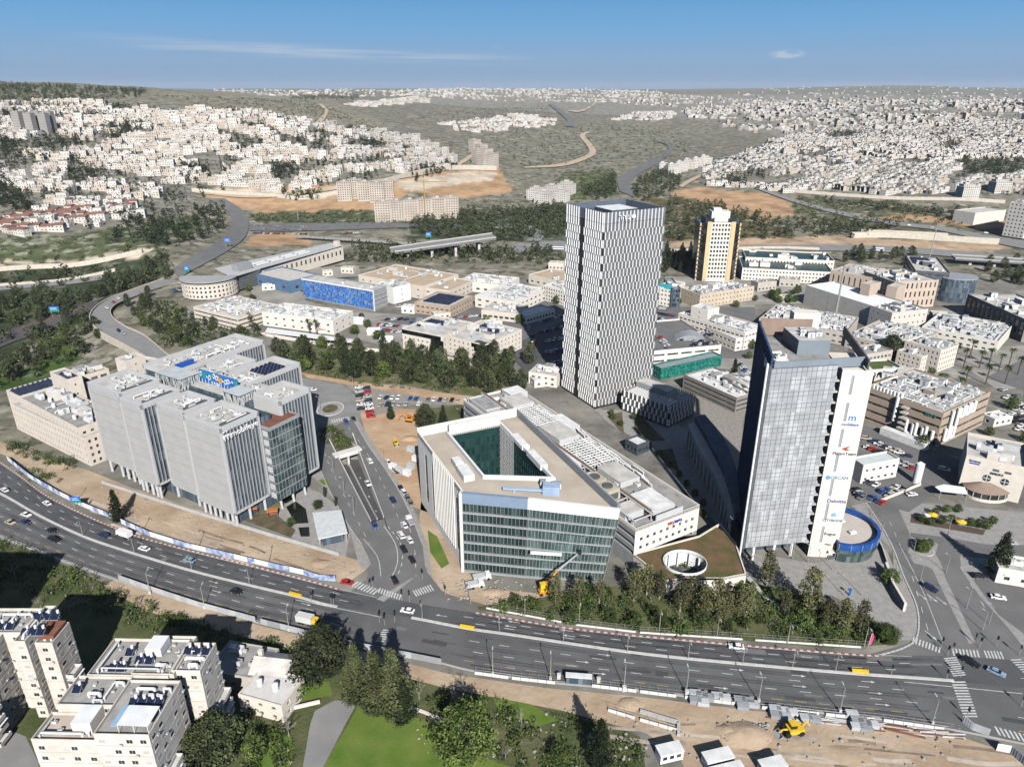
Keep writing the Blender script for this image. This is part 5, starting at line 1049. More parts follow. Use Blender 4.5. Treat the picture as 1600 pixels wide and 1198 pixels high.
def curved_hall():
 zr=11.;c=P(327,436,zr);t=thing('curved_hall','curved stone hall with a rounded end and metal roofs at the road bend','building',(*c[:2],0));N=22;rr=21
 fr=FR(P(415,420,zr),P(536,388,zr));A0=math.atan2(fr.u[1],fr.u[0]);wl,gl=MB(),MB()
 arc=[(c[0]+rr*math.cos(a),c[1]+rr*math.sin(a))for a in np.linspace(A0-4.2,A0-.9,N)]
 for i in range(N-1):facade(wl,gl,arc[i],arc[i+1],0,zr+.6,[(.5,2.0)]if i%1==0 else[],[(1.2,3),(4.7,6.5),(8,9.6)],.4)
 facade(wl,gl,fr(-8,0),fr(fr.L,0),0,zr+1.5,even(fr.L+8,18,2.4,1),[(5.5,9.5)],.4);facade(wl,gl,fr(fr.L,0),fr(fr.L,14),0,zr+1.5,[],[]);facade(wl,gl,fr(fr.L,14),fr(-30,14),0,zr+1.5,[],[])
 wl.build('wall',BEIGE,t);gl.build('window_panes',WIN,t,kind='stuff')
 m=MB();m.prism(arc,zr-.4,zr);m.build('drum_roof',ROOFG,t);m=MB();a=[(c[0]+(x-c[0])*1.04,c[1]+(y-c[1])*1.04)for x,y in arc];m.prism(a,zr+1.8,zr+2.5,0,True,True);m.build('drum_canopy',mat('canopy_grey',(.36,.36,.35),.6),t)
 m=MB();m.add([fr.p(-40,-6,zr+2.2),fr.p(-8,-3,zr+2.2),fr.p(fr.L+.5,-.6,zr+2.6),fr.p(fr.L+.5,15,zr+3.6),fr.p(-30,26,zr+3.6)],[(0,1,2,3,4)]);m.add([fr.p(-40,-6,zr+1.8),fr.p(-8,-3,zr+1.8),fr.p(-8,-3,zr+2.2),fr.p(-40,-6,zr+2.2)],[(0,1,2,3)]);m.build('metal_roof',mat('metal_roof',(.45,.45,.44),.55,.1,.3),t)
 for k in range(5):m=MB();m.box(fr,-20+k*16,-8+k*16,4,5.6,zr+3,zr+4.2,0);m.box(fr,-20+k*16,-8+k*16,9,10.6,zr+3.3,zr+4.6,0);m.build('roof_louvre',WHITE,t)
 m=MB();m.box(fr,-26,-12,2,10,zr,zr+8);m.build('glass_lantern',MGREY,t);m=MB();m.box(fr,-32,-8,-2.5,0,.5,zr+1.8);m.build('entrance_glass',DGREY,t);m=MB();m.box(fr,fr.L-5,fr.L-1,2,7,zr+1,zr+7);m.build('roof_turret',BEIGE,t)
curved_hall()
def flat_canopy():
 A,B,C,D=[P(x,y,3.4)for x,y in((414,519),(556,536),(556,531),(418,512))];t=thing('long_canopy','long narrow white canopy along the garden wall below the white laboratory','canopy',(A[0],A[1],0))
 m=MB();m.prism([A[:2],B[:2],C[:2],D[:2]],3.2,3.5,0,True,True);m.build('roof',WHITE,t)
 for k in range(12):q=[A[i]+(B[i]-A[i])*k/11 for i in(0,1)];m=MB();m.tube((*q,0),(*q,3.2),.08,5);m.build('post',LGREY,t)
 wall_line('garden_wall',[(408,524),(480,536),(560,548),(620,552),(690,560),(740,573)],2.2,.5,STONE,'cream garden wall along the wooded slope below the white laboratory')
 for i,(x,y)in enumerate(((510,519),(585,522),(605,535),(560,505))):
  c=P(x,y);t=thing('garden_hut',['small hut with an orange tiled roof by the long canopy','white garden tent among the trees behind the wall','white gabled tent beside the stone and black office','small white shed at the end of the white laboratory'][i],'hut',c);m=MB();w,d,h=4,3,2.6
  m.box(FR(c,(c[0]+1,c[1]-.1)),-w,w,-d,d,0,h);m.build('walls',STONEW,t);f=FR(c,(c[0]+1,c[1]-.1));m=MB();m.add([f.p(-w-.4,-d-.4,h),f.p(w+.4,-d-.4,h),f.p(w+.4,d+.4,h),f.p(-w-.4,d+.4,h),f.p(-w,0,h+2),f.p(w,0,h+2)],[(0,1,5,4),(2,3,4,5),(1,2,5),(3,0,4)]);m.build('roof',mat('tile_orange',(.45,.17,.08),.85)if i==0 else WHITE,t)
def wall_line(name,pts,h,w,m,label,z=0,cat='wall',world=False):
 L=pts if world else[P(x,y,z)[:2]for x,y in pts];mb=MB()
 for p,q in zip(L[:-1],L[1:]):f=FR(p,q);mb.box(f,-.02,f.L+.02,-w/2,w/2,z,z+h)
 return mb.build(name,m,label=label,cat=cat)
flat_canopy()
b('white_factory','white stepped factory building right of the checkered tower',(1060,491),(1164,522),(1184,508),10.6,STONEW,ROOFW,3,3.4,2.6,1.1,n=14,ducts=6,seed=30)
b('white_factory','tall white stair block rising from the stepped factory',(1080,480),(1106,487),(1118,480),17,STONEW,ROOFW,5,50,1,1,n=1,seed=31)
b('white_factory','low front wing of the white stepped factory',(1104,512),(1150,531),(1170,520),7.5,STONEW,ROOFW,2,3.4,2.4,1.1,n=3,seed=32)
b('parking_deck','roof car park with cars and a grey vaulted canopy beside the checkered tower',(1018,551),(1127,541),(1098,497),7.5,STONEW,ASPH2,2,9,7,1.2,n=0,seed=33,par=1.0)
b('green_hall','low hall with a green patterned glass front below the roof car park',(1033,578),(1128,557),(1126,548),6,mat('green_glass_wall',(.02,.16,.13),.3,.5,.55),MGREY,2,2.4,1.5,1.6,glass=panes('green_panes',(.015,.10,.08),(.05,.32,.26),.2,1.3,1.6),n=0,seed=34)
b('grey_laboratory','grey louvred laboratory with a white roof behind the checkered annex',(1068,587),(1151,624),(1178,601),7.5,mat('taupe_wall',(.24,.22,.20),.8),ROOFW,3,3,2.6,.9,n=14,ducts=6,seed=35,win='band')
b('grey_laboratory','second part of the grey louvred laboratory nearer the grey tower',(1120,590),(1168,614),(1190,600),8,MATS['taupe_wall'],ROOFW,3,3,2.6,.9,n=6,seed=36,win='band')
b('curved_office','sandy office with a round logo and a machine-covered roof near the dark stone tower',(1063,451),(1094,462),(1157,442),10,mat('sandy_wall',(.52,.44,.34),.88),ROOFC,3,3.4,1.0,1.0,n=26,ducts=12,seed=37)
b('white_office','white office with a turquoise band right of the checkered tower',(1026,449),(1050,453),(1054,440),13,STONEW,ROOFC,4,2.8,1.3,1.3,n=2,seed=38)
m=MB();fr=FR(P(1027,449,13),P(1050,453,13));m.box(fr,0,fr.L,-.15,.2,13.1,16.5);m.build('turquoise_screen',mat('turquoise',(.04,.36,.42),.5),label='turquoise rooftop screen of the white office',cat='screen')
b('glass_office','grey glass office block squeezed between white office and sandy office',(1050,452),(1064,452),(1070,436),14,GLASSB,ROOFG,4,2,1.5,2,n=1,seed=39)
b('long_office','long office with dark green glass and white piers behind the dark stone tower',(1160,420),(1302,427),(1312,409),9.5,STONEW,mat('roof_darkgreen',(.03,.06,.05),.4,.2),3,2.6,1.3,1.3,n=4,seed=40)
b('long_office','rear long office with dark green sloping glass near the highway',(1165,403),(1304,409),(1310,397),12,STONEW,MATS['roof_darkgreen'],3,2.6,1.3,1.3,n=6,seed=41)
b('slot_office','pinkish stone office with tall slot windows, left wing',(1298,424),(1396,441),(1422,428),17,mat('pink_stone',(.50,.41,.33),.88,.06),ROOFC,1,4,1.2,10,n=14,ducts=5,seed=42,win='grid')
b('slot_office','pinkish stone office with three rows of slot windows, right wing',(1400,443),(1467,439),(1462,419),19.5,MATS['pink_stone'],ROOFC,3,3.8,1.3,4.2,n=10,ducts=4,seed=43)
for i,(x0,x1)in enumerate(((1346,1360),(1386,1402))):b('stone_pier',['left projecting stone pier of the slot-window office','right projecting stone pier of the slot-window office'][i],(x0,444+i*4),(x1,447+i*4),(x1+6,440+i*4),21,MATS['pink_stone'],ROOFC,1,50,1,1,n=0,win='none')
b('glass_office','dark banded glass office with solar panels right of the slot-window office',(1430,424),(1484,428),(1532,408),21,DGREY,ROOFC,5,3,2,1.8,glass=GLASSB,n=8,seed=44,win='band',solar=(.1,.7,.5,.9))
def drum():
 c=P(1497,432,18);t=thing('glass_drum','round grey glass drum at the end of the banded glass office','building',(*c[:2],0));m=MB();N=20
 m.prism([(c[0]+14*math.cos(2*math.pi*i/N),c[1]+11*math.sin(2*math.pi*i/N))for i in range(N)],0,18);m.build('glass_wall',GLASSB,t);m=MB();m.prism([(c[0]+14.3*math.cos(2*math.pi*i/N),c[1]+11.3*math.sin(2*math.pi*i/N))for i in range(N)],17.6,18.4);m.build('roof_rim',MGREY,t)
 m=MB()
 for k in range(1,5):m.prism([(c[0]+14.15*math.cos(2*math.pi*i/N),c[1]+11.15*math.sin(2*math.pi*i/N))for i in range(N)],3.6*k-.2,3.6*k+.2,0,False)
 m.build('floor_bands',DGREY,t)
drum()
b('white_roof_hall','long pale hall with a bright white roof in front of the slot-window office',(1259,447),(1392,489),(1437,480),13.5,mat('pale_panel',(.55,.52,.46),.85,.06),mat('bright_roof',(.80,.80,.78),.7,.03),3,14,.8,.8,n=0,seed=45)
t_,fr_,W_,D_=b('white_roof_hall','near end of the pale hall with machinery on its roof',(1360,479),(1394,491),(1440,481),14.2,MATS['pale_panel'],ROOFC,3,4,1.1,1.1,n=12,ducts=4,seed=46,ret=True)
b('right_hall','stone hall with tall window bays at the right edge',(1512,461),(1604,502),(1640,482),14,MATS['taupe_wall'],ROOFC,1,5,3.4,9,n=16,ducts=6,seed=47,glass=GLASSD)
b('pipe_factory','factory roof crowded with white pipes and air units behind the grey tower',(1186,499),(1322,522),(1352,499),7.5,STONEG,ROOFC,2,4,2,1.2,n=80,ducts=90,seed=48)
b('pipe_factory','second pipe-covered factory roof right of the floodlight mast',(1322,525),(1416,548),(1446,516),7,STONEG,ROOFC,2,4,2,1.2,n=44,ducts=50,seed=49)
b('pipe_factory','pale factory roofs with tanks and white pipes at the right',(1440,512),(1560,535),(1600,512),7,STONEW,ROOFW,2,4,2,1.2,n=30,ducts=24,seed=50)
b('ribbed_office','cream office with vertical ribs and pipes on its roof among palms',(1414,534),(1470,550),(1499,541),12.5,STONE,ROOFC,4,2.6,1.0,1.4,n=10,ducts=10,seed=51)
b('ribbed_office','lower cream block left of the ribbed office',(1402,549),(1440,560),(1462,548),8,STONE,ROOFC,3,2.6,1.0,1.2,n=4,ducts=3,seed=52)
b('green_roof_house','white office with a lawn roof and black railing beside the grey tower',(1337,566),(1361,580),(1401,571),9,STONEW,GREENR,3,3,1.8,1.3,n=0,seed=53)
b('low_annex','low grey annex with a planted terrace beside the lawn-roof office',(1325,545),(1352,556),(1385,545),8,STONEG,ROOFG,2,3,1.8,1.3,n=3,seed=54)
b('machine_hall','low hall covered with white roof machines beside the brown factory',(1366,592),(1440,606),(1480,586),6.5,STONEW,ROOFW,2,4,2,1.2,n=34,ducts=22,seed=55)
def brown_factory():
 t,fr,W_,D=b('brown_factory','brown striped factory with giant white duct pipes on its walls',(1352,606),(1474,648),(1562,619),16.5,mat('brown_wall',(.40,.315,.24),.85,.07),ROOFC,4,6,5,1.3,n=24,ducts=26,seed=56,win='band',ret=True)
 m=MB();r=.75
 def run(pts):[m.tube(p,q,r,8)for p,q in zip(pts[:-1],pts[1:])]
 for a0 in(W_-14,W_-9.5,W_-5):run([fr.p(a0,-1,9),fr.p(a0,-1,3),fr.p(a0+3,-1,2.4),fr.p(a0+3,-1,8)])
 for k in range(5):b0=4+k*5;run([fr.p(W_+1,b0,16.8 if k>1 else 9),fr.p(W_+1,b0,3 if k<2 else 12),fr.p(W_+1,b0+3,3 if k<2 else 12),fr.p(W_+1,b0+3,17)])
 for k in range(9):a=W_*.1+k*1.7;run([fr.p(a,.8,17),fr.p(a,.8,19.5)])
 run([fr.p(W_*.45,-.9,18),fr.p(W_*.45,-.9,6)]);m.build('duct_pipe',WHITE,t)
 for k in range(6):m=MB();m.box(fr,W_-17.5,W_-14.5,-2.6,0,1+k*2.6,1.7+k*2.6);m.build('outdoor_stair',STONEG,t)
 text('teva',fr.p(W_-5,-.25,14.8),3,fr.u,mat('sign_green',(.02,.22,.18),.5),t);m=MB();m.box(fr,W_-22,W_-1,-7.5,-3.5,0,3.4,0);m.build('white_shed',ROOFW,t)
brown_factory()
t_,fr_,W_,D_=b('small_store','small white building with a dark end wall beside the car park',(1330,717),(1349,729),(1394,712),8,STONEW,mat('roof_pale_blue',(.55,.60,.60),.6,.08),2,3.2,1.4,1.2,n=0,seed=57,ret=True)
m=MB();m.box(fr_,0,W_,-.12,.1,0,8.8);m.build('dark_end_wall',MGREY,t_)
def tank():
 c=P(1431,754);t=thing('storage_tank','upright white storage tank at the edge of the car park','tank',c);m=MB();m.tube((c[0],c[1],.4),(c[0],c[1],9),1.6,20);m.tube((c[0],c[1],9),(c[0],c[1],9.7),1.6,20,r2=.5);m.build('shell',WHITE,t,smooth=False)
 m=MB();m.tube((c[0],c[1],0),(c[0],c[1],.45),1.8,16);m.build('plinth',CONC,t);m=MB();m.tube((c[0]+1.6,c[1]-.5,.4),(c[0]+1.6,c[1]-.5,9.4),.08,5);m.build('ladder',LGREY,t)
tank()
def restaurant():
 t,fr,W_,D=b('restaurant_block','cream building with round windows and a curved glazed porch at the right edge',(1509,716),(1606,737),(1640,706),14,STONE,ROOFC,3,40,.8,.8,n=6,seed=58,ret=True,sides=(0,1,1,1),par=1.6)
 for k,a in enumerate((8.5,14.5)):m=MB();m.tube(fr.p(a,-.05,7.6),fr.p(a,.2,7.6),1.5,18);m.build('round_window',GLASSD,t);m=MB();m.box(fr,a-.1,a+.1,-.12,-.06,6.1,9.1);m.box(fr,a-1.5,a+1.5,-.12,-.06,7.5,7.7);m.build('glazing_bar',WHITE,t)
 for a in(9.6,13.6):m=MB();m.box(fr,a,a+2.2,-.06,.3,11.2,12.2);m.build('slot_window',DGREY,t)
 c=fr(9.5,.5);N=18;arc=[(c[0]+8.6*math.cos(a),c[1]+6.4*math.sin(a))for a in np.linspace(math.pi+fr.rz(),2*math.pi+fr.rz(),N)]
 m=MB();m.prism(arc,0,1.2);m.build('porch_base',STONE,t);m=MB();m.prism([(c[0]+(x-c[0])*.96,c[1]+(y-c[1])*.96)for x,y in arc],1.2,3.6,0,False);m.build('porch_glass',GLASSD,t)
 m=MB();n=len(arc);m.add([(x,y,3.6)for x,y in[(c[0]+(x-c[0])*1.03,c[1]+(y-c[1])*1.03)for x,y in arc]]+[(c[0]+(x-c[0])*.3,c[1]+(y-c[1])*.1,6)for x,y in arc],[(i,i+1,n+i+1,n+i)for i in range(n-1)]);m.build('porch_roof',BROWN,t)
 for i in range(0,N,2):m=MB();x,y=arc[i];m.tube((x,y,1.2),(x,y,3.6),.12,5);m.build('porch_post',STONEW,t)
 text('BERLITZ',fr.p(11.4,-.2,10.2),1.2,fr.u,DGREY,t);text('fortuna',fr.p(3.4,-.2,13.8),1.3,fr.u,mat('sign_purple',(.25,.18,.4),.5),t);m=MB();m.box(fr,1.6,5,-.15,0,12.4,12.9);m.build('sign_bar',mat('sign_blue2',(.03,.08,.4),.5),t)
 c=P(1488,778);t=thing('shade_sail','white canopy on posts beside the restaurant terrace','canopy',c);m=MB();m.add([(c[0]-6,c[1]-1,3.6),(c[0]+4,c[1]-2.6,3.2),(c[0]+5.5,c[1]+2.5,3.6),(c[0]-2,c[1]+4,4),(c[0]-6.5,c[1]+2.5,3.8)],[(0,1,2,3,4)]);m.build('canvas',WHITE,t)
 for x,y in((-5.8,-.8),(3.8,-2.4),(5.2,2.3),(-2,3.8)):m=MB();m.tube((c[0]+x,c[1]+y,0),(c[0]+x,c[1]+y,3.5),.08,5);m.build('post',LGREY,t)
 for i,(x,y,k)in enumerate(((1444,812,0),(1456,811,1),(1500,822,1))):
  c=P(x,y);t=thing('parasol',['white parasol on the restaurant deck','yellow parasol beside the white one on the restaurant deck','yellow parasol nearest the junction on the restaurant deck'][i],'parasol',c);m=MB();m.tube((*c[:2],2.1),(*c[:2],2.9),1.9,8,r2=.05);m.build('canopy',[YELL if k else WHITE],t);m=MB();m.tube((*c[:2],0),(*c[:2],2.3),.04,5);m.build('pole',LGREY,t)
 sheet('terrace_deck',[(1424,806),(1540,828),(1536,836),(1422,816)],.09,mat('deck_wood',(.10,.075,.055),.8))
 b('corner_house','white flat-roofed house cut by the right edge near the junction',(1560,890),(1620,900),(1640,880),5,STONEW,ROOFC,1,4,1.6,1.4,n=2,seed=59)
restaurant()
b('apartment_tower','white apartment tower cut by the right edge above the highway',(1579,316),(1612,320),(1640,311),36,STONEW,ROOFW,9,4,1.8,1.6,n=3,seed=60,par=.6)
b('blank_hall','windowless pale stone hall above the highway at the right',(1524,334),(1572,329),(1572,321),14,STONE,ROOFC,1,50,1,1,n=0,seed=61,win='none')
b('garden_kiosk','small dark-sided kiosk with a white roof in the tower garden',(977,688),(996,698),(1013,690),4.5,mat('navy_wall',(.06,.075,.095),.6),ROOFW,1,2.4,1.8,1.8,n=0,seed=62)
def vault():
 c=P(1078,525,9);t=thing('vaulted_canopy','grey vaulted canopy on the roof car park','canopy',(c[0],c[1],7.6));fr=FR(c,(c[0]+1,c[1]-.15));m=MB();n=12
 A=[fr.p(-9+18*i/n,-5,7.6+3.6*math.sin(math.pi*i/n))for i in range(n+1)];B=[fr.p(-9+18*i/n,6,7.6+3.6*math.sin(math.pi*i/n))for i in range(n+1)]
 m.add(A+B,[(i,i+1,n+2+i,n+1+i)for i in range(n)]+[tuple(range(n+1))]);m.build('vault',MGREY,t)
vault()
def sheds():
 for i,(x,y,w,d,h,l,k)in enumerate(((512,430,9,6,4,'low store with a pale roof behind the blue hall, left',0),(545,426,12,6,5,'low store with a pale roof behind the blue hall, right',0),(420,452,10,6,4,'small white shed beside the flat blue-based hall',1),(640,488,10,6,5,'white shed in front of the plain white block',1),(690,497,12,5,4,'low shed between the solar hall and the black-topped office',0),(838,462,12,8,6,'small factory annex left of the gridded office',0),(1192,452,18,9,7,'grey-roofed hall behind the pipe factory, left',2),(1232,446,16,9,6,'grey-roofed hall behind the pipe factory, right',2),(1225,470,10,6,4,'small store beside the autumn trees',0),(1470,500,14,8,5,'low annex below the round glass drum',0),(1510,520,12,8,5,'small store left of the bay-window hall',1),(1175,530,10,7,5,'white store right of the stepped factory',1),(1555,660,12,7,4,'long pale shed in the right-hand car park',1),(1585,715,12,6,4,'white shed behind the restaurant building',1),(1395,640,7,4,3,'white hut below the outdoor stairs of the brown factory',1),(1000,625,8,5,4,'low service hut behind the checkered annex',0),(850,600,14,7,4,'low white shed beside the foot of the checkered tower',1),(870,420,14,8,6,'beige store near the highway left of the tower',0),(770,510,12,5,4,'small guard house by the factory road',1),(1130,470,12,7,5,'white annex behind the stepped factory',1))):
  c=P(x,y);f=FR(c,(c[0]+1,c[1]+(-.25 if i%2 else .35)));t=thing('store',l,'shed',c);wl,gl=MB(),MB();pts=rect(f,-w/2,w/2,-d/2,d/2)
  for j in range(4):L=math.hypot(pts[j][0]-pts[j-3][0],pts[j][1]-pts[j-3][1]);facade(wl,gl,pts[j],pts[(j+1)%4],0,h+.4,even(L,max(1,int(L/3.5)),1.6,.4),[(1.2,2.6)],.25)
  wl.build('wall',(BEIGE,STONEW,STONEG)[k],t);gl.build('window_panes',WIN,t,kind='stuff');m=MB();m.sheet(inset(pts,.2),h);m.build('roof',(ROOFC,ROOFW,ROOFG)[k],t);clutter(t,f,-w/2+.5,w/2-.5,-d/2+.5,d/2-.5,h,3,i,(0,4),0,.6)
sheds()
# ================================================================ foreground apartments
APW=mat('apartment_plaster',(.52,.47,.40),.9,0,.35,(.68,.63,.56),8);APR=mat('apartment_roof',(.34,.33,.31),.92,.2,.4)
wmesh=MB();wmesh.box(ID,-.75,.75,-.02,.08,-.6,.6,0);wmesh.box(ID,-.65,-.03,-.03,-.02,-.5,.5,1);wmesh.box(ID,.03,.65,-.03,-.02,-.5,.5,1);wmesh.box(ID,-.85,.85,-.12,.02,-.75,-.6,0);WMESH=wmesh.mesh('window',[STONEW,GLASSD])
smesh=MB();smesh.box(ID,-.8,.8,-.02,.08,-.6,.6,0);smesh.box(ID,-.7,.7,-.04,-.02,-.5,.3,1);smesh.box(ID,-.7,.7,-.05,-.02,.3,.5,2);SMESH=smesh.mesh('window',[STONEW,mat('shutter',(.45,.42,.38),.8),LGREY])
def apartment(t,fr,a0,a1,b0,b1,h,sides='fr',seed=0,nw=None,roof=APR):
 0
 m=MB();m.box(fr,a0,a1,b0,b1,-.05,h-.25);m.build('wall',APW,t);m=MB();m.sheet(rect(fr,a0+.15,a1-.15,b0+.15,b1-.15),h-.2);m.build('roof',roof,t)
 po=rect(fr,a0,a1,b0,b1);m=MB();m.ring(po,inset(po,.22),h-.25,h+.55);m.build('parapet',APW,t);m=MB();[m.ring(inset(po,-.07),inset(po,.1),.3+3.05*k,.48+3.05*k)for k in range(1,int(h/3))];m.build('floor_bands',mat('band_plaster',(.52,.47,.41),.9,.12,.6),t);r=random.Random(seed);o=origin(t)
 clutter(t,fr,a0+.4,a1-.4,b0+.4,b1-.4,h-.2,6,seed+40,(0,2,4),4,.42)
 for sd in sides:
  p0,p1,rz={'f':((a0,b0),(a1,b0),0),'r':((a1,b0),(a1,b1),math.pi/2),'l':((a0,b1),(a0,b0),-math.pi/2)}[sd];L=abs(p1[0]-p0[0])+abs(p1[1]-p0[1]);n=max(1,int(L/2.9))
  for k in range(int(h/3)):
   for i in range(n):
    s=(i+.5)/n;x,y=fr(p0[0]+(p1[0]-p0[0])*s,p0[1]+(p1[1]-p0[1])*s);z=1.7+k*3.05
    if r.random()<.9:put('window',WMESH if r.random()<.6 else SMESH,t,(x-o[0],y-o[1],z-o[2]),fr.rz()+rz)
    if r.random()<.22:x2,y2=fr(p0[0]+(p1[0]-p0[0])*s+(1.1 if sd=='f' else .2),p0[1]+(p1[1]-p0[1])*s+(-.2 if sd=='f' else 1.2));put('air_conditioner',UNITS[0],t,(x2-o[0],y2-o[1],z-1.1-o[2]),fr.rz()+rz,.32)
def balcony(t,fr,a0,a1,b0,b1,z,awn=False):
 m=MB();m.box(fr,a0,a1,b0,b1,z,z+.2,bot=True);po=rect(fr,a0,a1,b0,b1);m.ring(po,inset(po,.1),z+.2,z+1.1);m.build('balcony',mat('balcony_white',(.62,.60,.56),.8),t)
 if awn:m=MB();m.add([fr.p(a0-.2,b0-.3,z+2.5),fr.p(a1+.3,b0-.3,z+2.3),fr.p(a1+.3,b1+.2,z+2.3),fr.p(a0-.2,b1+.2,z+2.5)],[(0,1,2,3)]);m.build('awning',WHITE,t)
def heaters(t,fr,pts,z):
 o=origin(t)
 for i,(a,bb)in enumerate(pts):
  x,y=fr(a,bb);m=MB();m.tube(fr.p(a+.3,bb+.9,z+.75),fr.p(a+.3,bb+.9,z+2.0),.34,10);m.tube(fr.p(a+.3,bb+.9,z),fr.p(a+.3,bb+.9,z+.75),.1,5);m.build('water_tank',WHITE,t);put('solar_panel',SOLARM,t,(x-o[0],y-o[1],z-o[2]),fr.rz(),(.95,1.0,1.25))
def apartments():
 h=24.5;fr=FR(P(44,1143,h),P(235,1147,h));t=thing('apartment_house','white apartment house with roof solar heaters, nearest at the bottom left','apartment house',fr.p(15,8,0))
 q=lambda x,y:fr.px(x,y,h)
 a=q(44,1143)[0];apartment(t,fr,0,q(150,1143)[0]-.1,0,7.2,h-2.6,'fl',1,roof=mat('terrace_tile',(.52,.44,.36),.9));apartment(t,fr,q(150,1143)[0],fr.L,-.6,q(262,1065)[1],h,'fr',2)
 apartment(t,fr,1.5,q(150,1143)[0]-.05,7.25,15.6,h-.4,'fl',3)
 m=MB();m.box(fr,q(118,1120)[0],q(150,1120)[0]-.2,2.2,7.2,h-2.8,h+.3,mt=1);m.build('roof_room',[STONEW,mat('sheet_white',(.75,.76,.75),.5)],t)
 c0,c1=q(268,1050)[0],q(313,1050)[0];apartment(t,fr,c0,c1,q(290,1050)[1],q(320,1006)[1],h,'fr',4);apartment(t,fr,q(140,1050)[0],c0-.1,15.7,27.5,h-.2,'l',5);apartment(t,fr,q(228,1020)[0],c0+1,16.2,28.6,h-.1,'',6)
 e=fr.L
 for k in range(4):balcony(t,fr,2.5,7.5,-1.4,0,1.2+3.05*k,k==3);balcony(t,fr,e,e+1.6,2,6.5,1.2+3.05*k,k==2);balcony(t,fr,c1,c1+1.9,q(290,1050)[1]+3,q(290,1050)[1]+8.5,1.2+3.05*k,k==1)
 m=MB();m.add([fr.p(e-7,.2,h+2.2),fr.p(e-.3,.2,h+2.0),fr.p(e-.3,5.6,h+2.0),fr.p(e-7,5.6,h+2.2)],[(0,1,2,3)]);m.build('pergola_sheet',mat('sheet_white',(.75,.76,.75)),t);m=MB()
 for x in(e-6.8,e-3.5,e-.5):
  for y in(.3,5.4):m.tube(fr.p(x,y,h),fr.p(x,y,h+2.1),.07,5)
 m.build('pergola_posts',WHITE,t)
 m=MB();m.box(fr,e-8.2,e-7.1,.2,5.6,h+1.9,h+2.05);m.build('blue_skylight',mat('sky_plastic',(.28,.44,.62),.4),t)
 heaters(t,fr,[(e-7.5+1.9*i,7.6)for i in range(4)]+[(c0+1.2+2.2*i,q(300,1030)[1]+2)for i in range(3)]+[(c0-9,20),(c0-6.6,20),(c0-14,17.5),(c0-11.8,17.5),(c0-12.6,22.5),(4,11)],h)
 m=MB();m.box(fr,c0-8.4,c0-4.6,22,26.6,h,h+2.3,mt=0);m.build('roof_container',WHITE,t);m=MB();m.box(fr,c0+4.5,c1-.5,q(300,1030)[1]+1.4,q(300,1030)[1]+3.8,h,h+.25);m.build('rust_deck',COPPER,t)
 f2=FR(P(-40,1004,h),P(18,1004,h));t=thing('apartment_house','white apartment house cut by the left edge with a rust-red roof terrace','apartment house',f2.p(f2.L,4,0));L=f2.L;q2=lambda x,y:f2.px(x,y,h)
 apartment(t,f2,L+.5,q2(43,1000)[0],0,13,h,'fr',7);apartment(t,f2,q2(43,1000)[0]+.05,q2(80,990)[0],2.5,10,h-2.8,'fr',8);apartment(t,f2,-4,L+.45,3,12,h,'f',9);apartment(t,f2,-6,L-4,-12,2.9,h-.3,'fr',10);apartment(t,f2,L-12,L-3.9,-16,-4,h-.3,'fr',11)
 e=q2(80,990)[0]
 for k in range(4):balcony(t,f2,e,e+2,3.5,7.5,.6+3*k,k in(0,2));balcony(t,f2,L-3.9,L-2.2,-10,-6,1+3*k,k==1)
 m=MB();m.box(f2,e-5,e-.4,4,9.6,h-2.9,h-1.4);m.build('rust_terrace',COPPER,t);heaters(t,f2,[(L+1.5+2*i,3)for i in range(3)]+[(L+1.2+2.3*i,8.6)for i in range(3)]+[(L-6,5),(L-3.5,5)],h)
 f3=FR((-202,126),(-146,124));t=thing('apartment_house','tall pale apartment house beyond the left edge','apartment house',f3.p(26,10,0));apartment(t,f3,0,26,0,20,43,'f',12);apartment(t,f3,26.05,56,2,24,40,'f',13)
 b('low_house','low stone house with a flat roof in the shade behind the apartments',(322,1048),(402,1062),(424,1012),5,STONEG,ROOFG,1,4,1.4,1.2,n=3,seed=70,par=.3)
 t_,fr_,W_,D_=b('low_house','small stone house with a white sheet roof near the garden gate',(372,1085),(440,1104),(457,1054),5.5,STONE,mat('sheet_roof',(.62,.60,.57),.6,.1,.6),2,4,1.2,1.1,n=2,seed=71,ret=True,par=.3)
 c=P(428,1035,6);f=FR(c,(c[0]+1,c[1]-.15));t=thing('gabled_house','small stone house with a pale gable roof between pines and road','house',(c[0],c[1],0));m=MB();m.box(f,-5,5,-4,4,0,5.4);m.build('wall',STONE,t);m=MB();m.add([f.p(-5.4,-4.4,5.3),f.p(5.4,-4.4,5.3),f.p(5.4,4.4,5.3),f.p(-5.4,4.4,5.3),f.p(-5.4,0,7.8),f.p(5.4,0,7.8)],[(0,1,5,4),(2,3,4,5),(1,2,5),(3,0,4)]);m.build('roof',ROOFC,t);m=MB();m.box(f,-4.6,-3.4,.5,1.5,6,9);m.build('chimney',STONE,t)
apartments()
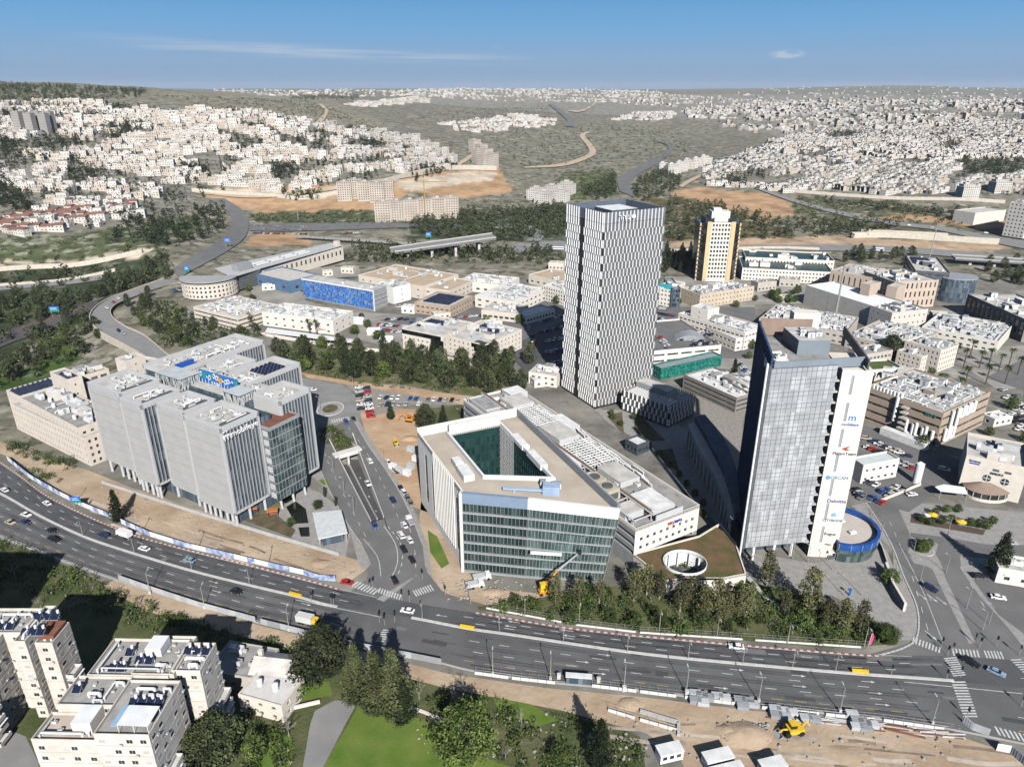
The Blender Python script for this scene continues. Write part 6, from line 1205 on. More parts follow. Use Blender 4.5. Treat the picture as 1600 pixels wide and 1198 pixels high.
# ================================================================ hill towns
TW=mat('town_white',(.50,.465,.41),.9,0,.05,(.66,.63,.58),4);TP=mat('town_cream',(.40,.34,.28),.9,0,.05,(.58,.51,.43),4);TR=mat('town_roof',(.24,.23,.215),.9,0,.09,(.50,.48,.45),4);TRED=mat('town_red_roof',(.19,.10,.078),.88,.2,.05);TG=mat('town_pane',(.035,.037,.04),.3,.3,.05);TGR=mat('town_grey',(.36,.34,.315),.9,.15,.02)
def flat_facade(m,p0,p1,z0,z1,cols,rows,wall,gm):
 L=math.hypot(p1[0]-p0[0],p1[1]-p0[1]);ux,uy=(p1[0]-p0[0])/L,(p1[1]-p0[1])/L;q=lambda s,z,d=0:(p0[0]+ux*s+uy*d,p0[1]+uy*s-ux*d,z)
 m.quad(q(0,z0),q(L,z0),q(L,z1),q(0,z1),wall)
 for a,b_ in rows:
  if b_<z1:
   for s0,s1 in cols:m.quad(q(s0,a,.05),q(s1,a,.05),q(s1,b_,.05),q(s0,b_,.05),gm)
def house(w,d,h,fl,bays,step=0,red=False,wall=0,tanks=True,seed=0,lo=False):
 r=random.Random(seed);m=MB();f=FR((-w/2,-d/2),(w/2,-d/2));fh=h/fl
 def blk(a0,a1,b0,b1,z0,z1,n,front=True):
  pts=rect(f,a0,a1,b0,b1);k=max(1,round((z1-z0)/fh))
  for i in range(4):
   p0,p1=pts[i],pts[(i+1)%4];L=math.hypot(p1[0]-p0[0],p1[1]-p0[1]);nn=max(1,round(n*L/w))
   cs,rs=even(L,nn,min(1.7,L/nn*.5),.4)if i!=2 else[],[(max(z0,0)+fh*j+fh*.32,max(z0,0)+fh*j+fh*.78)for j in range(k)]if i!=2 else[]
   flat_facade(m,p0,p1,z0,z1,cs,rs,wall,2)if lo else facade(m,m,p0,p1,z0,z1,cs,rs,.45,wall,2)
  m.sheet(pts,z1,1)
 if red:
  blk(0,w,0,d,-6,h,bays);m.add([f.p(-.5,-.5,h),f.p(w+.5,-.5,h),f.p(w+.5,d+.5,h),f.p(-.5,d+.5,h),f.p(w*.25,d/2,h+2.6),f.p(w*.75,d/2,h+2.6)],[(0,1,5,4),(2,3,4,5),(1,2,5),(3,0,4)],3)
 elif step:
  blk(0,w,0,d,-8,h-fh*step,bays);blk(w*.12,w*.8,d*.35,d,h-fh*step,h,bays)
  blk(w*.3,w*.55,d*.6,d*.95,h,h+2,1)
 else:
  blk(0,w,0,d,-8,h,bays);blk(w*.4,w*.62,d*.5,d*.8,h,h+2.2,1)
 if tanks and not red:
  for i in range(3):a,b_=r.uniform(1,w-2),r.uniform(d*.4,d-2);m.box(f,a,a+1.4,b_,b_+.9,h if not step else h-fh*step,(h if not step else h-fh*step)+1.2,r.choice((1,0,2)))
 return m
AB=[house(19,16,24,8,6,0,wall=4,seed=8),house(24,15,17,6,8,1,seed=9),house(16,14,40,13,5,0,wall=5,seed=10)]
HMATS=[TW,TR,TG,TRED,TP,TGR]
def row(n,uw,h,seed,wall=0,red=False,lo=False):
 0
 r=random.Random(seed);m=MB();x=-n*uw/2;F=lo and(lambda*a:flat_facade(m,*a))or(lambda p0,p1,z0,z1,c,rw,wl,g:facade(m,m,p0,p1,z0,z1,c,rw,.4,wl,g))
 for k in range(n):
  w=uw*r.uniform(.85,1.15);y0=r.uniform(-6.5,-4);d=r.uniform(8,11);hh=h*r.uniform(.75,1.2);f=FR((x,y0),(x+w,y0));hf=hh*r.choice((.5,.62,1));wl=wall if r.random()<.75 else 4-wall
  pts=[(0,w,0,d,hh)]if hf==hh or red else[(0,w,0,d*.45,hf),(w*.06,w*.94,d*.45,d,hh)]
  for a0,a1,b0,b1,zt_ in pts:
   q=rect(f,a0,a1,b0,b1);rows=[(z+.9,z+2.1)for z in np.arange(0 if b0==0 else hf,zt_-2.4,3)]
   F(q[0],q[1],-7,zt_,even(a1-a0,2 if a1-a0<9 else 3,1.3,.4),rows,wl,2);F(q[1],q[2],-7,zt_,even(b1-b0,2,1.1,.4)if k==n-1 else[],rows,wl,2);F(q[3],q[0],-7,zt_,even(b1-b0,2,1.1,.4)if k==0 else[],rows,wl,2)
   if red:m.add([f.p(-.3,-.4,zt_),f.p(w+.3,-.4,zt_),f.p(w+.3,d+.4,zt_),f.p(-.3,d+.4,zt_),f.p(-.1,d/2,zt_+2.2),f.p(w+.1,d/2,zt_+2.2)],[(0,1,5,4),(2,3,4,5),(1,2,5),(3,0,4)],3)
   else:m.sheet(q,zt_,1)
  if not red and r.random()<.7:a=r.uniform(.1,.6)*w;m.box(f,a,a+1.8,d*.65,d*.65+1.6,hh,hh+r.uniform(.8,1.9),r.choice((0,1,2)))
  x+=w
 return m
HA=[(4,8,7,1),(5,7.5,6.5,2),(2,9,6,3),(3,9,9,4,4),(4,8,5.5,5,0,True),(2,13,12,6,4),(6,7,7.5,7)]
HV=[row(*a)for a in HA];HL=[row(*a,**dict(lo=True))for a in HA]
HVM=[m.mesh('house',HMATS)for m in HV];ABM=[m.mesh('apartment_block',HMATS)for m in AB]
def replicate(name,tpl,mats,xs,ys,zs,rz,sc,idx,kind='stuff',label=None,szy=None):
 0
 V,LP,LS,MI=[],[],[],[];vo=lo=0;xs,ys,zs,rz,sc,idx=[np.asarray(a)for a in(xs,ys,zs,rz,sc,idx)]
 for k,t in enumerate(tpl):
  s=np.where(idx==k)[0]
  if not len(s):continue
  v=np.array(t.v,np.float32);lp=np.concatenate([np.array(f,np.int64)for f in t.f]);ln=np.array([len(f)for f in t.f]);mi=np.array(t.m);n=len(s)
  c,sn=np.cos(rz[s])[:,None],np.sin(rz[s])[:,None];q=sc[s][:,None]
  X=(v[:,0]*c-v[:,1]*sn)*q+xs[s][:,None];Y=(v[:,0]*sn+v[:,1]*c)*q+ys[s][:,None];Z=v[:,2]*q*(1 if szy is None else szy[s][:,None])+zs[s][:,None]
  V.append(np.stack([X,Y,Z],-1).reshape(-1,3));LP.append((lp[None]+np.arange(n)[:,None]*len(v)).ravel()+vo);st=np.r_[0,np.cumsum(ln)[:-1]]
  LS.append((st[None]+np.arange(n)[:,None]*len(lp)).ravel()+lo);MI.append(np.tile(mi,n));vo+=n*len(v);lo+=n*len(lp)
 if not V:return
 V=np.concatenate(V);LP=np.concatenate(LP);LS=np.concatenate(LS);MI=np.concatenate(MI);me=bpy.data.meshes.new(name);o=V.mean(0);V=V-o
 me.vertices.add(len(V));me.vertices.foreach_set('co',V.ravel().astype(np.float32));me.loops.add(len(LP));me.loops.foreach_set('vertex_index',LP.astype(np.int32));me.polygons.add(len(LS));me.polygons.foreach_set('loop_start',LS.astype(np.int32));me.polygons.foreach_set('material_index',MI.astype(np.int32))
 for m in mats:me.materials.append(m)
 me.update(calc_edges=True);ob=put(name,me,None,tuple(float(a)for a in o));return tag(ob,label,kind=kind)
rg=np.random.default_rng(5)
def green(X,Y):return np.sin(X/37+2*np.sin(Y/53))*np.sin(Y/41+1.5*np.sin(X/67))
HOLES=[]
def lots(poly,dx,dy,jit,ymin,ymax,skip,ang=0.0):
 c,s=math.cos(ang),math.sin(ang);g=np.arange(-2600-ymax,2600+ymax,dx),np.arange(-2600,ymax+3000,dy)
 X0,Y0=np.meshgrid(*g);X=X0*c-Y0*s;Y=X0*s+Y0*c;X=X.ravel();Y=Y.ravel()
 k=(Y>ymin)&(Y<ymax)&(np.abs(X)<Y*1.0+60);X,Y=X[k],Y[k];X=X+rg.uniform(-jit,jit,len(X))*dx;Y=Y+rg.uniform(-jit,jit,len(X))*dy*.6
 k=(rg.random(len(X))>skip)&(green(X,Y)<.42)&((green(X/5,Y/4)<.55)|(Y<1900));X,Y=X[k],Y[k];Z=zt(X,Y);px,py=proj(X,Y,Z);k=inpoly(px,py,poly)
 for h in HOLES:k&=~inpoly(px,py,h)
 return X[k],Y[k],Z[k]
WOODS=[[(0,280),(30,300),(60,330),(0,335)],[(240,300),(310,300),(360,330),(355,360),(280,380),(200,372),(180,340)],[(100,250),(150,250),(150,285),(110,290)],[(160,195),(200,205),(190,222),(155,215)],[(280,260),(325,258),(330,285),(285,290)],[(420,255),(450,255),(470,275),(430,285)],[(535,215),(600,222),(590,235),(540,232)],[(1120,265),(1195,262),(1195,285),(1120,290)],[(1500,252),(1640,250),(1640,280),(1510,278)],[(1300,205),(1345,205),(1340,218),(1290,220)],[(1465,222),(1500,218),(1500,240),(1470,242)],[(60,205),(130,215),(110,240),(50,235)],[(0,218),(40,225),(60,250),(0,250)],[(195,190),(225,192),(215,215),(190,215)],[(640,270),(700,255),(720,262),(650,285)]]
HOLES[:]=WOODS+[[(730,225),(775,225),(775,262),(700,262)]]
Z_LEFT=[(-260,168),(0,163),(60,158),(170,165),(250,172),(400,176),(480,192),(560,203),(640,212),(700,235),(715,252),(640,272),(560,285),(430,300),(330,300),(250,325),(230,345),(100,366),(0,368),(-260,380)]
Z_RIGHT=[(1100,262),(1160,240),(1200,225),(1290,200),(1500,190),(1900,190),(1900,300),(1600,312),(1500,306),(1420,306),(1290,300),(1180,292),(1120,292)]
hx,hy,hz,hr,hi,hk=[],[],[],[],[],[]
def addh(poly,dx,dy,ymin,ymax,skip,kinds,ang,tagk):
 X,Y,Z=lots(poly,dx,dy,.25,ymin,ymax,skip,ang);n=len(X)
 hx.append(X);hy.append(Y);hz.append(Z);hr.append(ang+.4*np.sin(X/170+Y/260)+rg.normal(0,.1,n)+rg.choice([0,math.pi/2],n,p=[.92,.08]));hi.append(rg.choice(kinds,n));hk.append(np.full(n,tagk))
addh(Z_LEFT,27,18,840,2050,.17,[0,0,1,2,3,3,5,6],-.10,0)
addh([(-260,330),(0,328),(120,325),(235,318),(230,345),(100,372),(-260,385)],29,17,700,1100,.1,[4,4,0,2],-.08,1)
addh([(270,300),(330,305),(340,330),(300,345),(262,335)],26,19,700,1200,.3,[4,2,2],.2,1)
addh(Z_RIGHT,27,18,900,2300,.12,[0,0,1,3,6,6,2],.12,2)
addh([(740,192),(800,180),(870,188),(860,200),(790,204),(750,202)],26,26,1800,3200,.3,[0,2,1],.1,3)
addh([(670,196),(740,186),(800,190),(790,204),(720,208)],26,26,1700,3200,.35,[0,2,1],.1,3)
addh([(520,165),(650,152),(680,160),(560,170)],34,34,2300,5200,.25,[0,3,1],.1,3)
addh([(980,178),(1050,174),(1050,186),(960,188)],30,30,1900,4200,.35,[0,2,1],.1,3)
hx,hy,hz,hr,hi,hk=[np.concatenate(a)for a in(hx,hy,hz,hr,hi,hk)]
_bend=26*np.sin(hx/95)+14*np.sin(hx/41+hy/160);hy=hy+_bend;hz=zt(hx,hy)
order=np.argsort(hy);vis=[i for i in order if-5<proj(hx[i],hy[i],hz[i])[0]<1605]
LBL={0:('row of joined white stone houses in the dense left-hand hillside town','houses of the left hill town'),1:('row of red tiled houses at the foot of the left hill','red roofed row houses'),2:('row of pale terraced houses on the right-hand slope','terraced houses of the right slope'),3:('row of white houses in the far valley village','houses of the far village')}
FIRST=vis[:300];fs=set(FIRST)
for i in FIRST:
 o=put('house_row',HVM[hi[i]],None,(float(hx[i]),float(hy[i]),float(hz[i])),float(hr[i]));l,g=LBL[int(hk[i])]
 tag(o,l,'house',g)
rest=np.array([i for i in range(len(hx))if i not in fs])
replicate('hill_town',HL,HMATS,hx[rest],hy[rest],hz[rest],hr[rest],rg.uniform(.75,1.3,len(rest)),hi[rest],label='dense mass of white stone houses covering the far hillsides')
def block(k,px,py,rz,label,group=None,sc=1.0):
 x,y,z=hit(px,py);o=put('apartment_block',ABM[k],None,(x,y,z),rz,sc);tag(o,label,'apartment block',group)
for i,x in enumerate((600,621,642,663,684,705)):block(0,x,346-i*1.5,.06,'cream gridded apartment block in the front row below the construction site','apartment blocks by the construction site')
for i,(x,y)in enumerate(((540,312),(556,308),(572,312),(590,314),(605,310))):block(0,x,y,.1,'grey stepped apartment block behind the front row at the construction site','stepped apartment blocks')
for i,(x,y)in enumerate(((838,312),(850,318),(862,308),(875,314),(885,302))):block(1,x,y,-.5,'cream apartment block on the spur above the highway','apartment blocks on the spur')
for i,(x,y)in enumerate(((742,238),(752,246),(760,254),(768,262),(756,264),(748,256))):block(0,x,y,.8,'white apartment block along the curving street at mid distance','blocks on the curving street')
for i,(x,y)in enumerate(((1036,270),(1050,272),(1062,268),(1074,264),(1088,262),(1100,258))):block(1,x,y,.3,'white apartment slab above the pine wood','apartment slabs above the pine wood')
for i,(x,y)in enumerate(((33,207),(42,205),(52,209),(64,206),(74,209),(82,206))):block(2,x,y,-.1,'tall grey apartment tower in the cluster at the upper left','tall grey towers',.8)
for i,(x,y)in enumerate(((1230,246),(1370,205),(1390,206),(1412,207),(1510,308),(1560,300))):block(1,x,y,.1,['pale block with window grid beside the right-hand pines','white long block, left of three on the right hill','white long block, middle of three on the right hill','white long block, right of three on the right hill','white block at the bottom of the right terraced slope','white block right of the dark wood on the right'][i])
def far_city():
 tp=[]
 for w,d,h,wl in((26,14,8,0),(36,14,11,3),(18,16,22,4),(46,15,8,0),(22,14,10,4),(30,13,7,3)):
  m=MB();f=FR((-w/2,-d/2),(w/2,-d/2));flat_facade(m,f(0,0),f(w,0),-8,h,even(w,max(2,int(w/6)),2.6,.5),[(h*.15,h*.33),(h*.5,h*.68)],wl,2)
  for p,q in((f(w,0),f(w,d)),(f(0,d),f(0,0))):m.quad((*p,-8),(*q,-8),(*q,h),(*p,h),wl)
  m.sheet(rect(f,0,w,0,d),h,1);m.box(f,w*.3,w*.6,d*.3,d*.7,h,h+3,0);tp.append(m)
 XS,YS,ZS=[],[],[]
 HOLES[:]=[]
 for poly,st,y0,y1,sk in(([(1060,172),(1200,158),(1400,158),(1900,156),(1900,196),(1500,196),(1290,205),(1180,212),(1090,190)],36,1900,5600,.25),([(640,141),(780,136),(960,137),(1070,150),(1200,158),(1060,168),(900,160),(760,158),(640,150)],46,3000,7000,.3),([(330,143),(520,141),(640,142),(660,150),(520,152),(420,150)],55,3500,6500,.45),([(1130,146),(1500,146),(1900,150),(1900,156),(1200,156)],95,4200,9500,.5),([(1180,134),(1440,132),(1640,142),(1400,146),(1200,144)],150,6000,10500,.6)):
  X,Y,Z=lots(poly,st,st*1.1,.35,y0,y1,sk,.15);XS.append(X);YS.append(Y);ZS.append(Z)
 X,Y,Z=map(np.concatenate,(XS,YS,ZS));n=len(X)
 replicate('distant_city',tp,[TW,TR,TG,TGR,TP],X,Y,Z,.15+rg.choice([0,.5,-.4,1.57],n),rg.uniform(.5,.95,n),rg.choice(6,n,p=[.25,.2,.1,.15,.15,.15]),szy=rg.uniform(.7,1.2,n),label='pale city spread along the skyline')
 return n
NCITY=far_city()
# ================================================================ trees and shrubs
def leafmat(name,c,v=.4):
 m=mat(name,c,.75,v,.16,spec=.15,detail=6);t=m.node_tree;b_=t.nodes['Principled BSDF'];oi=t.nodes.new('ShaderNodeObjectInfo');r=t.nodes.new('ShaderNodeMapRange');r.inputs[3].default_value=.55;r.inputs[4].default_value=1.4;t.links.new(oi.outputs['Random'],r.inputs[0])
 x=t.nodes.new('ShaderNodeMix');x.data_type='RGBA';x.blend_type='MULTIPLY';x.inputs['Factor'].default_value=1;t.links.new(b_.inputs['Base Color'].links[0].from_socket,x.inputs['A']);t.links.new(r.outputs[0],x.inputs['B']);t.links.new(x.outputs['Result'],b_.inputs['Base Color']);return m
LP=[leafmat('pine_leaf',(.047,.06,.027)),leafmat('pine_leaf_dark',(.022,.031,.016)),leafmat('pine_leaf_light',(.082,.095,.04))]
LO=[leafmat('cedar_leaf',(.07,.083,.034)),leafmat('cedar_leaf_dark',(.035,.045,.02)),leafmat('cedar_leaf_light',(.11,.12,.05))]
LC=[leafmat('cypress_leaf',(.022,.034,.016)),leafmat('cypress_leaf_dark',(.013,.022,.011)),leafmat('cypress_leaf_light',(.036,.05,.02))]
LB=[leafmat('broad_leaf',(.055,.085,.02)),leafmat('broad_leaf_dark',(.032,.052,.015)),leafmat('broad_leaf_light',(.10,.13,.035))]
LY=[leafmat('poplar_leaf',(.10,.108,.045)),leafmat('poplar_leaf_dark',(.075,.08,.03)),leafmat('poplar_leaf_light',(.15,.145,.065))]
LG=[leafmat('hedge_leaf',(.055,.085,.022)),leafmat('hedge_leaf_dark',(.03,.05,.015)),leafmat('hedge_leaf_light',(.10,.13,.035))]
BARK=mat('bark',(.11,.085,.062),.95,.25,2);TWIG=mat('bare_twig',(.27,.245,.215),.95,.2,2)
def leaves(m,rr,pts,size,per,spread,three=True):
 0
 for(x,y,z,k)in pts:
  for i in range(per):
   c=np.array([x,y,z])+rr.normal(0,spread,3)*(1,1,.75);a=rr.normal(0,1,3);a/=np.linalg.norm(a);b_=np.cross(a,rr.normal(0,1,3));b_/=np.linalg.norm(b_)+1e-9;s=size*rr.uniform(.6,1.3)
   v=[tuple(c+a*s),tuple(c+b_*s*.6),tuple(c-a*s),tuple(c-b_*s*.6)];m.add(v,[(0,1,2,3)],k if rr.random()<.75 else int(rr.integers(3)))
def crown_pts(rr,kind,n,R_,H_,z0):
 o=[]
 while len(o)<n:
  t=rr.random();a=rr.random()*2*math.pi;lobes=1+.18*math.sin(3*a+5*t)+.12*math.sin(5*a-7*t)
  if kind=='pine':prof=(math.sin(math.pi*min(1,t*.93+.07))**.6)*(1-.35*t)
  elif kind=='cone':prof=(1-t)**.95*(.35+.65*min(1,t*6))+.03
  elif kind=='cyp':prof=(math.sin(math.pi*(t*.9+.08))**.5)*(1-.3*t)
  else:prof=math.sin(math.pi*(t*.92+.06))**.55
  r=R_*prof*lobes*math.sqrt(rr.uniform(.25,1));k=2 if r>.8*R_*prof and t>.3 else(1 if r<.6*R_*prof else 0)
  o.append((r*math.cos(a),r*math.sin(a),z0+H_*t+rr.normal(0,.15),k))
 return o
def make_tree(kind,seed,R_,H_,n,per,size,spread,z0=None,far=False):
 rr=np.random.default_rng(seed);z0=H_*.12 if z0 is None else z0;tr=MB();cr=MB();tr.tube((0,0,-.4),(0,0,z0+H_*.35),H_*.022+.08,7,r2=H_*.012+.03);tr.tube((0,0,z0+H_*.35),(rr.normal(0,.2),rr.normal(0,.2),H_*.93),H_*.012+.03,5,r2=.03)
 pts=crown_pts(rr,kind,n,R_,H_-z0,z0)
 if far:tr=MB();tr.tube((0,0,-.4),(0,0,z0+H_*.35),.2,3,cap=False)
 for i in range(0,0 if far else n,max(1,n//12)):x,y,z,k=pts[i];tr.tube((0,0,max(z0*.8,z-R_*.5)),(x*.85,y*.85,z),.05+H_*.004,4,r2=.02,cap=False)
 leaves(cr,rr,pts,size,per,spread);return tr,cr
def bare_tree(seed,R_,H_,top=4):
 rr=np.random.default_rng(seed);tr=MB();tw=MB()
 def grow(m,p,d,L,r,lev):
  q=p+d*L;m.tube(p,q,r,3 if lev>1 else 5,r2=r*.65,cap=False)
  if lev>=top:return
  for i in range(3 if lev<3 else 4):e=d+rr.normal(0,.45,3);e[2]=abs(e[2])*.8+.15;e/=np.linalg.norm(e);grow(tw if lev>=1 else m,q,e,L*rr.uniform(.6,.85),r*.55,lev+1)
 grow(tr,np.array([0.,0,-.2]),np.array([0,0,1.]),H_*.28,.13+H_*.008,0);return tr,tw
def palm(seed):
 rr=np.random.default_rng(seed);tr,cr=MB(),MB();H_=7.5
 tr.tube((0,0,-.3),(0,0,H_),.28,7,r2=.2)
 for i in range(26):
  a=rr.random()*6.28;e=rr.uniform(-.5,1.1);L=rr.uniform(1.9,2.6);p=np.array([0,0,H_]);
  for k in range(4):
   q=p+L/4*np.array([math.cos(a)*math.cos(e),math.sin(a)*math.cos(e),math.sin(e)]);w=(.28,.34,.26,.1)[k];s=np.array([-math.sin(a),math.cos(a),0])*w
   cr.add([tuple(p-s),tuple(p+s),tuple(q+s*.8-(0,0,.05)),tuple(q-s*.8-(0,0,.05))],[(0,1,2,3)],int(rr.integers(3)));p=q;e-=.38
 return tr,cr
SPEC={}
def spec(key,label,tc,mats,tmat=BARK):SPEC[key]=(tc[0].mesh('trunk',tmat),tc[1].mesh('crown',mats),label)
spec('pine','pine',make_tree('pine',1,4.2,9.5,190,10,.30,.42),LP);spec('pine2','pine',make_tree('pine',2,3.6,11,190,10,.30,.42),LP)
spec('bigpine','pine',make_tree('pine',3,6.4,12.5,520,12,.30,.45),LP);spec('cone','conifer',make_tree('cone',4,4.0,16,560,13,.28,.36,.8),LO);spec('cone2','conifer',make_tree('cone',5,3.4,13,300,12,.27,.36,.6),LC)
spec('cypress','cypress',make_tree('cyp',6,1.3,10,170,10,.24,.24,.4),LC);spec('oak','oak',make_tree('oak',7,6.0,10.5,520,13,.28,.45),LB);spec('broad','broadleaf tree',make_tree('oak',8,3.2,6.5,170,10,.28,.38),LB)
spec('poplar','poplar',make_tree('cyp',9,2.0,9.5,170,8,.25,.36,1.6),LY,TWIG);spec('shrub','shrub',make_tree('oak',10,1.5,2.2,60,9,.2,.25,.1),LG);spec('bare','bare tree',bare_tree(11,3,6),TWIG,TWIG);spec('bare2','bare tree',bare_tree(12,3,5),TWIG,TWIG);spec('palm','palm',palm(13),LB)
NM={'pine':'pine_tree','pine2':'pine_tree','bigpine':'pine_tree','cone':'conifer','cone2':'conifer','cypress':'cypress_tree','oak':'oak_tree','broad':'broadleaf_tree','poplar':'poplar_tree','shrub':'shrub','bare':'bare_tree','bare2':'bare_tree','palm':'palm_tree'}
NT=[0]
def tree(key,px,py,label,group=None,s=1.0,world=None,z=None):
 x,y,zz=world if world else(P(px,py)if py>560 or(px>560 and py>420)else hit(px,py));zz=zz if z is None else z
 t=thing(NM[key],label,{'shrub':'shrub'}.get(key,'tree'),(x,y,zz),group,R.uniform(0,6.28));t.scale=(s*R.uniform(.92,1.08),s*R.uniform(.92,1.08),s*R.uniform(.92,1.1));tr,cr,l=SPEC[key]
 put('trunk',tr,t);put('crown' if 'bare' not in key else 'twigs',cr,t);NT[0]+=1;return t
for a in[('bigpine',505,1058,'big round pine beside the road hoarding, above the garden gate',1.4),('cone',560,1098,'leftmost tall conifer of the clump at the top of the lawn',1.15),('cone',590,1112,'middle tall conifer of the clump above the lawn',1.28),('cone',618,1118,'rightmost tall conifer of the clump above the lawn',1.38),('cone2',632,1126,'shorter dark conifer at the right foot of the clump above the lawn',1.0),('oak',726,1178,'large dark round oak at the right edge of the lawn',1.3),('bigpine',345,1190,'dense dark pine beside the nearest apartment house',1.15),('bigpine',318,1205,'dark pine at the bottom edge against the apartment wall',1.1),('cone2',936,1196,'bright conifer at the bottom edge right of the lawn',1.15),('cone2',186,814,'dark conifer standing alone on the bare soil strip',.98),('cypress',137,790,'small dark cypress on the bare soil near the blue sign',.3),('bare',655,1092,'bare grey tree right of the conifer clump',1.0),('bare2',705,1100,'bare tree behind the round oak',1.2),('bare',722,1088,'spreading bare tree beside the earth track',1.2),('bare',452,1150,'bare tree beside the garden drive',1.1),('bare2',440,1128,'bare bush by the low garden wall',.8),('bare',765,1160,'bare tree right of the round oak',1.1),('bare2',790,1185,'low bare tree at the bottom edge',1.0),('bare',110,960,'bare tree behind the left apartment house',1.1),('bare2',65,950,'bare tree in the shade at the far left',1.0),('bare',25,905,'pale bare tree at the left edge below the road',1.3),('bare2',815,1130,'bare shrub beside the earth track',.9),('broad',468,1090,'small green tree beside the garden gate',.7),('shrub',480,1075,'green bush next to the gabled stone house',1.2),('broad',870,1190,'yellowish bush at the bottom edge of the rough ground',.7),('broad',400,1180,'dark tree between the pine and the drive',.9),('broad',690,1105,'round bush beside the rock bed',.6),('cone2',1556,898,'tall dark conifer by the right-hand car park',1.2),('bigpine',1390,560,'tall dark pine between the pipe factory and the lawn-roof office',1.25),('broad',1390,912,'round dark bush at the corner of the paved square',.8),('oak',1385,1003,'dark round bush beside the pink banner',.55),('cone2',611,655,'dark conifer at the edge of the orange earth site',.75),('bigpine',665,668,'large dark pine beside the orange earth site',1.0),('cone2',693,665,'small conifer right of the large pine on the earth site',.75),('broad',497,795,'bright green young tree on the pavilion terrace',.6),('broad',455,822,'small tree beside the dark pool',.5),('cypress',508,776,'slim cypress by the terrace wall',.5),('cypress',525,790,'second slim cypress by the terrace wall',.45),('bare',720,650,'bare grey tree behind the earth site',1.2),('cone2',1145,600,'dark conifer beside the grey louvred laboratory',1.0),('bare',1378,830,'wide bare brown tree beside the round blue wing',1.4),('bare2',1360,815,'bare shrub beside the round blue wing',1.3),('poplar',1197,915,'pale poplar left of the paved square',1.3),('poplar',1262,958,'tall yellowish poplar in front of the paved square',1.65),('poplar',1315,985,'bushy poplar at the edge of the paved square',1.3),('poplar',1342,990,'slim poplar nearest the pink banner',1.2)]:
 tree(a[0],a[1],a[2],a[3],None,a[4])
for x,y,s in((868,946,.8),(905,940,.8),(936,942,.7),(990,938,.9),(1010,930,.9),(1030,935,.8),(1062,955,.9),(1078,950,1.0),(1098,966,.9),(1118,966,1.1),(1125,976,.7),(1134,970,.8),(1155,968,.9),(1165,962,.9),(1225,960,.7),(1290,978,.7)):tree('poplar',x,y,'slender pale tree in the planted strip beside the main road','slender trees along the main road',s*1.3)
for x,y in((1004,690),(1015,700),(1030,712),(1045,730),(1060,745),(1072,760),(1085,775),(1098,790),(958,655),(970,665),(1100,806),(955,648),(990,655)):tree('broad',x,y,'small green tree along the garden path behind the long office','trees along the garden path',.45)
for x,y in((1492,565),(1505,575),(1515,560),(1530,575),(1545,570),(1560,580),(1575,575),(1590,585),(1508,600),(1495,618),(1480,560),(1570,600),(1540,600)):tree('palm',x,y,'palm tree in the grove right of the ribbed office','palm grove',1.35)
for x,y in((484,525),(495,526)):tree('palm',x,y,'palm tree in front of the white laboratory','palms by the white laboratory',1.3)
for x,y in((1440,815),(1452,820),(1470,818),(1485,815),(1495,800),(1478,800),(1515,822),(1528,824),(1540,826),(1550,818),(1460,805),(1437,862),(1445,860),(1442,856),(1450,856),(1436,856)):tree('broad',x,y,'dark green bush around the restaurant terrace','bushes round the restaurant',.5)
for x,y in((395,470),(405,478),(565,500),(575,512),(590,530),(555,522),(640,540),(812,505),(815,470),(870,475),(760,505),(730,515),(1180,470),(1205,466),(1215,462),(1228,464),(1240,460),(1060,475),(1110,474),(1150,480),(1170,560),(1175,545),(1420,560),(1440,572),(1455,585),(1470,600),(1500,640),(1520,655),(1545,680),(1600,690),(1580,640),(1465,690),(1440,700),(930,420),(1040,470),(350,475),(390,455),(300,455),(1395,530),(1410,590)):tree('broad',x,y,'small round tree among the factory yards','trees among the factory yards',R.uniform(.6,1.0))
def wood(poly,n,seed,kinds,smin=.7,smax=1.2,sep=3.0,ylim=(100,3000)):
 rr=np.random.default_rng(seed);q=np.array(poly,float);o=[];x0,y0=q.min(0);x1,y1=q.max(0);k=0
 pts=[hit(*c)[:2]for c in poly];w=np.array(pts);a0,b0=w.min(0);a1,b1=w.max(0)
 X=rr.uniform(a0,a1,n*30);Y=rr.uniform(b0,b1,n*30);Z=zt(X,Y);px,py=proj(X,Y,Z);ok=inpoly(px,py,poly)
 for x,y,z in zip(X[ok],Y[ok],Z[ok]):
  if all((x-a)**2+(y-b_)**2>sep*sep for a,b_,*_ in o):o.append((x,y,z,rr.choice(kinds),rr.uniform(smin,smax)))
  if len(o)>=n:break
 return o
SLOPE=wood([(425,548),(480,540),(560,552),(700,568),(790,585),(800,600),(770,618),(700,612),(600,600),(540,592),(470,580),(430,560)],54,1,['pine','pine2','pine','cone2','broad'],.95,1.5,4.6)
SLOPE+=wood([(735,575),(800,560),(830,565),(820,610),(760,620)],14,2,['pine','pine2'],1.0,1.5,4.5)
KNOLL=wood([(195,480),(230,462),(262,470),(300,500),(370,515),(400,510),(420,520),(380,540),(300,545),(262,545),(225,518)],34,3,['pine','pine2','broad'],.6,1.0,5)
VALLEY=wood([(-60,470),(130,455),(250,410),(268,432),(180,460),(140,480),(60,505),(-60,550)],48,4,['pine','pine2'],.8,1.2,5)+wood([(-40,580),(60,530),(130,495),(150,515),(160,545),(80,580),(0,600),(-60,610)],34,5,['pine','pine2','broad'],.8,1.2,5)
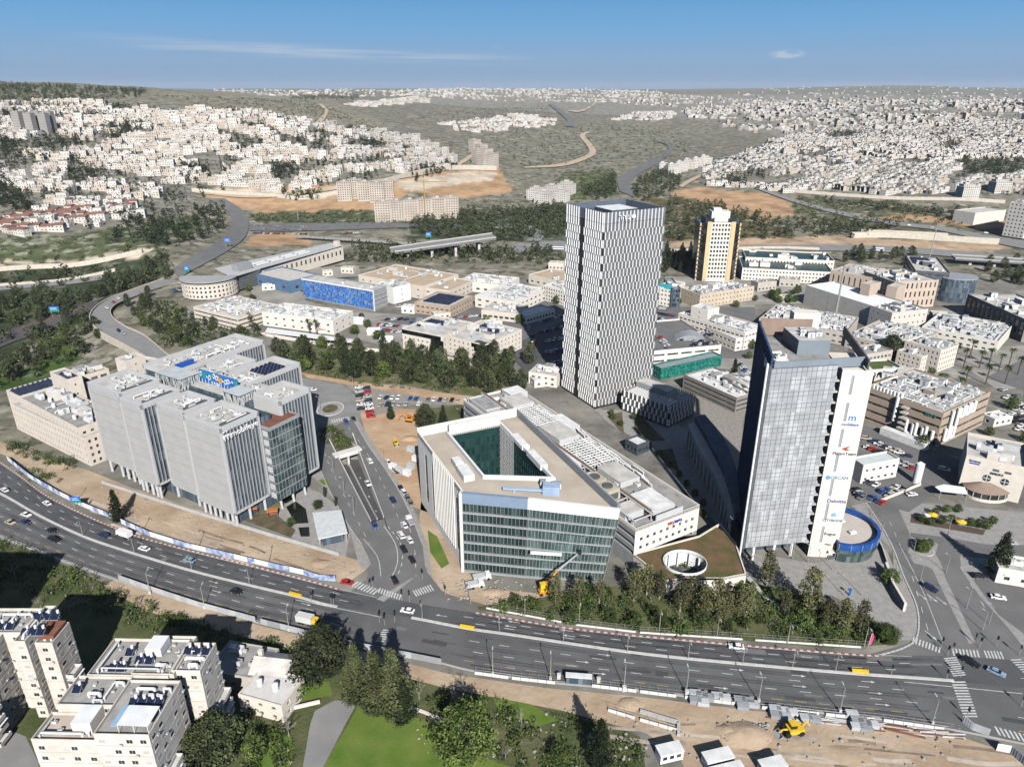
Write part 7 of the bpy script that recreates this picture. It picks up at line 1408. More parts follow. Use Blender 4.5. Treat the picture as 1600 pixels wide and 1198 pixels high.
RIGHTW=wood([(1200,462),(1240,455),(1262,470),(1200,480)],6,6,['broad'],.7,1,5)+wood([(1310,395),(1400,398),(1440,405),(1400,420),(1320,410)],14,7,['pine','pine2'],.8,1.2,6)+wood([(1035,400),(1085,396),(1085,425),(1035,428)],26,8,['pine2','cone2'],.8,1.1,5)+wood([(1530,415),(1600,412),(1640,430),(1640,450),(1540,440)],16,9,['pine'],.9,1.2,6)
for L,lab,g in((SLOPE,'pine on the green slope between the grey complex and the car parks','pines on the campus slope'),(KNOLL,'tree on the scrubby knoll inside the bending ramp','trees on the knoll'),(VALLEY,'pine in the valley wood left of the bending ramp','pines of the left valley'),(RIGHTW,'tree along the highway behind the right-hand offices','trees along the highway')):
 for x,y,z,k,s in L:tree(k,0,0,lab,g,s,(x,y,z))
SH=wood([(745,952),(760,940),(985,925),(1000,905),(1180,920),(1300,960),(1400,995),(1395,1006),(1200,1003),(1000,985),(850,968)],170,10,['shrub'],.8,2.0,1.6)
for x,y,z,k,s in SH[:60]:tree('shrub',0,0,'green bush in the planted strip along the main road','bushes along the main road',s,(x,y,z))
def tpl(tc,off=3):
 m=MB();tr,cr=tc;m.add(cr.v,cr.f,0);m.m=list(cr.m);k=len(m.v);m.v+=tr.v;m.f+=[tuple(i+k for i in f)for f in tr.f];m.m+=[off]*len(tr.f);return m
FAR=[tpl(make_tree('pine',21,4.0,8.5,17,3,1.0,.75,far=True)),tpl(make_tree('oak',22,3.4,6.5,14,3,1.0,.7,far=True)),tpl(make_tree('cyp',23,1.2,10,14,2,.8,.3,far=True)),tpl(make_tree('oak',24,2.4,2.4,7,3,.8,.6,.1,far=True)),tpl(make_tree('pine',25,3.6,10,18,3,1.0,.7,far=True))]
MID=[tpl(make_tree('oak',26,1.5,2.0,22,4,.26,.3,.1,far=True)),tpl(make_tree('oak',27,1.1,1.3,14,4,.22,.24,.05,far=True)),tpl(bare_tree(28,2,3,3))]
def mass(name,polys,mats,tpls,kinds,label,seed,near=False,smin=.7,smax=1.2):
 A=[]
 for i,(poly,n,sep)in enumerate(polys):
  rr=np.random.default_rng(seed+i);w=np.array([hit(*c)[:2]for c in poly]);a0,b0=w.min(0);a1,b1=w.max(0)
  X=rr.uniform(a0,a1,n*30);Y=rr.uniform(b0,b1,n*30);Z=zt(X,Y);px,py=proj(X,Y,Z);ok=np.where(inpoly(px,py,poly)&((green(X,Y)>.3)|(rr.random(len(X))<(.12 if poly in(Z_LEFT,Z_RIGHT)else 2))))[0][:n];A.append((X[ok],Y[ok],Z[ok]))
 X,Y,Z=(np.concatenate([a[i]for a in A])for i in range(3));rr=np.random.default_rng(seed);n=len(X)
 replicate(name,tpls,mats,X,Y,Z-.1,rr.uniform(0,6.28,n),rr.uniform(smin,smax,n),rr.choice(kinds,n),label=label)
mass('far_woods',[([(640,350),(700,335),(880,322),(890,345),(880,372),(770,378),(650,368)],420,0),([(1040,312),(1080,312),(1240,350),(1240,376),(1040,378)],190,0),([(905,300),(960,275),(962,300),(940,318)],120,0),([(985,290),(1030,265),(1062,280),(1060,300),(1000,318)],150,0),([(1500,252),(1660,250),(1660,282),(1510,278)],170,0),([(1240,345),(1330,350),(1420,356),(1350,372),(1250,372)],90,0),([(540,385),(700,392),(860,392),(880,410),(700,408),(560,400)],150,0),([(-60,430),(120,425),(230,405),(260,400),(262,408),(140,445),(-60,470)],40,0),([(-60,480),(130,460),(262,412),(268,436),(150,470),(60,500),(-60,545)],130,0),([(-60,545),(50,515),(140,490),(160,545),(70,590),(-60,620)],60,0),([(0,133),(60,134),(230,142),(225,152),(120,160),(0,158)],500,0),([(460,150),(560,149),(560,158),(450,156)],350,0),([(1280,315),(1420,325),(1600,340),(1600,350),(1400,335)],60,0),([(440,300),(500,302),(500,312),(450,315)],30,0),([(560,400),(650,405),(640,415),(560,412)],24,0)],LP+[BARK],FAR,[0,0,4,4,1],'dark woods on the hills beyond the campus',40)
mass('town_trees',[(w,70,0)for w in WOODS]+[(Z_LEFT,1800,0),(Z_RIGHT,1200,0),([(1060,172),(1400,160),(1640,160),(1640,196),(1290,205),(1100,200)],800,0),([(190,340),(280,325),(350,330),(355,365),(280,388),(180,380)],160,0)],LC+[BARK],FAR,[0,1,2,2,4],'dark trees scattered between the houses',60)
mass('hill_scrub',[([(-60,372),(100,370),(300,340),(320,360),(230,398),(0,425),(-60,430)],130,0),([(740,205),(900,192),(1060,200),(1090,240),(960,268),(820,262)],600,0),([(230,148),(480,158),(620,200),(560,203),(400,176)],500,0),([(390,336),(640,327),(720,350),(560,352),(400,348)],260,0),([(1240,305),(1320,308),(1600,345),(1500,352),(1240,345)],260,0),([(200,478),(262,470),(330,505),(420,525),(330,548),(262,545)],240,0),([(860,270),(960,265),(965,300),(900,318)],120,0),([(640,180),(760,170),(860,165),(860,185),(740,200)],400,0),([(530,395),(880,395),(880,418),(700,412),(540,408)],160,0)],LP+[BARK],FAR,[3],'low dark scrub dotting the open hillsides',90)
mass('ground_cover',[([(-60,840),(0,842),(120,890),(240,945),(420,1005),(300,1010),(150,960),(90,930),(-60,930)],260,0),([(640,1085),(760,1088),(880,1115),(1000,1160),(1010,1230),(820,1230),(745,1150),(700,1120)],110,0),([(430,548),(560,556),(700,575),(780,600),(700,615),(560,600),(450,575)],300,0),([(1000,870),(1040,900),(1160,895),(1145,850),(1110,830),(1095,850)],60,0),([(250,960),(420,1005),(480,1020),(470,1060),(400,1000),(240,970)],60,0),([(745,950),(985,915),(1180,907),(1400,985),(1395,1004),(1100,995),(900,974)],230,0),([(460,700),(470,715),(520,700),(516,668)],20,0),([(517,668),(525,668),(552,698),(524,704)],50,0),([(385,1120),(450,1130),(460,1240),(380,1240)],70,0),([(0,690),(60,700),(130,725),(110,735),(20,710)],60,0),([(50,730),(100,750),(90,760),(55,745)],14,0)],LG+[TWIG],MID,[0,0,1,1,2],'mixed green and bare bushes covering rough ground',120,smin=.7,smax=1.5)
# ================================================================ vehicles
CARP=mat('car_paint',(1,1,1),.3,0,1,spec=.5,objcol=True);CARG=mat('car_glass',(.012,.014,.017),.1,.1,1,spec=.6);TYRE=mat('tyre',(.015,.015,.015),.9);LAMPW=mat('headlamp',(.7,.7,.68),.2);LAMPR=mat('tail_lamp',(.35,.02,.02),.3);HUB=mat('hub',(.35,.35,.36),.4)
def hull(m,prof,w,k,mi=0):
 0
 n=len(prof);zs=[p[1]for p in prof];z0,z1=min(zs),max(zs);L=[]
 for s in(-1,1):
  for x,z in prof:L.append((x,s*(w-k*max(0,(z-z0)/(z1-z0))**3),z))
 m.add(L,[tuple(range(n-1,-1,-1)),tuple(range(n,2*n))]+[(i,(i+1)%n,n+(i+1)%n,n+i)for i in range(n)],mi)
def car_parts(kind):
 b_,g,wh=MB(),MB(),[]
 if kind=='suv':hull(b_,[(-2.25,.4),(2.2,.4),(2.3,.7),(2.2,.98),(1.15,1.1),(-2.25,1.1),(-2.32,.7)],.92,.1);c0,c1,t0,t1,zb,zt_=-2.2,1.15,-2.0,.35,1.08,1.68
 else:hull(b_,[(-2.15,.32),(2.1,.32),(2.22,.55),(2.1,.78),(1.1,.92),(-1.5,.95),(-2.15,.88),(-2.25,.6)],.88,.1);c0,c1,t0,t1,zb,zt_=-1.75,1.1,-1.15,.25,.9,1.42
 def ring(x0,x1,w,z):return[(x0,-w,z),(x1,-w,z),(x1,w,z),(x0,w,z)]
 g.add(ring(c0,c1,.8,zb)+ring(t0,t1,.62,zt_-.05),[(0,1,5,4),(1,2,6,5),(2,3,7,6),(3,0,4,7)]);b_.add(ring(t0-.06,t1+.06,.65,zt_-.06)+ring(t0+.1,t1-.08,.56,zt_+.03),[(0,1,5,4),(1,2,6,5),(2,3,7,6),(3,0,4,7),(4,5,6,7)])
 for x in(c0*.55+t0*.45,(t0+t1)/2):
  for s in(-1,1):b_.tube((x,s*.8,zb),(x+.08,s*.63,zt_-.05),.045,4)
 for x in(-1.35,1.35):
  for s in(-1,1):w=MB();w.tube((x,s*.62,.33),(x,s*.9,.33),.33,10,0);q=MB();q.tube((x,s*.9,.33),(x,s*.915,.33),.2,8);wh.append((w,q))
 lamp=MB()
 for s in(-1,1):lamp.box(ID,2.1,2.2,s*.62-.17,s*.62+.17,.6,.74,0)
 tail=MB()
 for s in(-1,1):tail.box(ID,-2.28,-2.15,s*.66-.14,s*.66+.14,.66,.86,0)
 return b_,g,wh,lamp,tail
CAR={}
for kd in('car','suv'):
 b_,g,wh,la,ta=car_parts(kd);j=MB();j.add(b_.v,b_.f,0);j.add(g.v,g.f,1)
 for w,q in wh:j.add(w.v,w.f,2)
 CAR[kd]=(b_.mesh('body',CARP),g.mesh('windows',CARG),[(w.mesh('wheel',TYRE),q.mesh('rim',HUB))for w,q in wh],la.mesh('headlamps',LAMPW),ta.mesh('tail_lamps',LAMPR),j.mesh('car',[CARP,CARG,TYRE]))
COL={'white':(.74,.74,.73),'silver':(.42,.43,.45),'grey':(.16,.165,.17),'black':(.018,.019,.022),'blue':(.03,.08,.24),'red':(.38,.025,.02),'light blue':(.22,.32,.42),'beige':(.45,.39,.30),'dark blue':(.02,.035,.09)}
def car(px,py,ang,col,label,group=None,kind=None,detail=True,z=0,world=None):
 x,y,_=world or P(px,py,z);kind=kind or('suv' if R.random()<.3 else 'car');m=CAR[kind];c=(*COL[col],1);loc=(x,y,z+.1)
 if not detail:
  o=put('car',m[5],None,loc,ang);o.color=c;return tag(o,label,'car',group)
 t=thing('car',label,'car',loc,group,ang);o=put('body',m[0],t);o.color=c;put('windows',m[1],t);put('headlamps',m[3],t);put('tail_lamps',m[4],t)
 for w,q in m[2]:put('rim',q,put('wheel',w,t))
def road_dir(C,px):
 PX=[proj(x,y,0)[0]for x,y in C];i=min(max(int(np.argmin([abs(q-px)for q in PX])),1),len(C)-2);d=C[i+1]-C[i-1];return math.atan2(d[1],d[0])
for px,py,col,far,lab in((8,767,'white',1,'white car at the left edge on the far carriageway'),(74,788,'white',1,'white car on the far carriageway below the blue sign'),(42,806,'white',0,'white car just below the median near the left edge'),(17,818,'beige',0,'beige car in the shade at the left edge of the road'),(40,818,'dark blue',0,'dark blue car beside the beige car on the near carriageway'),(82,831,'black',0,'black car in the middle of the near carriageway at the left'),(85,845,'black',0,'large black off-roader in the nearest lane at the left'),(162,838,'dark blue',1,'dark blue car behind the white van on the far carriageway'),(226,859,'white',1,'white car below the median in the bend left of the junction'),(297,877,'light blue',1,'metallic blue car approaching the junction from the left'),(370,926,'black',0,'black car on the near carriageway above the grey hoarding'),(637,956,'white',1,'white car crossing the middle of the junction'),(1150,1012,'white',1,'white car alone on the far carriageway at the right')):
 car(px,py,road_dir(Fp if far else Np,px)+(math.pi if far else 0),col,lab,kind='suv' if 'off-roader' in lab or 'van' in lab else 'car')
SD=math.atan2(*(RS_R[30]-RS_R[20])[::-1]);UP=SD+math.pi
for px,py,col,a,lab in((543,912,'red',-.25,'red car turning at the junction beside the banner fence'),(617,908,'black',UP,'black car waiting at the junction stop line'),(586,823,'blue',SD,'blue pickup leaving the underpass ramp'),(575,757,'white',SD,'white car driving inside the underpass ramp'),(578,722,'white',UP,'white car on the lane right of the underpass'),(614,783,'dark blue',UP,'blue car beside the white cabinet on the right-hand lane'),(632,822,'white',UP,'white van ahead of the queue on the side road'),(627,838,'white',UP,'white car in the left row of the queue on the side road'),(640,845,'white',UP,'white car in the right row of the queue on the side road'),(631,860,'black',UP,'black car in the queue on the side road'),(644,876,'black',UP,'second black car nearest the junction in the queue'),(541,661,'blue',SD,'blue car passing the zebra crossing at the roundabout'),(553,656,'black',SD,'black car parked beside the zebra crossing'),(489,610,'white',0,'white car above the roundabout beside the grey complex'),(1453,921,'dark blue',SD+.1,'dark blue car on the right-hand road towards the junction'),(1516,1037,'black',-.95,'black limousine in the right-hand junction'),(1556,1052,'light blue',-.75,'grey-blue car in the right-hand junction'),(1559,935,'white',-.3,'white car leaving the right-hand car park'),(1530,902,'black',0,'black car with a red bonnet mark in front of the corner house'),(1578,850,'silver',-.1,'silver car on the street right of the conifer'),(1424,774,'white',.2,'white car at the foot of the white storage tank'),(1475,735,'white',-.6,'white car in the tower shadow behind the storage tank')):
 car(px,py,a,col,lab)
def row(p,q,n,ang,label,group,detail=False,z=0,cols=None,fill=.9,seed=0,draped=False):
 r=random.Random(seed)
 for i in range(n):
  if r.random()>fill:continue
  c=r.choice(cols or('white','white','white','silver','silver','grey','black','black','dark blue','red','blue','beige'));t=(i+.5)/n;px,py=p[0]+(q[0]-p[0])*t,p[1]+(q[1]-p[1])*t
  w=hit(px,py)if draped else None;car(px,py,ang+r.gauss(0,.04)+(math.pi if r.random()<.5 else 0),c,'%s car parked %s'%(c,label),group,detail=detail,z=w[2]if w else z,world=w)
row((614,745),(645,792),6,SD,'along the kerb beside the triangular office','cars along the kerb',True,cols=('black','white','grey'),seed=2)
row((560,603),(566,650),7,.3,'on the gravel by the roundabout','cars by the roundabout',seed=1);row((572,605),(580,655),8,.3,'on the gravel by the roundabout','cars by the roundabout',seed=3);row((590,622),(720,627),14,1.4,'in the row under the wooded slope','cars under the slope',seed=4);row((590,634),(660,632),7,1.4,'in the second row under the slope','cars under the slope',seed=5);row((604,720),(622,740),4,SD,'at the edge of the orange earth site','cars at the earth site',seed=6)
for k,(p,q)in enumerate((((1336,765),(1350,785)),((1350,752),(1376,762)),((1360,778),(1386,790)),((1375,770),(1410,760)),((1385,776),(1416,765)))):row(p,q,5,.6,'in the car park between the grey tower and the tank','cars in the tower car park',True,seed=10+k,fill=.8)
for k,(p,q)in enumerate((((1345,695),(1430,735)),((1350,685),(1420,715)))):row(p,q,11,-.4,'along the fence below the brown factory','cars below the brown factory',seed=20+k)
for k in range(6):row((1562+k*5,608+k*12),(1640,640+k*16),7,.5,'in the big car park at the right edge','cars at the right edge',seed=30+k,cols=('white','white','silver','grey','black'))
for k in range(3):row((1540,690+k*16),(1600,700+k*16),6,.5,'behind the restaurant building','cars behind the restaurant',seed=40+k)
for k,(p,q)in enumerate((((842,505),(880,495)),((845,520),(880,512)),((848,535),(880,530)),((852,552),(880,548)),((856,570),(880,566)),((825,510),(835,540)))):row(p,q,8,1.2,'in the shaded lot beside the checkered tower','cars in the shaded lot',seed=50+k)
for k,(p,q)in enumerate((((590,508),(640,512)),((600,500),(700,500)),((615,481),(650,478)),((585,515),(625,520)),((640,505),(720,505)),((700,498),(780,492)))):row(p,q,10,.9,'in the yards behind the stone and black offices','cars in the factory yards',seed=60+k)
for k,(p,q)in enumerate((((1052,530),(1120,536)),((1030,527),(1045,545)),((1070,517),(1112,526)),((1080,540),(1120,537)))):row(p,q,7,.7,'on the roof car park','cars on the roof car park',z=7.6,seed=70+k,fill=.75)
for k,(p,q)in enumerate((((1024,490),(1055,495)),((1025,500),(1060,507)),((1026,482),(1050,484)),((1155,570),(1170,585)))):row(p,q,6,.8,'behind the white stepped factory','cars behind the white factory',seed=80+k)
for k,y in enumerate((354,359,365)):row((395,y),(480,y+2),22,1.5,'in the distant open car park below the hills','cars in the distant car park',seed=90+k,draped=True,fill=.85)
row((538,366),(565,364),8,1.5,'in the small lot beside the highway bridge','cars beside the bridge',seed=95,draped=True);row((272,455),(320,452),10,-.2,'along the wall by the curved stone hall','cars by the curved hall',seed=96)
for px,py,c,l in((186,518,'dark blue','dark car on the bending ramp road, rear of two'),(193,522,'silver','silver car on the bending ramp road, front of two'),(178,473,'red','red car at the top of the bending ramp'),(167,482,'white','white car at the outside of the ramp bend'),(185,467,'white','white car leaving the ramp bend')):car(px,py,-.8,c,l,detail=False,z=-.8)
for i,x in enumerate((1420,1455,1500,1540,1270,1330,1230,1190)):y=346+(x-1380)*.1 if x>1300 else 386;w=hit(x,y+4);car(0,0,-.2,('white','silver','grey')[i%3],'tiny car on the highway at the right','far highway cars',detail=False,z=w[2]+1,world=w)
def bx(m,*a,**k):m.box(*a,**k);return m
def wheels(t,fr,xs,w,r=.5):
 for x in xs:
  for s in(-w,w):m=MB();m.tube(fr.p(x,s-.15,r),fr.p(x,s+.15,r),r,12);m.build('wheel',TYRE,t)
def lorry(px,py,ang,name,label,cat,boxc,cabc,L=6.5,H_=3.0):
 c=P(px,py);fr=FR(c,(c[0]+math.cos(ang),c[1]+math.sin(ang)));t=thing(name,label,cat,(c[0],c[1],.1));m=MB();m.box(fr,-L/2,L/2-1.9,-1.15,1.15,.9,H_,bot=True);m.build('cargo_box',boxc,t)
 m=MB();m.add([fr.p(x,y,z)for x,y,z in((L/2-1.8,-1.05,.5),(L/2+.1,-1.05,.5),(L/2+.1,1.05,.5),(L/2-1.8,1.05,.5),(L/2-1.8,-1,2.5),(L/2-.3,-1,2.5),(L/2-.3,1,2.5),(L/2-1.8,1,2.5))],[(0,1,5,4),(1,2,6,5),(2,3,7,6),(3,0,4,7),(4,5,6,7)]);m.build('cab',cabc,t)
 m=MB();m.add([fr.p(L/2+.06,-.9,1.35),fr.p(L/2+.06,.9,1.35),fr.p(L/2-.2,.85,2.35),fr.p(L/2-.2,-.85,2.35)],[(0,1,2,3)]);m.build('windscreen',CARG,t);wheels(t,fr,(-L/2+1.1,-L/2+2.2,L/2-1),1.0);m=MB();m.box(fr,-L/2,L/2-.2,-.5,.5,.5,.9);m.build('chassis',BLACKM,t)
lorry(195,838,road_dir(Fp,195)+math.pi,'delivery_van','white box van on the far carriageway left of the junction','van',WHITE,WHITE,6.5,2.9)
lorry(482,974,road_dir(Np,482),'refuse_truck','white refuse truck with an orange cab near the pines','truck',mat('truck_body',(.55,.55,.53),.6),YELL,7.2,3.1)
lorry(641,818,UP,'flatbed_truck','small flatbed truck with a red tail at the head of the side-road queue','truck',MGREY,WHITE,5.5,1.7)
for i,(x,y)in enumerate(((792,905),(803,893))):lorry(x-50,y+12,.3,'site_truck',['white lorry parked at the corner of the triangular office','second white lorry parked behind it by the triangular office'][i],'truck',LGREY,WHITE,6,2.0)
for px,py,l in((872,392,'white and blue bus on the highway left of the checkered tower'),(1370,394,'grey bus on the highway behind the long offices')):
 x,y,z=hit(px,py);z+=1.2;fr=FR((x,y),(x+1,y-.1));t=thing('bus',l,'bus',(x,y,z));m=MB();m.box(fr,-6,6,-1.3,1.3,z+.5,z+3.2,bot=True);m.build('body',WHITE,t);m=MB();m.box(fr,-5.8,5.9,-1.33,1.33,z+1.5,z+2.5);m.build('windows',mat('bus_blue',(.03,.1,.3),.3),t)
def digger(px,py,ang,name,label,cat,boom,s=1.0,tracked=True):
 c=P(px,py);fr=FR(c,(c[0]+math.cos(ang),c[1]+math.sin(ang)));t=thing(name,label,cat,c)
 if tracked:
  for q in(-1.3,1.3):m=MB();m.box(fr,-2*s,2*s,(q-.3)*s,(q+.3)*s,.05,.85*s);m.build('track',BLACKM,t)
 else:wheels(t,fr,(-1.6*s,1.7*s),1.1*s,.75*s)
 m=MB();m.box(fr,-2.2*s,1.4*s,-1.2*s,1.2*s,.9*s,1.9*s,bot=True);m.build('engine_body',[ORNG if tracked else YELL],t);m=MB();m.box(fr,-.6*s,.9*s,-.9*s,.6*s,1.9*s,3.0*s);m.build('cab',CARG,t);m=MB();m.box(fr,-.7*s,1*s,-1*s,.7*s,3.0*s,3.12*s);m.build('cab_roof',[ORNG if tracked else YELL],t)
 pts=[(1.2,1.6),(3.6,4.2),(6.0,2.6),(6.2,.9)]if boom else[(1.2,1.4),(2.6,1.6),(3.4,.8)]
 for(a,z),(a2,z2)in zip(pts[:-1],pts[1:]):m=MB();m.tube(fr.p(a*s,0,z*s),fr.p(a2*s,0,z2*s),.24*s,6,r2=.18*s);m.build('boom',[ORNG if tracked else YELL],t)
 a,z=pts[-1];m=MB();m.add([fr.p(a*s-.3,-1.2*s,.2),fr.p(a*s-.3,1.2*s,.2),fr.p(a*s+.8,1.2*s,.1),fr.p(a*s+.8,-1.2*s,.1),fr.p(a*s-.4,-1.2*s,z*s),fr.p(a*s-.4,1.2*s,z*s)],[(0,1,2,3),(0,1,5,4),(0,3,4),(1,2,5)]);m.build('bucket',MGREY if not tracked else ORNG,t)
 if not tracked:
  for(a,z),(a2,z2)in zip([(-1.8,1.4),(-3.0,3.2),(-4.0,1.6)][:-1],[(-3.0,3.2),(-4.0,1.6)]):m=MB();m.tube(fr.p(a*s,0,z*s),fr.p(a2*s,0,z2*s),.2*s,6);m.build('rear_arm',YELL,t)
digger(1238,1145,3.3,'backhoe_loader','yellow backhoe loader on the earth strip at the bottom right','backhoe',False,1.1,False)
digger(640,658,2.9,'excavator','orange excavator left of the two beside the large pine','excavator',True,.9);digger(649,655,3.0,'excavator','orange excavator right of the two beside the large pine','excavator',True,.8);digger(619,695,-1.2,'wheel_loader','small yellow loader in the middle of the orange earth site','loader',False,.8,False)
def crane():
 c=P(851,927);fr=FR(c,(c[0]+.97,c[1]+.24));t=thing('boom_lift','yellow boom lift reaching up in front of the triangular glass office','crane',c);m=MB();m.box(fr,-2,2,-1.2,1.2,.6,1.5);m.build('chassis',ORNG,t);wheels(t,fr,(-1.4,1.4),1.1,.6);m=MB();m.box(fr,-1.6,.6,-.9,.9,1.5,4.2);m.build('counterweight',YELL,t)
 for p,q,mm in((fr.p(-.2,0,3.4),fr.p(4.5,.5,8),ORNG),(fr.p(4.5,.5,8),fr.p(11.5,1.5,12.5),MGREY)):m=MB();m.tube(p,q,.38,6,r2=.28);m.build('boom_section',mm,t)
 m=MB();m.box(fr,11.2,12.4,1.1,2.1,12.2,13.6);m.build('work_basket',BLACKM,t)
crane()
# ================================================================ street furniture, fences, site equipment
POLE=mat('pole_grey',(.32,.31,.29),.6,.1);SIGNB=mat('sign_board_blue',(.02,.13,.50),.5,.1);SIGNG=mat('sign_board_green',(.02,.26,.12),.5);BANW=mat('banner_print_white',(.62,.64,.66),.7,0,1.1,(.72,.73,.74));BANB=mat('banner_print_blue',(.62,.65,.70),.7,0,.55,(.03,.12,.42),7)
def lampmesh(H_,arm,both=False):
 m=[MB(),MB(),MB(),MB()];m[0].tube((0,0,0),(0,0,H_),.14,7,r2=.08);m[3].box(ID,-.35,.35,-.35,.35,0,1.1)
 for s in(1,-1)if both else(1,):m[1].tube((0,0,H_-.3),(0,s*arm,H_+.15),.06,5);m[2].box(FR((0,s*arm),(1,s*arm)),-.14,.14,-.5,.5,H_+.08,H_+.22,bot=True)
 return[a.mesh(n,mm)for a,n,mm in zip(m,('pole','arm','lamp_head','base_block'),(POLE,POLE,LGREY,CURBW))]
LM=lampmesh(8.2,1.6);LMB=lampmesh(8.2,1.5,True)
def lamp(px,py,label,group,rz=0,base=False,double=False,s=1.0):
 t=thing('street_lamp',label,'street lamp',P(px,py),group,rz);t.scale=(s,s,s);L=LMB if double else LM
 put('pole',L[0],t);put('lamp_head',L[2],put('arm',L[1],t))
 if base:put('base_block',L[3],t)
for x,y in((235,927),(320,950),(452,985),(770,1055),(860,1062),(975,1075),(1072,1083),(1185,1096),(1312,1112),(1456,1131)):lamp(x,y,'street lamp with a white block base on the near side of the main road','lamps on the near side',0,True)
for x,y in((130,838),(210,864),(300,891),(390,913),(660,968),(780,989),(880,1004),(980,1019),(1075,1029),(1160,1037),(1238,1043),(1305,1049)):lamp(x,y,'slim lamp standing on the median of the main road','lamps on the median',math.pi,s=.8)
for x,y in((60,745),(120,783),(222,832),(310,856),(420,880),(735,943),(820,962),(905,970),(1030,985),(1120,995),(1230,1005),(1350,1010)):lamp(x,y,'street lamp on the far pavement of the main road','lamps on the far side',math.pi,s=.9)
for x,y in((506,700),(521,738),(538,770),(553,800),(600,720),(620,760),(500,640),(552,608),(480,620)):lamp(x,y,'street lamp along the side road by the underpass','lamps of the side road',1.2,s=.85)
for x,y in((1425,870),(1438,905),(1478,895),(1510,950),(1535,985),(1480,838),(1545,975),(1238,873),(1262,879),(1300,890),(1318,930),(1346,930)):lamp(x,y,'street lamp near the right-hand junction and paved square','lamps of the right junction',.6,s=.85)
def tlight():
 a,b_,c=MB(),MB(),MB();a.tube((0,0,0),(0,0,3.6),.08,6);b_.box(ID,-.2,.2,-.18,.18,2.7,3.8);c.box(ID,-.26,.26,.18,.22,2.6,3.9);return a.mesh('pole',POLE),b_.mesh('signal_head',BLACKM),c.mesh('back_board',BLACKM)
TL=tlight()
for i,(x,y)in enumerate(((487,940),(518,944),(522,945),(578,920),(583,917),(628,938),(640,940),(593,972),(601,976),(617,972),(696,930),(660,905),(1392,1055),(1480,1025),(1487,1020),(1522,1005),(1530,1012),(1500,1058),(1592,1024),(1478,1062),(1510,1122),(1595,1104),(1470,1012),(1556,1010))):
 t=thing('traffic_light','traffic light at the %s junction'%('left-hand' if x<1000 else 'right-hand'),'traffic light',P(x,y),'lights of the %s junction'%('left' if x<1000 else 'right'),i*1.1)
 put('pole',TL[0],t);put('back_board',TL[2],put('signal_head',TL[1],t))
def panels(name,pts,h,w,mats,label,cat='hoarding',z=0,gap=.06,th=.08,seed=1,lean=0):
 L=[P(x,y,z)[:2]for x,y in pts];t=thing(name,label,cat,(*L[0],z));r=random.Random(seed);o=origin(t);cache={}
 for p,q in zip(L[:-1],L[1:]):
  f=FR(p,q);n=max(1,round(f.L/w));wd=f.L/n
  for i in range(n):
   k=r.randrange(len(mats));key=(round(wd,1),k)
   if key not in cache:m=MB();m.box(ID,0,wd-gap,-th/2,th/2,.05,h);[m.box(ID,a,a+.06,-th/2-.05,-th/2,.1,h-.05)for a in np.arange(.3,wd-.3,.6)];cache[key]=m.mesh('panel',mats[k])
   x,y=f(i*wd,0);put('panel',cache[key],t,(x-o[0],y-o[1],0),f.rz())
   if i%2==0:m=MB();
 return t
panels('banner_hoarding',[(12,719),(48,748),(95,775),(130,792),(180,812)],2.2,3,[BANW,BANB],'printed white and blue banner hoarding along the road, left part');panels('banner_hoarding',[(190,818),(235,838),(290,855),(345,868),(420,886),(475,898),(500,906),(525,908)],2.2,3,[BANW,BANB,BANB],'printed white and blue banner hoarding along the road up to the junction',seed=4)
GALV=mat('galvanised_sheet',(.42,.43,.44),.55,.12,.5);panels('sheet_hoarding',[(186,906),(240,925),(310,948),(400,972)],2.2,2.4,[GALV,LGREY],'grey sheet metal hoarding below the main road on the left');panels('sheet_hoarding',[(408,975),(480,993),(540,1008),(620,1024),(690,1038)],2.2,2.4,[GALV,MGREY],'dark grey sheet hoarding between the pines and the main road',seed=6)
panels('sheet_hoarding',[(1503,1128),(1518,1140),(1545,1150)],2.4,2.6,[GALV,WHITE],'pale sheet panels at the zebra crossing on the right',seed=7);panels('sheet_hoarding',[(1556,1172),(1578,1176),(1606,1200)],2.4,2.6,[WHITE,GALV],'white sheet panels at the bottom right corner',seed=8)
CBAR=mat('barrier_concrete',(.56,.55,.52),.85,.12)
def barriers(name,pts,label,step=2.4,h=.8):
 L=[P(x,y)[:2]for x,y in pts];m=MB()
 m.add([(0,-.3,0),(0,.3,0),(0,.1,h),(0,-.1,h),(step-.12,-.3,0),(step-.12,.3,0),(step-.12,.1,h),(step-.12,-.1,h)],[(0,4,7,3),(3,7,6,2),(1,2,6,5),(0,3,2,1),(4,5,6,7)]);me=m.mesh('block',CBAR);t=thing(name,label,'barrier',(*L[0],0));o=origin(t)
 for p,q in zip(L[:-1],L[1:]):
  f=FR(p,q)
  for i in range(int(f.L/step)):x,y=f(i*step,0);put('block',me,t,(x-o[0],y-o[1],.02),f.rz())
 fn=MB()
 for p,q in zip(L[:-1],L[1:]):
  f=FR(p,q);n=int(f.L/2.4)
  for i in range(n):fn.tube(f.p(i*2.4,.5,0),f.p(i*2.4,.5,1.9),.04,4)
  for z in(1.0,1.85):fn.tube(f.p(0,.5,z),f.p(f.L,.5,z),.03,4)
 fn.build('mesh_fence',POLE,t,kind='stuff')
barriers('concrete_barrier',[(742,1052),(800,1060),(872,1068)],'row of concrete barriers left of the bus shelter');barriers('concrete_barrier',[(925,1072),(1000,1081),(1070,1090),(1180,1104)],'row of concrete barriers right of the bus shelter');barriers('concrete_barrier',[(1190,1106),(1290,1117),(1380,1126),(1490,1142)],'row of concrete barriers beside the stacked steel on the right');barriers('concrete_barrier',[(950,1110),(1000,1125),(1060,1142)],'second row of low barriers on the earth strip')
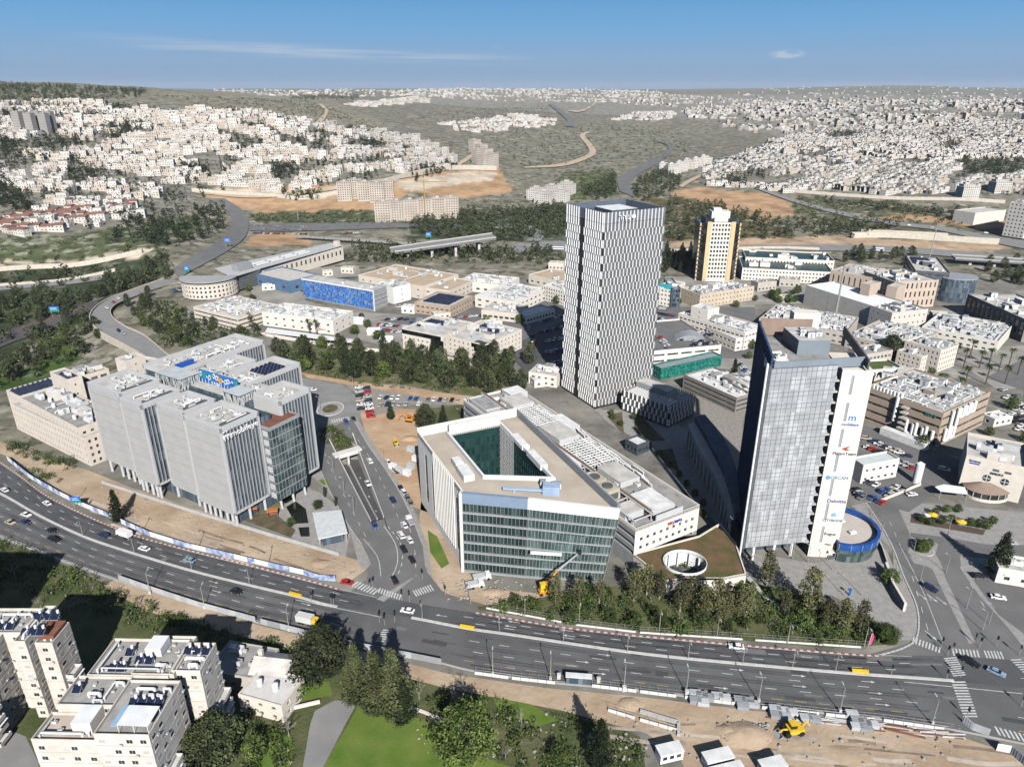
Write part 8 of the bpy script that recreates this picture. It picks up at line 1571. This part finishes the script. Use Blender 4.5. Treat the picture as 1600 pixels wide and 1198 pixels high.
barriers('guard_fence',[(760,950),(900,976),(1000,988),(1180,1000),(1360,1012)],'fence with low blocks behind the far pavement',6,.4);wall_line('kerb_wall',[(160,755),(300,800),(425,838),(530,868)],1.3,.5,CONC,'grey concrete wall between the office garden and the bare soil');wall_line('plaza_wall',[(1382,890),(1392,920),(1412,955)],3.2,.8,STONE,'cream stone wall stepping down beside the paved square');wall_line('plaza_wall',[(1363,832),(1378,860),(1386,885)],1.6,.5,CONC,'grey wall curving round the blue glass wing')
wall_line('car_park_wall',[(1370,786),(1438,758)],1.2,.5,STONE,'low cream wall along the tower car park');wall_line('podium_steps',[(1168,905),(1195,935),(1222,952)],1.0,1.6,CONC,'pale stone steps descending beside the planted podium');wall_line('garden_edging',[(630,1102),(660,1112),(735,1142)],.5,.7,STONE,'row of pale stones edging the top of the lawn');wall_line('garden_edging',[(1000,1112),(1060,1130),(1060,1150)],.8,.8,CONC,'broken concrete edge on the earth strip');wall_line('gate_wall',[(395,1105),(440,1112),(500,1098)],1.1,.4,STONE,'low stone wall beside the garden gate')
def shelter():
 c=P(904,1066);fr=FR(c,(c[0]+1,c[1]-.1));t=thing('bus_shelter','glass bus shelter with a pale roof on the near side of the main road','bus shelter',c);m=MB();m.box(fr,-3.6,3.6,-.9,.9,2.4,2.6,bot=True);m.build('roof',ROOFW,t);m=MB();m.box(fr,-3.4,3.4,-.85,-.78,.3,2.4);m.build('back_glass',GLASSB,t)
 for a in(-3.4,-1.2,1.2,3.4):m=MB();m.tube(fr.p(a,-.8,0),fr.p(a,-.8,2.5),.06,5);m.build('post',BLACKM,t)
 m=MB();m.box(fr,-2.5,2.5,-.5,-.1,.45,.55);m.build('bench',LGREY,t)
 for i,(x,y)in enumerate(((873,1060),(935,1066),(975,1079),(1073,1086))):c=P(x,y);f=FR(c,(c[0]+1,c[1]));o=bx(MB(),f,-.5,.5,-.35,.35,0,1.7).box(f,-.55,.55,-.4,.4,1.7,1.82).build('service_cabinet',CURBW,label=['white service cabinet left of the bus shelter','white service cabinet right of the bus shelter','white service cabinet at the first lamp past the bus shelter','white service cabinet beside the stacked containers'][i],cat='cabinet')
shelter()
def pallets():
 r=random.Random(3);me=[]
 for k,mm in enumerate((GALV,LGREY,MGREY)):
  m=MB();m.box(ID,-1.5,1.5,-.9,.9,.15,1.2);[m.box(ID,a,a+.1,-.95,.95,.05,1.32)for a in np.arange(-1.4,1.5,.55)];m.box(ID,-1.5,1.5,-.9,.9,1.25,1.34);me.append(m.mesh('steel_stack',mm))
 for i,(x,y)in enumerate([(1086,1086),(1096,1089),(1106,1092),(1120,1090),(1132,1093),(1086,1097),(1098,1100),(1155,1096),(1168,1098),(1176,1103),(1160,1106),(1210,1110),(1222,1113),(1236,1116),(1212,1120),(1226,1122),(1258,1124),(1272,1126),(1330,1118),(1338,1128),(1350,1132),(1362,1135),(1338,1138),(1352,1140)]):
  o=put('steel_stack',me[r.randrange(3)],None,(*P(x,y)[:2],.03),-.12,1.0);tag(o,'stack of grey steel sections on the earth strip by the road','steel stack','stacked steel along the road')
 for i in range(40):
  x,y=r.uniform(1190,1490),0;y=1108+(x-1190)*.12+r.uniform(0,12);c=P(x,y);f=FR(c,(c[0]+1,c[1]-.12+r.gauss(0,.1)));o=bx(MB(),f,-r.uniform(2,5),r.uniform(2,5),-.12,.12,.03,.2+r.random()*.3).build('steel_bar',[COPPER,LGREY,CURBW][i%3],label=['rusty','grey','pale'][i%3]+' steel bar lying beside the barriers',cat='steel bar',group='bars beside the barriers')
 stones=[MB()for _ in range(3)]
 for k,m in enumerate(stones):
  rr=random.Random(k);n=7;m.add([(math.cos(6.28*i/n)*rr.uniform(.4,.7),math.sin(6.28*i/n)*rr.uniform(.4,.7),0)for i in range(n)]+[(math.cos(6.28*i/n)*rr.uniform(.2,.4),math.sin(6.28*i/n)*rr.uniform(.2,.4),rr.uniform(.3,.5))for i in range(n)],[(i,(i+1)%n,n+(i+1)%n,n+i)for i in range(n)]+[tuple(range(n,2*n))])
 pts=[(r.uniform(1130,1200),r.uniform(1130,1158))for _ in range(160)]+[(r.uniform(150,560),0)for _ in range(90)]+[(r.uniform(640,900),r.uniform(1095,1190))for _ in range(30)]+[(r.uniform(570,650),r.uniform(640,700))for _ in range(40)]+[(r.uniform(900,1500),r.uniform(1120,1198))for _ in range(120)]+[(r.uniform(690,860),r.uniform(905,940))for _ in range(90)]
 X,Y=[],[]
 for x,y in pts:
  if y==0:y=745+(x-150)*.335+r.uniform(0,40)
  p=P(x,y);X.append(p[0]);Y.append(p[1])
 n=len(X);replicate('rubble',stones,[GRAVEL],X,Y,np.full(n,.02),np.random.default_rng(2).uniform(0,6,n),np.random.default_rng(3).uniform(.3,1.1,n),np.random.default_rng(4).integers(0,3,n),label='loose pale stones scattered over the earth sites')
 for i,(x,y,w,h)in enumerate(((1165,1148,9,1.6),(1140,1142,5,1.0),(985,1100,5,.8),(1330,1180,7,.5),(640,685,6,1.2),(500,880,5,.7),(770,925,5,.9))):
  c=P(x,y);m=MB();rr=random.Random(i);n=14;rings=4;v=[]
  for k in range(rings):
   for j in range(n):q=6.283*j/n;s=(1-k/rings)*rr.uniform(.8,1.15);v.append((c[0]+w*.5*s*math.cos(q)*1.5,c[1]+w*.5*s*math.sin(q),.02+h*(k/rings)**.8*rr.uniform(.8,1.1)))
  m.add(v,[(k*n+j,k*n+(j+1)%n,(k+1)*n+(j+1)%n,(k+1)*n+j)for k in range(rings-1)for j in range(n)]+[tuple(range((rings-1)*n,rings*n))]);m.build('earth_heap',SOILM if i!=4 else ORANGE,label=['large heap of pale earth behind the backhoe loader','small earth heap beside the large one','earth heap near the concrete barriers','flat earth mound at the bottom right','earth heap on the orange site','low soil heap on the strip left of the junction','soil heap in front of the triangular office'][i],cat='earth heap',smooth=True)
pallets()
def cabins():
 for i,(x,y,a,L)in enumerate(((1045,1182,.25,6),(1120,1192,.25,7),(1135,1215,.25,8),(1205,1205,.25,6))):
  c=P(x,y);fr=FR(c,(c[0]+math.cos(a),c[1]+math.sin(a)));t=thing('site_cabin',['white site cabin with a window band at the bottom edge','white site cabin right of the first one at the bottom edge','long white site cabin cut by the bottom edge','last white site cabin at the bottom edge'][i],'site cabin',c);m=MB();m.box(fr,-L/2,L/2,-1.5,1.5,.1,2.8);m.build('walls',WHITE,t);m=MB();m.box(fr,-L/2-.15,L/2+.15,-1.65,1.65,2.8,3.0);m.build('roof',ROOFW,t)
  for k in range(3):m=MB();m.box(fr,-L/2+.6+k*1.8,-L/2+1.7+k*1.8,-1.56,-1.48,1.2,2.2);m.build('window',GLASSD,t)
 for i,(x,y)in enumerate(((612,772),(622,778),(634,782),(640,772),(648,760),(640,745))):c=P(x+2,y-40);f=FR(c,(c[0]+1,c[1]-.6));o=bx(MB(),f,-1.6,1.6,-1,1,.1,2.2).box(f,-1.7,1.7,-1.1,1.1,2.2,2.35).build('site_box',[WHITE,LGREY][i%2],label='pale site box beside the parked cars at the earth site',cat='site box',group='site boxes at the earth site')
 for px,py,k in((462,931,0),(730,982,1),(1343,1051,2)):
  c=P(px,py);a=road_dir(Mp,px);f=FR(c,(c[0]+math.cos(a),c[1]+math.sin(a)));o=bx(MB(),f,-2.2,2.2,-.45,.45,.34,1.1).box(f,-2.25,2.25,-.2,.2,1.1,1.25).build('crash_cushion',YELL,label=['orange crash cushion on the median left of the left junction','orange crash cushion on the median right of the left junction','orange crash cushion on the median before the right junction'][k],cat='crash cushion')
 for i,(x,y,w,h,z,hh)in enumerate(((122,794,3.4,2.6,2.6,0),(88,497,7,4,5,-9),(357,388,6,4,6,0),(293,428,4,5,2,0),(670,376,6,5,4,0))):
  p=P(x,y)if i==0 else hit(x,y);f=FR(p,(p[0]+1,p[1]+.1));t=thing('direction_sign',['blue and green direction sign on the far pavement at the left','blue direction sign over the valley road','blue sign at the highway bend','narrow blue sign beside the curved hall','blue sign at the foot of the highway bridge'][i],'road sign',p);b0=p[2]+z
  m=MB();m.box(f,-w/2,w/2,-.06,.06,b0+h*.3,b0+h);m.build('blue_board',SIGNB,t);m=MB();m.box(f,-w/2,w/2,-.06,.06,b0,b0+h*.29);m.build('green_board',SIGNG,t)
  m=MB();[m.box(f,-w*.38,w*.3-k*.3,-.08,-.06,b0+h*(.45+.25*k),b0+h*(.52+.25*k))for k in range(2)];m.build('sign_text',WHITE,t)
  for a in(-w*.35,w*.35):m=MB();m.tube(f.p(a,.1,p[2]),f.p(a,.1,b0+h),.09,5);m.build('post',POLE,t)
 p=P(1357,1010);t=thing('feather_banner','pink feather banner at the corner of the right-hand junction','banner',p);m=MB();m.add([(p[0]-.1,p[1],.6),(p[0]+.6,p[1],.8),(p[0]+.9,p[1],3),(p[0]+.7,p[1],4.6),(p[0]+.2,p[1],5),(p[0],p[1],3)],[(0,1,2,3,4,5)]);m.build('cloth',mat('pink_cloth',(.75,.05,.22),.7),t);m=MB();m.tube((p[0]-.1,p[1],0),(p[0]+.1,p[1],5),.05,5);m.build('pole',WHITE,t)
 p=P(1327,930);t=thing('blue_sculpture','slim blue marker standing on the paved square','marker',p);m=MB();m.box(FR(p,(p[0]+1,p[1])),-.25,.25,-.2,.2,0,2.6);m.box(FR(p,(p[0]+1,p[1])),-.7,.2,-.2,.2,2.2,2.8);m.build('blue_post',SIGNB,t)
 for i,(x,y,h,r)in enumerate(((1302,510,42,.9),(1452,405,34,.5),(466,345,22,.35))):
  p=P(x,y)if i<2 else hit(x,y);t=thing('mast',['tall grey floodlight mast rising from the pipe factory','thin mast behind the slot-window office','lighting mast beside the distant car park'][i],'mast',p);m=MB();m.tube(p,(p[0]+.3,p[1],p[2]+h),r,8,r2=r*.5);m.build('shaft',POLE,t);m=MB();m.tube((p[0]+.3,p[1],p[2]+h-.6),(p[0]+.3,p[1],p[2]+h),r*1.1,8);m.build('head_ring',POLE,t)
cabins()
def bridges():
 def deck(name,label,A,B,zA,zB,w,th,piers,pm=CONC):
  a=np.array(P(*A,zA));b_=np.array(P(*B,zB));f=FR(a,b_);t=thing(name,label,'bridge',(float(a[0]),float(a[1]),0));z=lambda s:zA+(zB-zA)*s/f.L;m=MB()
  m.add([f.p(0,-w/2,z(0)),f.p(f.L,-w/2,z(f.L)),f.p(f.L,w/2,z(f.L)),f.p(0,w/2,z(0)),f.p(0,-w/2,z(0)-th),f.p(f.L,-w/2,z(f.L)-th),f.p(f.L,w/2,z(f.L)-th),f.p(0,w/2,z(0)-th)],[(0,1,2,3),(4,5,1,0),(7,6,5,4),(6,7,3,2)]);m.build('deck',ASPH3,t)
  for s in(-1,1):m=MB();m.add([f.p(0,s*w/2,z(0)-th),f.p(f.L,s*w/2,z(f.L)-th),f.p(f.L,s*w/2,z(f.L)+1),f.p(0,s*w/2,z(0)+1),f.p(0,s*(w/2-.4),z(0)+1),f.p(f.L,s*(w/2-.4),z(f.L)+1),f.p(f.L,s*(w/2-.4),z(f.L)),f.p(0,s*(w/2-.4),z(0))],[(0,1,2,3),(3,2,5,4),(4,5,6,7)]);m.build('parapet',pm,t)
  for k in range(piers):s=f.L*(k+.7)/(piers+.4);x,y=f(s,0);g=float(zt(x,y));m=MB();m.box(f,s-1.2,s+1.2,-w*.3,w*.3,g-3,z(s)-th);m.build('pier',CONC,t)
 deck('highway_bridge','long highway bridge descending past the pine wood',(610,391),(772,368),6,16,22,2.2,4);deck('highway_bridge','low highway viaduct at the right edge',(1490,401),(1700,414),6,6,16,1.6,5);deck('highway_bridge','small distant bridge over the valley road',(1012,227),(1098,224),40,44,12,2.5,3)if False else None
 m=MB();t=thing('parking_canopy','rows of slatted grey canopies beside the highway bridge','canopy',hit(560,378))
 for k in range(26):x=470+k*6.6;p=hit(x,374+(k*.45));f=FR(p,(p[0]+1,p[1]+.6));m=MB();m.add([f.p(-6,-1.6,p[2]+3),f.p(6,-1.6,p[2]+3),f.p(6,1.2,p[2]+4),f.p(-6,1.2,p[2]+4)],[(0,1,2,3)]);m.tube(f.p(-4,0,p[2]),f.p(-4,0,p[2]+3.4),.15,4);m.tube(f.p(4,0,p[2]),f.p(4,0,p[2]+3.4),.15,4);m.build('canopy_row',mat('canopy_slats',(.25,.24,.225),.7),t)
 def terrace(pts,h,label,m=MATS['pale_stone']):
  L=smooth_line([hit(*q)[:2]for q in pts],40);zz=zt(L[:,0],L[:,1]);mb=MB()
  for i in range(39):a,b_=L[i],L[i+1];mb.prism([tuple(a),tuple(b_),tuple(b_+(0,3.)),tuple(a+(0,3.))],min(zz[i],zz[i+1])-4,max(zz[i],zz[i+1])+h)
  mb.build('terrace_wall',m,label=label,cat='wall')
 for pts,h,l in(([(-40,428),(60,420),(110,418),(160,410),(222,396)],4,'upper pale terrace wall across the left valley'),([(-40,452),(60,444),(180,424)],2.5,'lower pale terrace wall across the left valley'),([(300,300),(420,308),(470,312),(540,302)],5,'pale retaining wall below the left construction site'),([(600,288),(700,266),(776,266)],7,'high pale cutting wall of the hillside construction site'),([(1330,372),(1400,372),(1560,382)],6,'stone cutting wall along the highway at the right'),([(1345,366),(1480,372)],5,'upper stone cutting wall along the highway'),([(1040,395),(1200,390),(1280,392)],3,'low wall along the highway behind the dark stone tower'),([(1200,298),(1400,312),(1570,318)],4,'long pale wall below the right-hand town'),([(1100,440),(1105,438)],2,'short wall beside the sandy office')):terrace(pts,h,l)
 x,y,z=hit(665,345);t=thing('tower_crane','yellow tower crane at the hillside apartment blocks','crane',(x,y,z));m=MB();m.tube((x,y,z),(x,y,z+48),.7,4);m.build('tower',mat('crane_ochre',(.45,.30,.10),.6),t);m=MB();m.tube((x-10,y,z+46),(x+28,y,z+47),.5,4);m.build('jib',MATS['crane_ochre'],t)
bridges()
# ================================================================ lettering becomes plain mesh
def letters_to_mesh():
 bpy.context.view_layer.update();dg=bpy.context.evaluated_depsgraph_get()
 for o in[o for o in S.objects if o.type=='FONT']:
  me=bpy.data.meshes.new_from_object(o.evaluated_get(dg));n=o.name;q=bpy.data.objects.new(n,me);S.collection.objects.link(q)
  q.parent=o.parent;q.location=o.location;q.rotation_euler=o.rotation_euler;bpy.data.objects.remove(o);q.name=n
letters_to_mesh()
# ================================================================ look-alikes in small groups are told apart by their order from the left
def number_groups():
 W_='first second third fourth fifth sixth seventh eighth ninth tenth eleventh twelfth thirteenth fourteenth fifteenth sixteenth seventeenth eighteenth nineteenth twentieth'.split();G={}
 for o in S.objects:
  if o.parent is None and 'group' in o and 'label' in o:G.setdefault((o['group'],o['label']),[]).append(o)
 for(g,l),L in G.items():
  if not 1<len(L)<=20 or len(l.split())>13:continue
  L.sort(key=lambda o:proj(*o.location)[0])
  for i,o in enumerate(L):o['label']=l+', '+('leftmost' if i==0 else 'rightmost' if i==len(L)-1 else W_[i]+' from left')
number_groups()
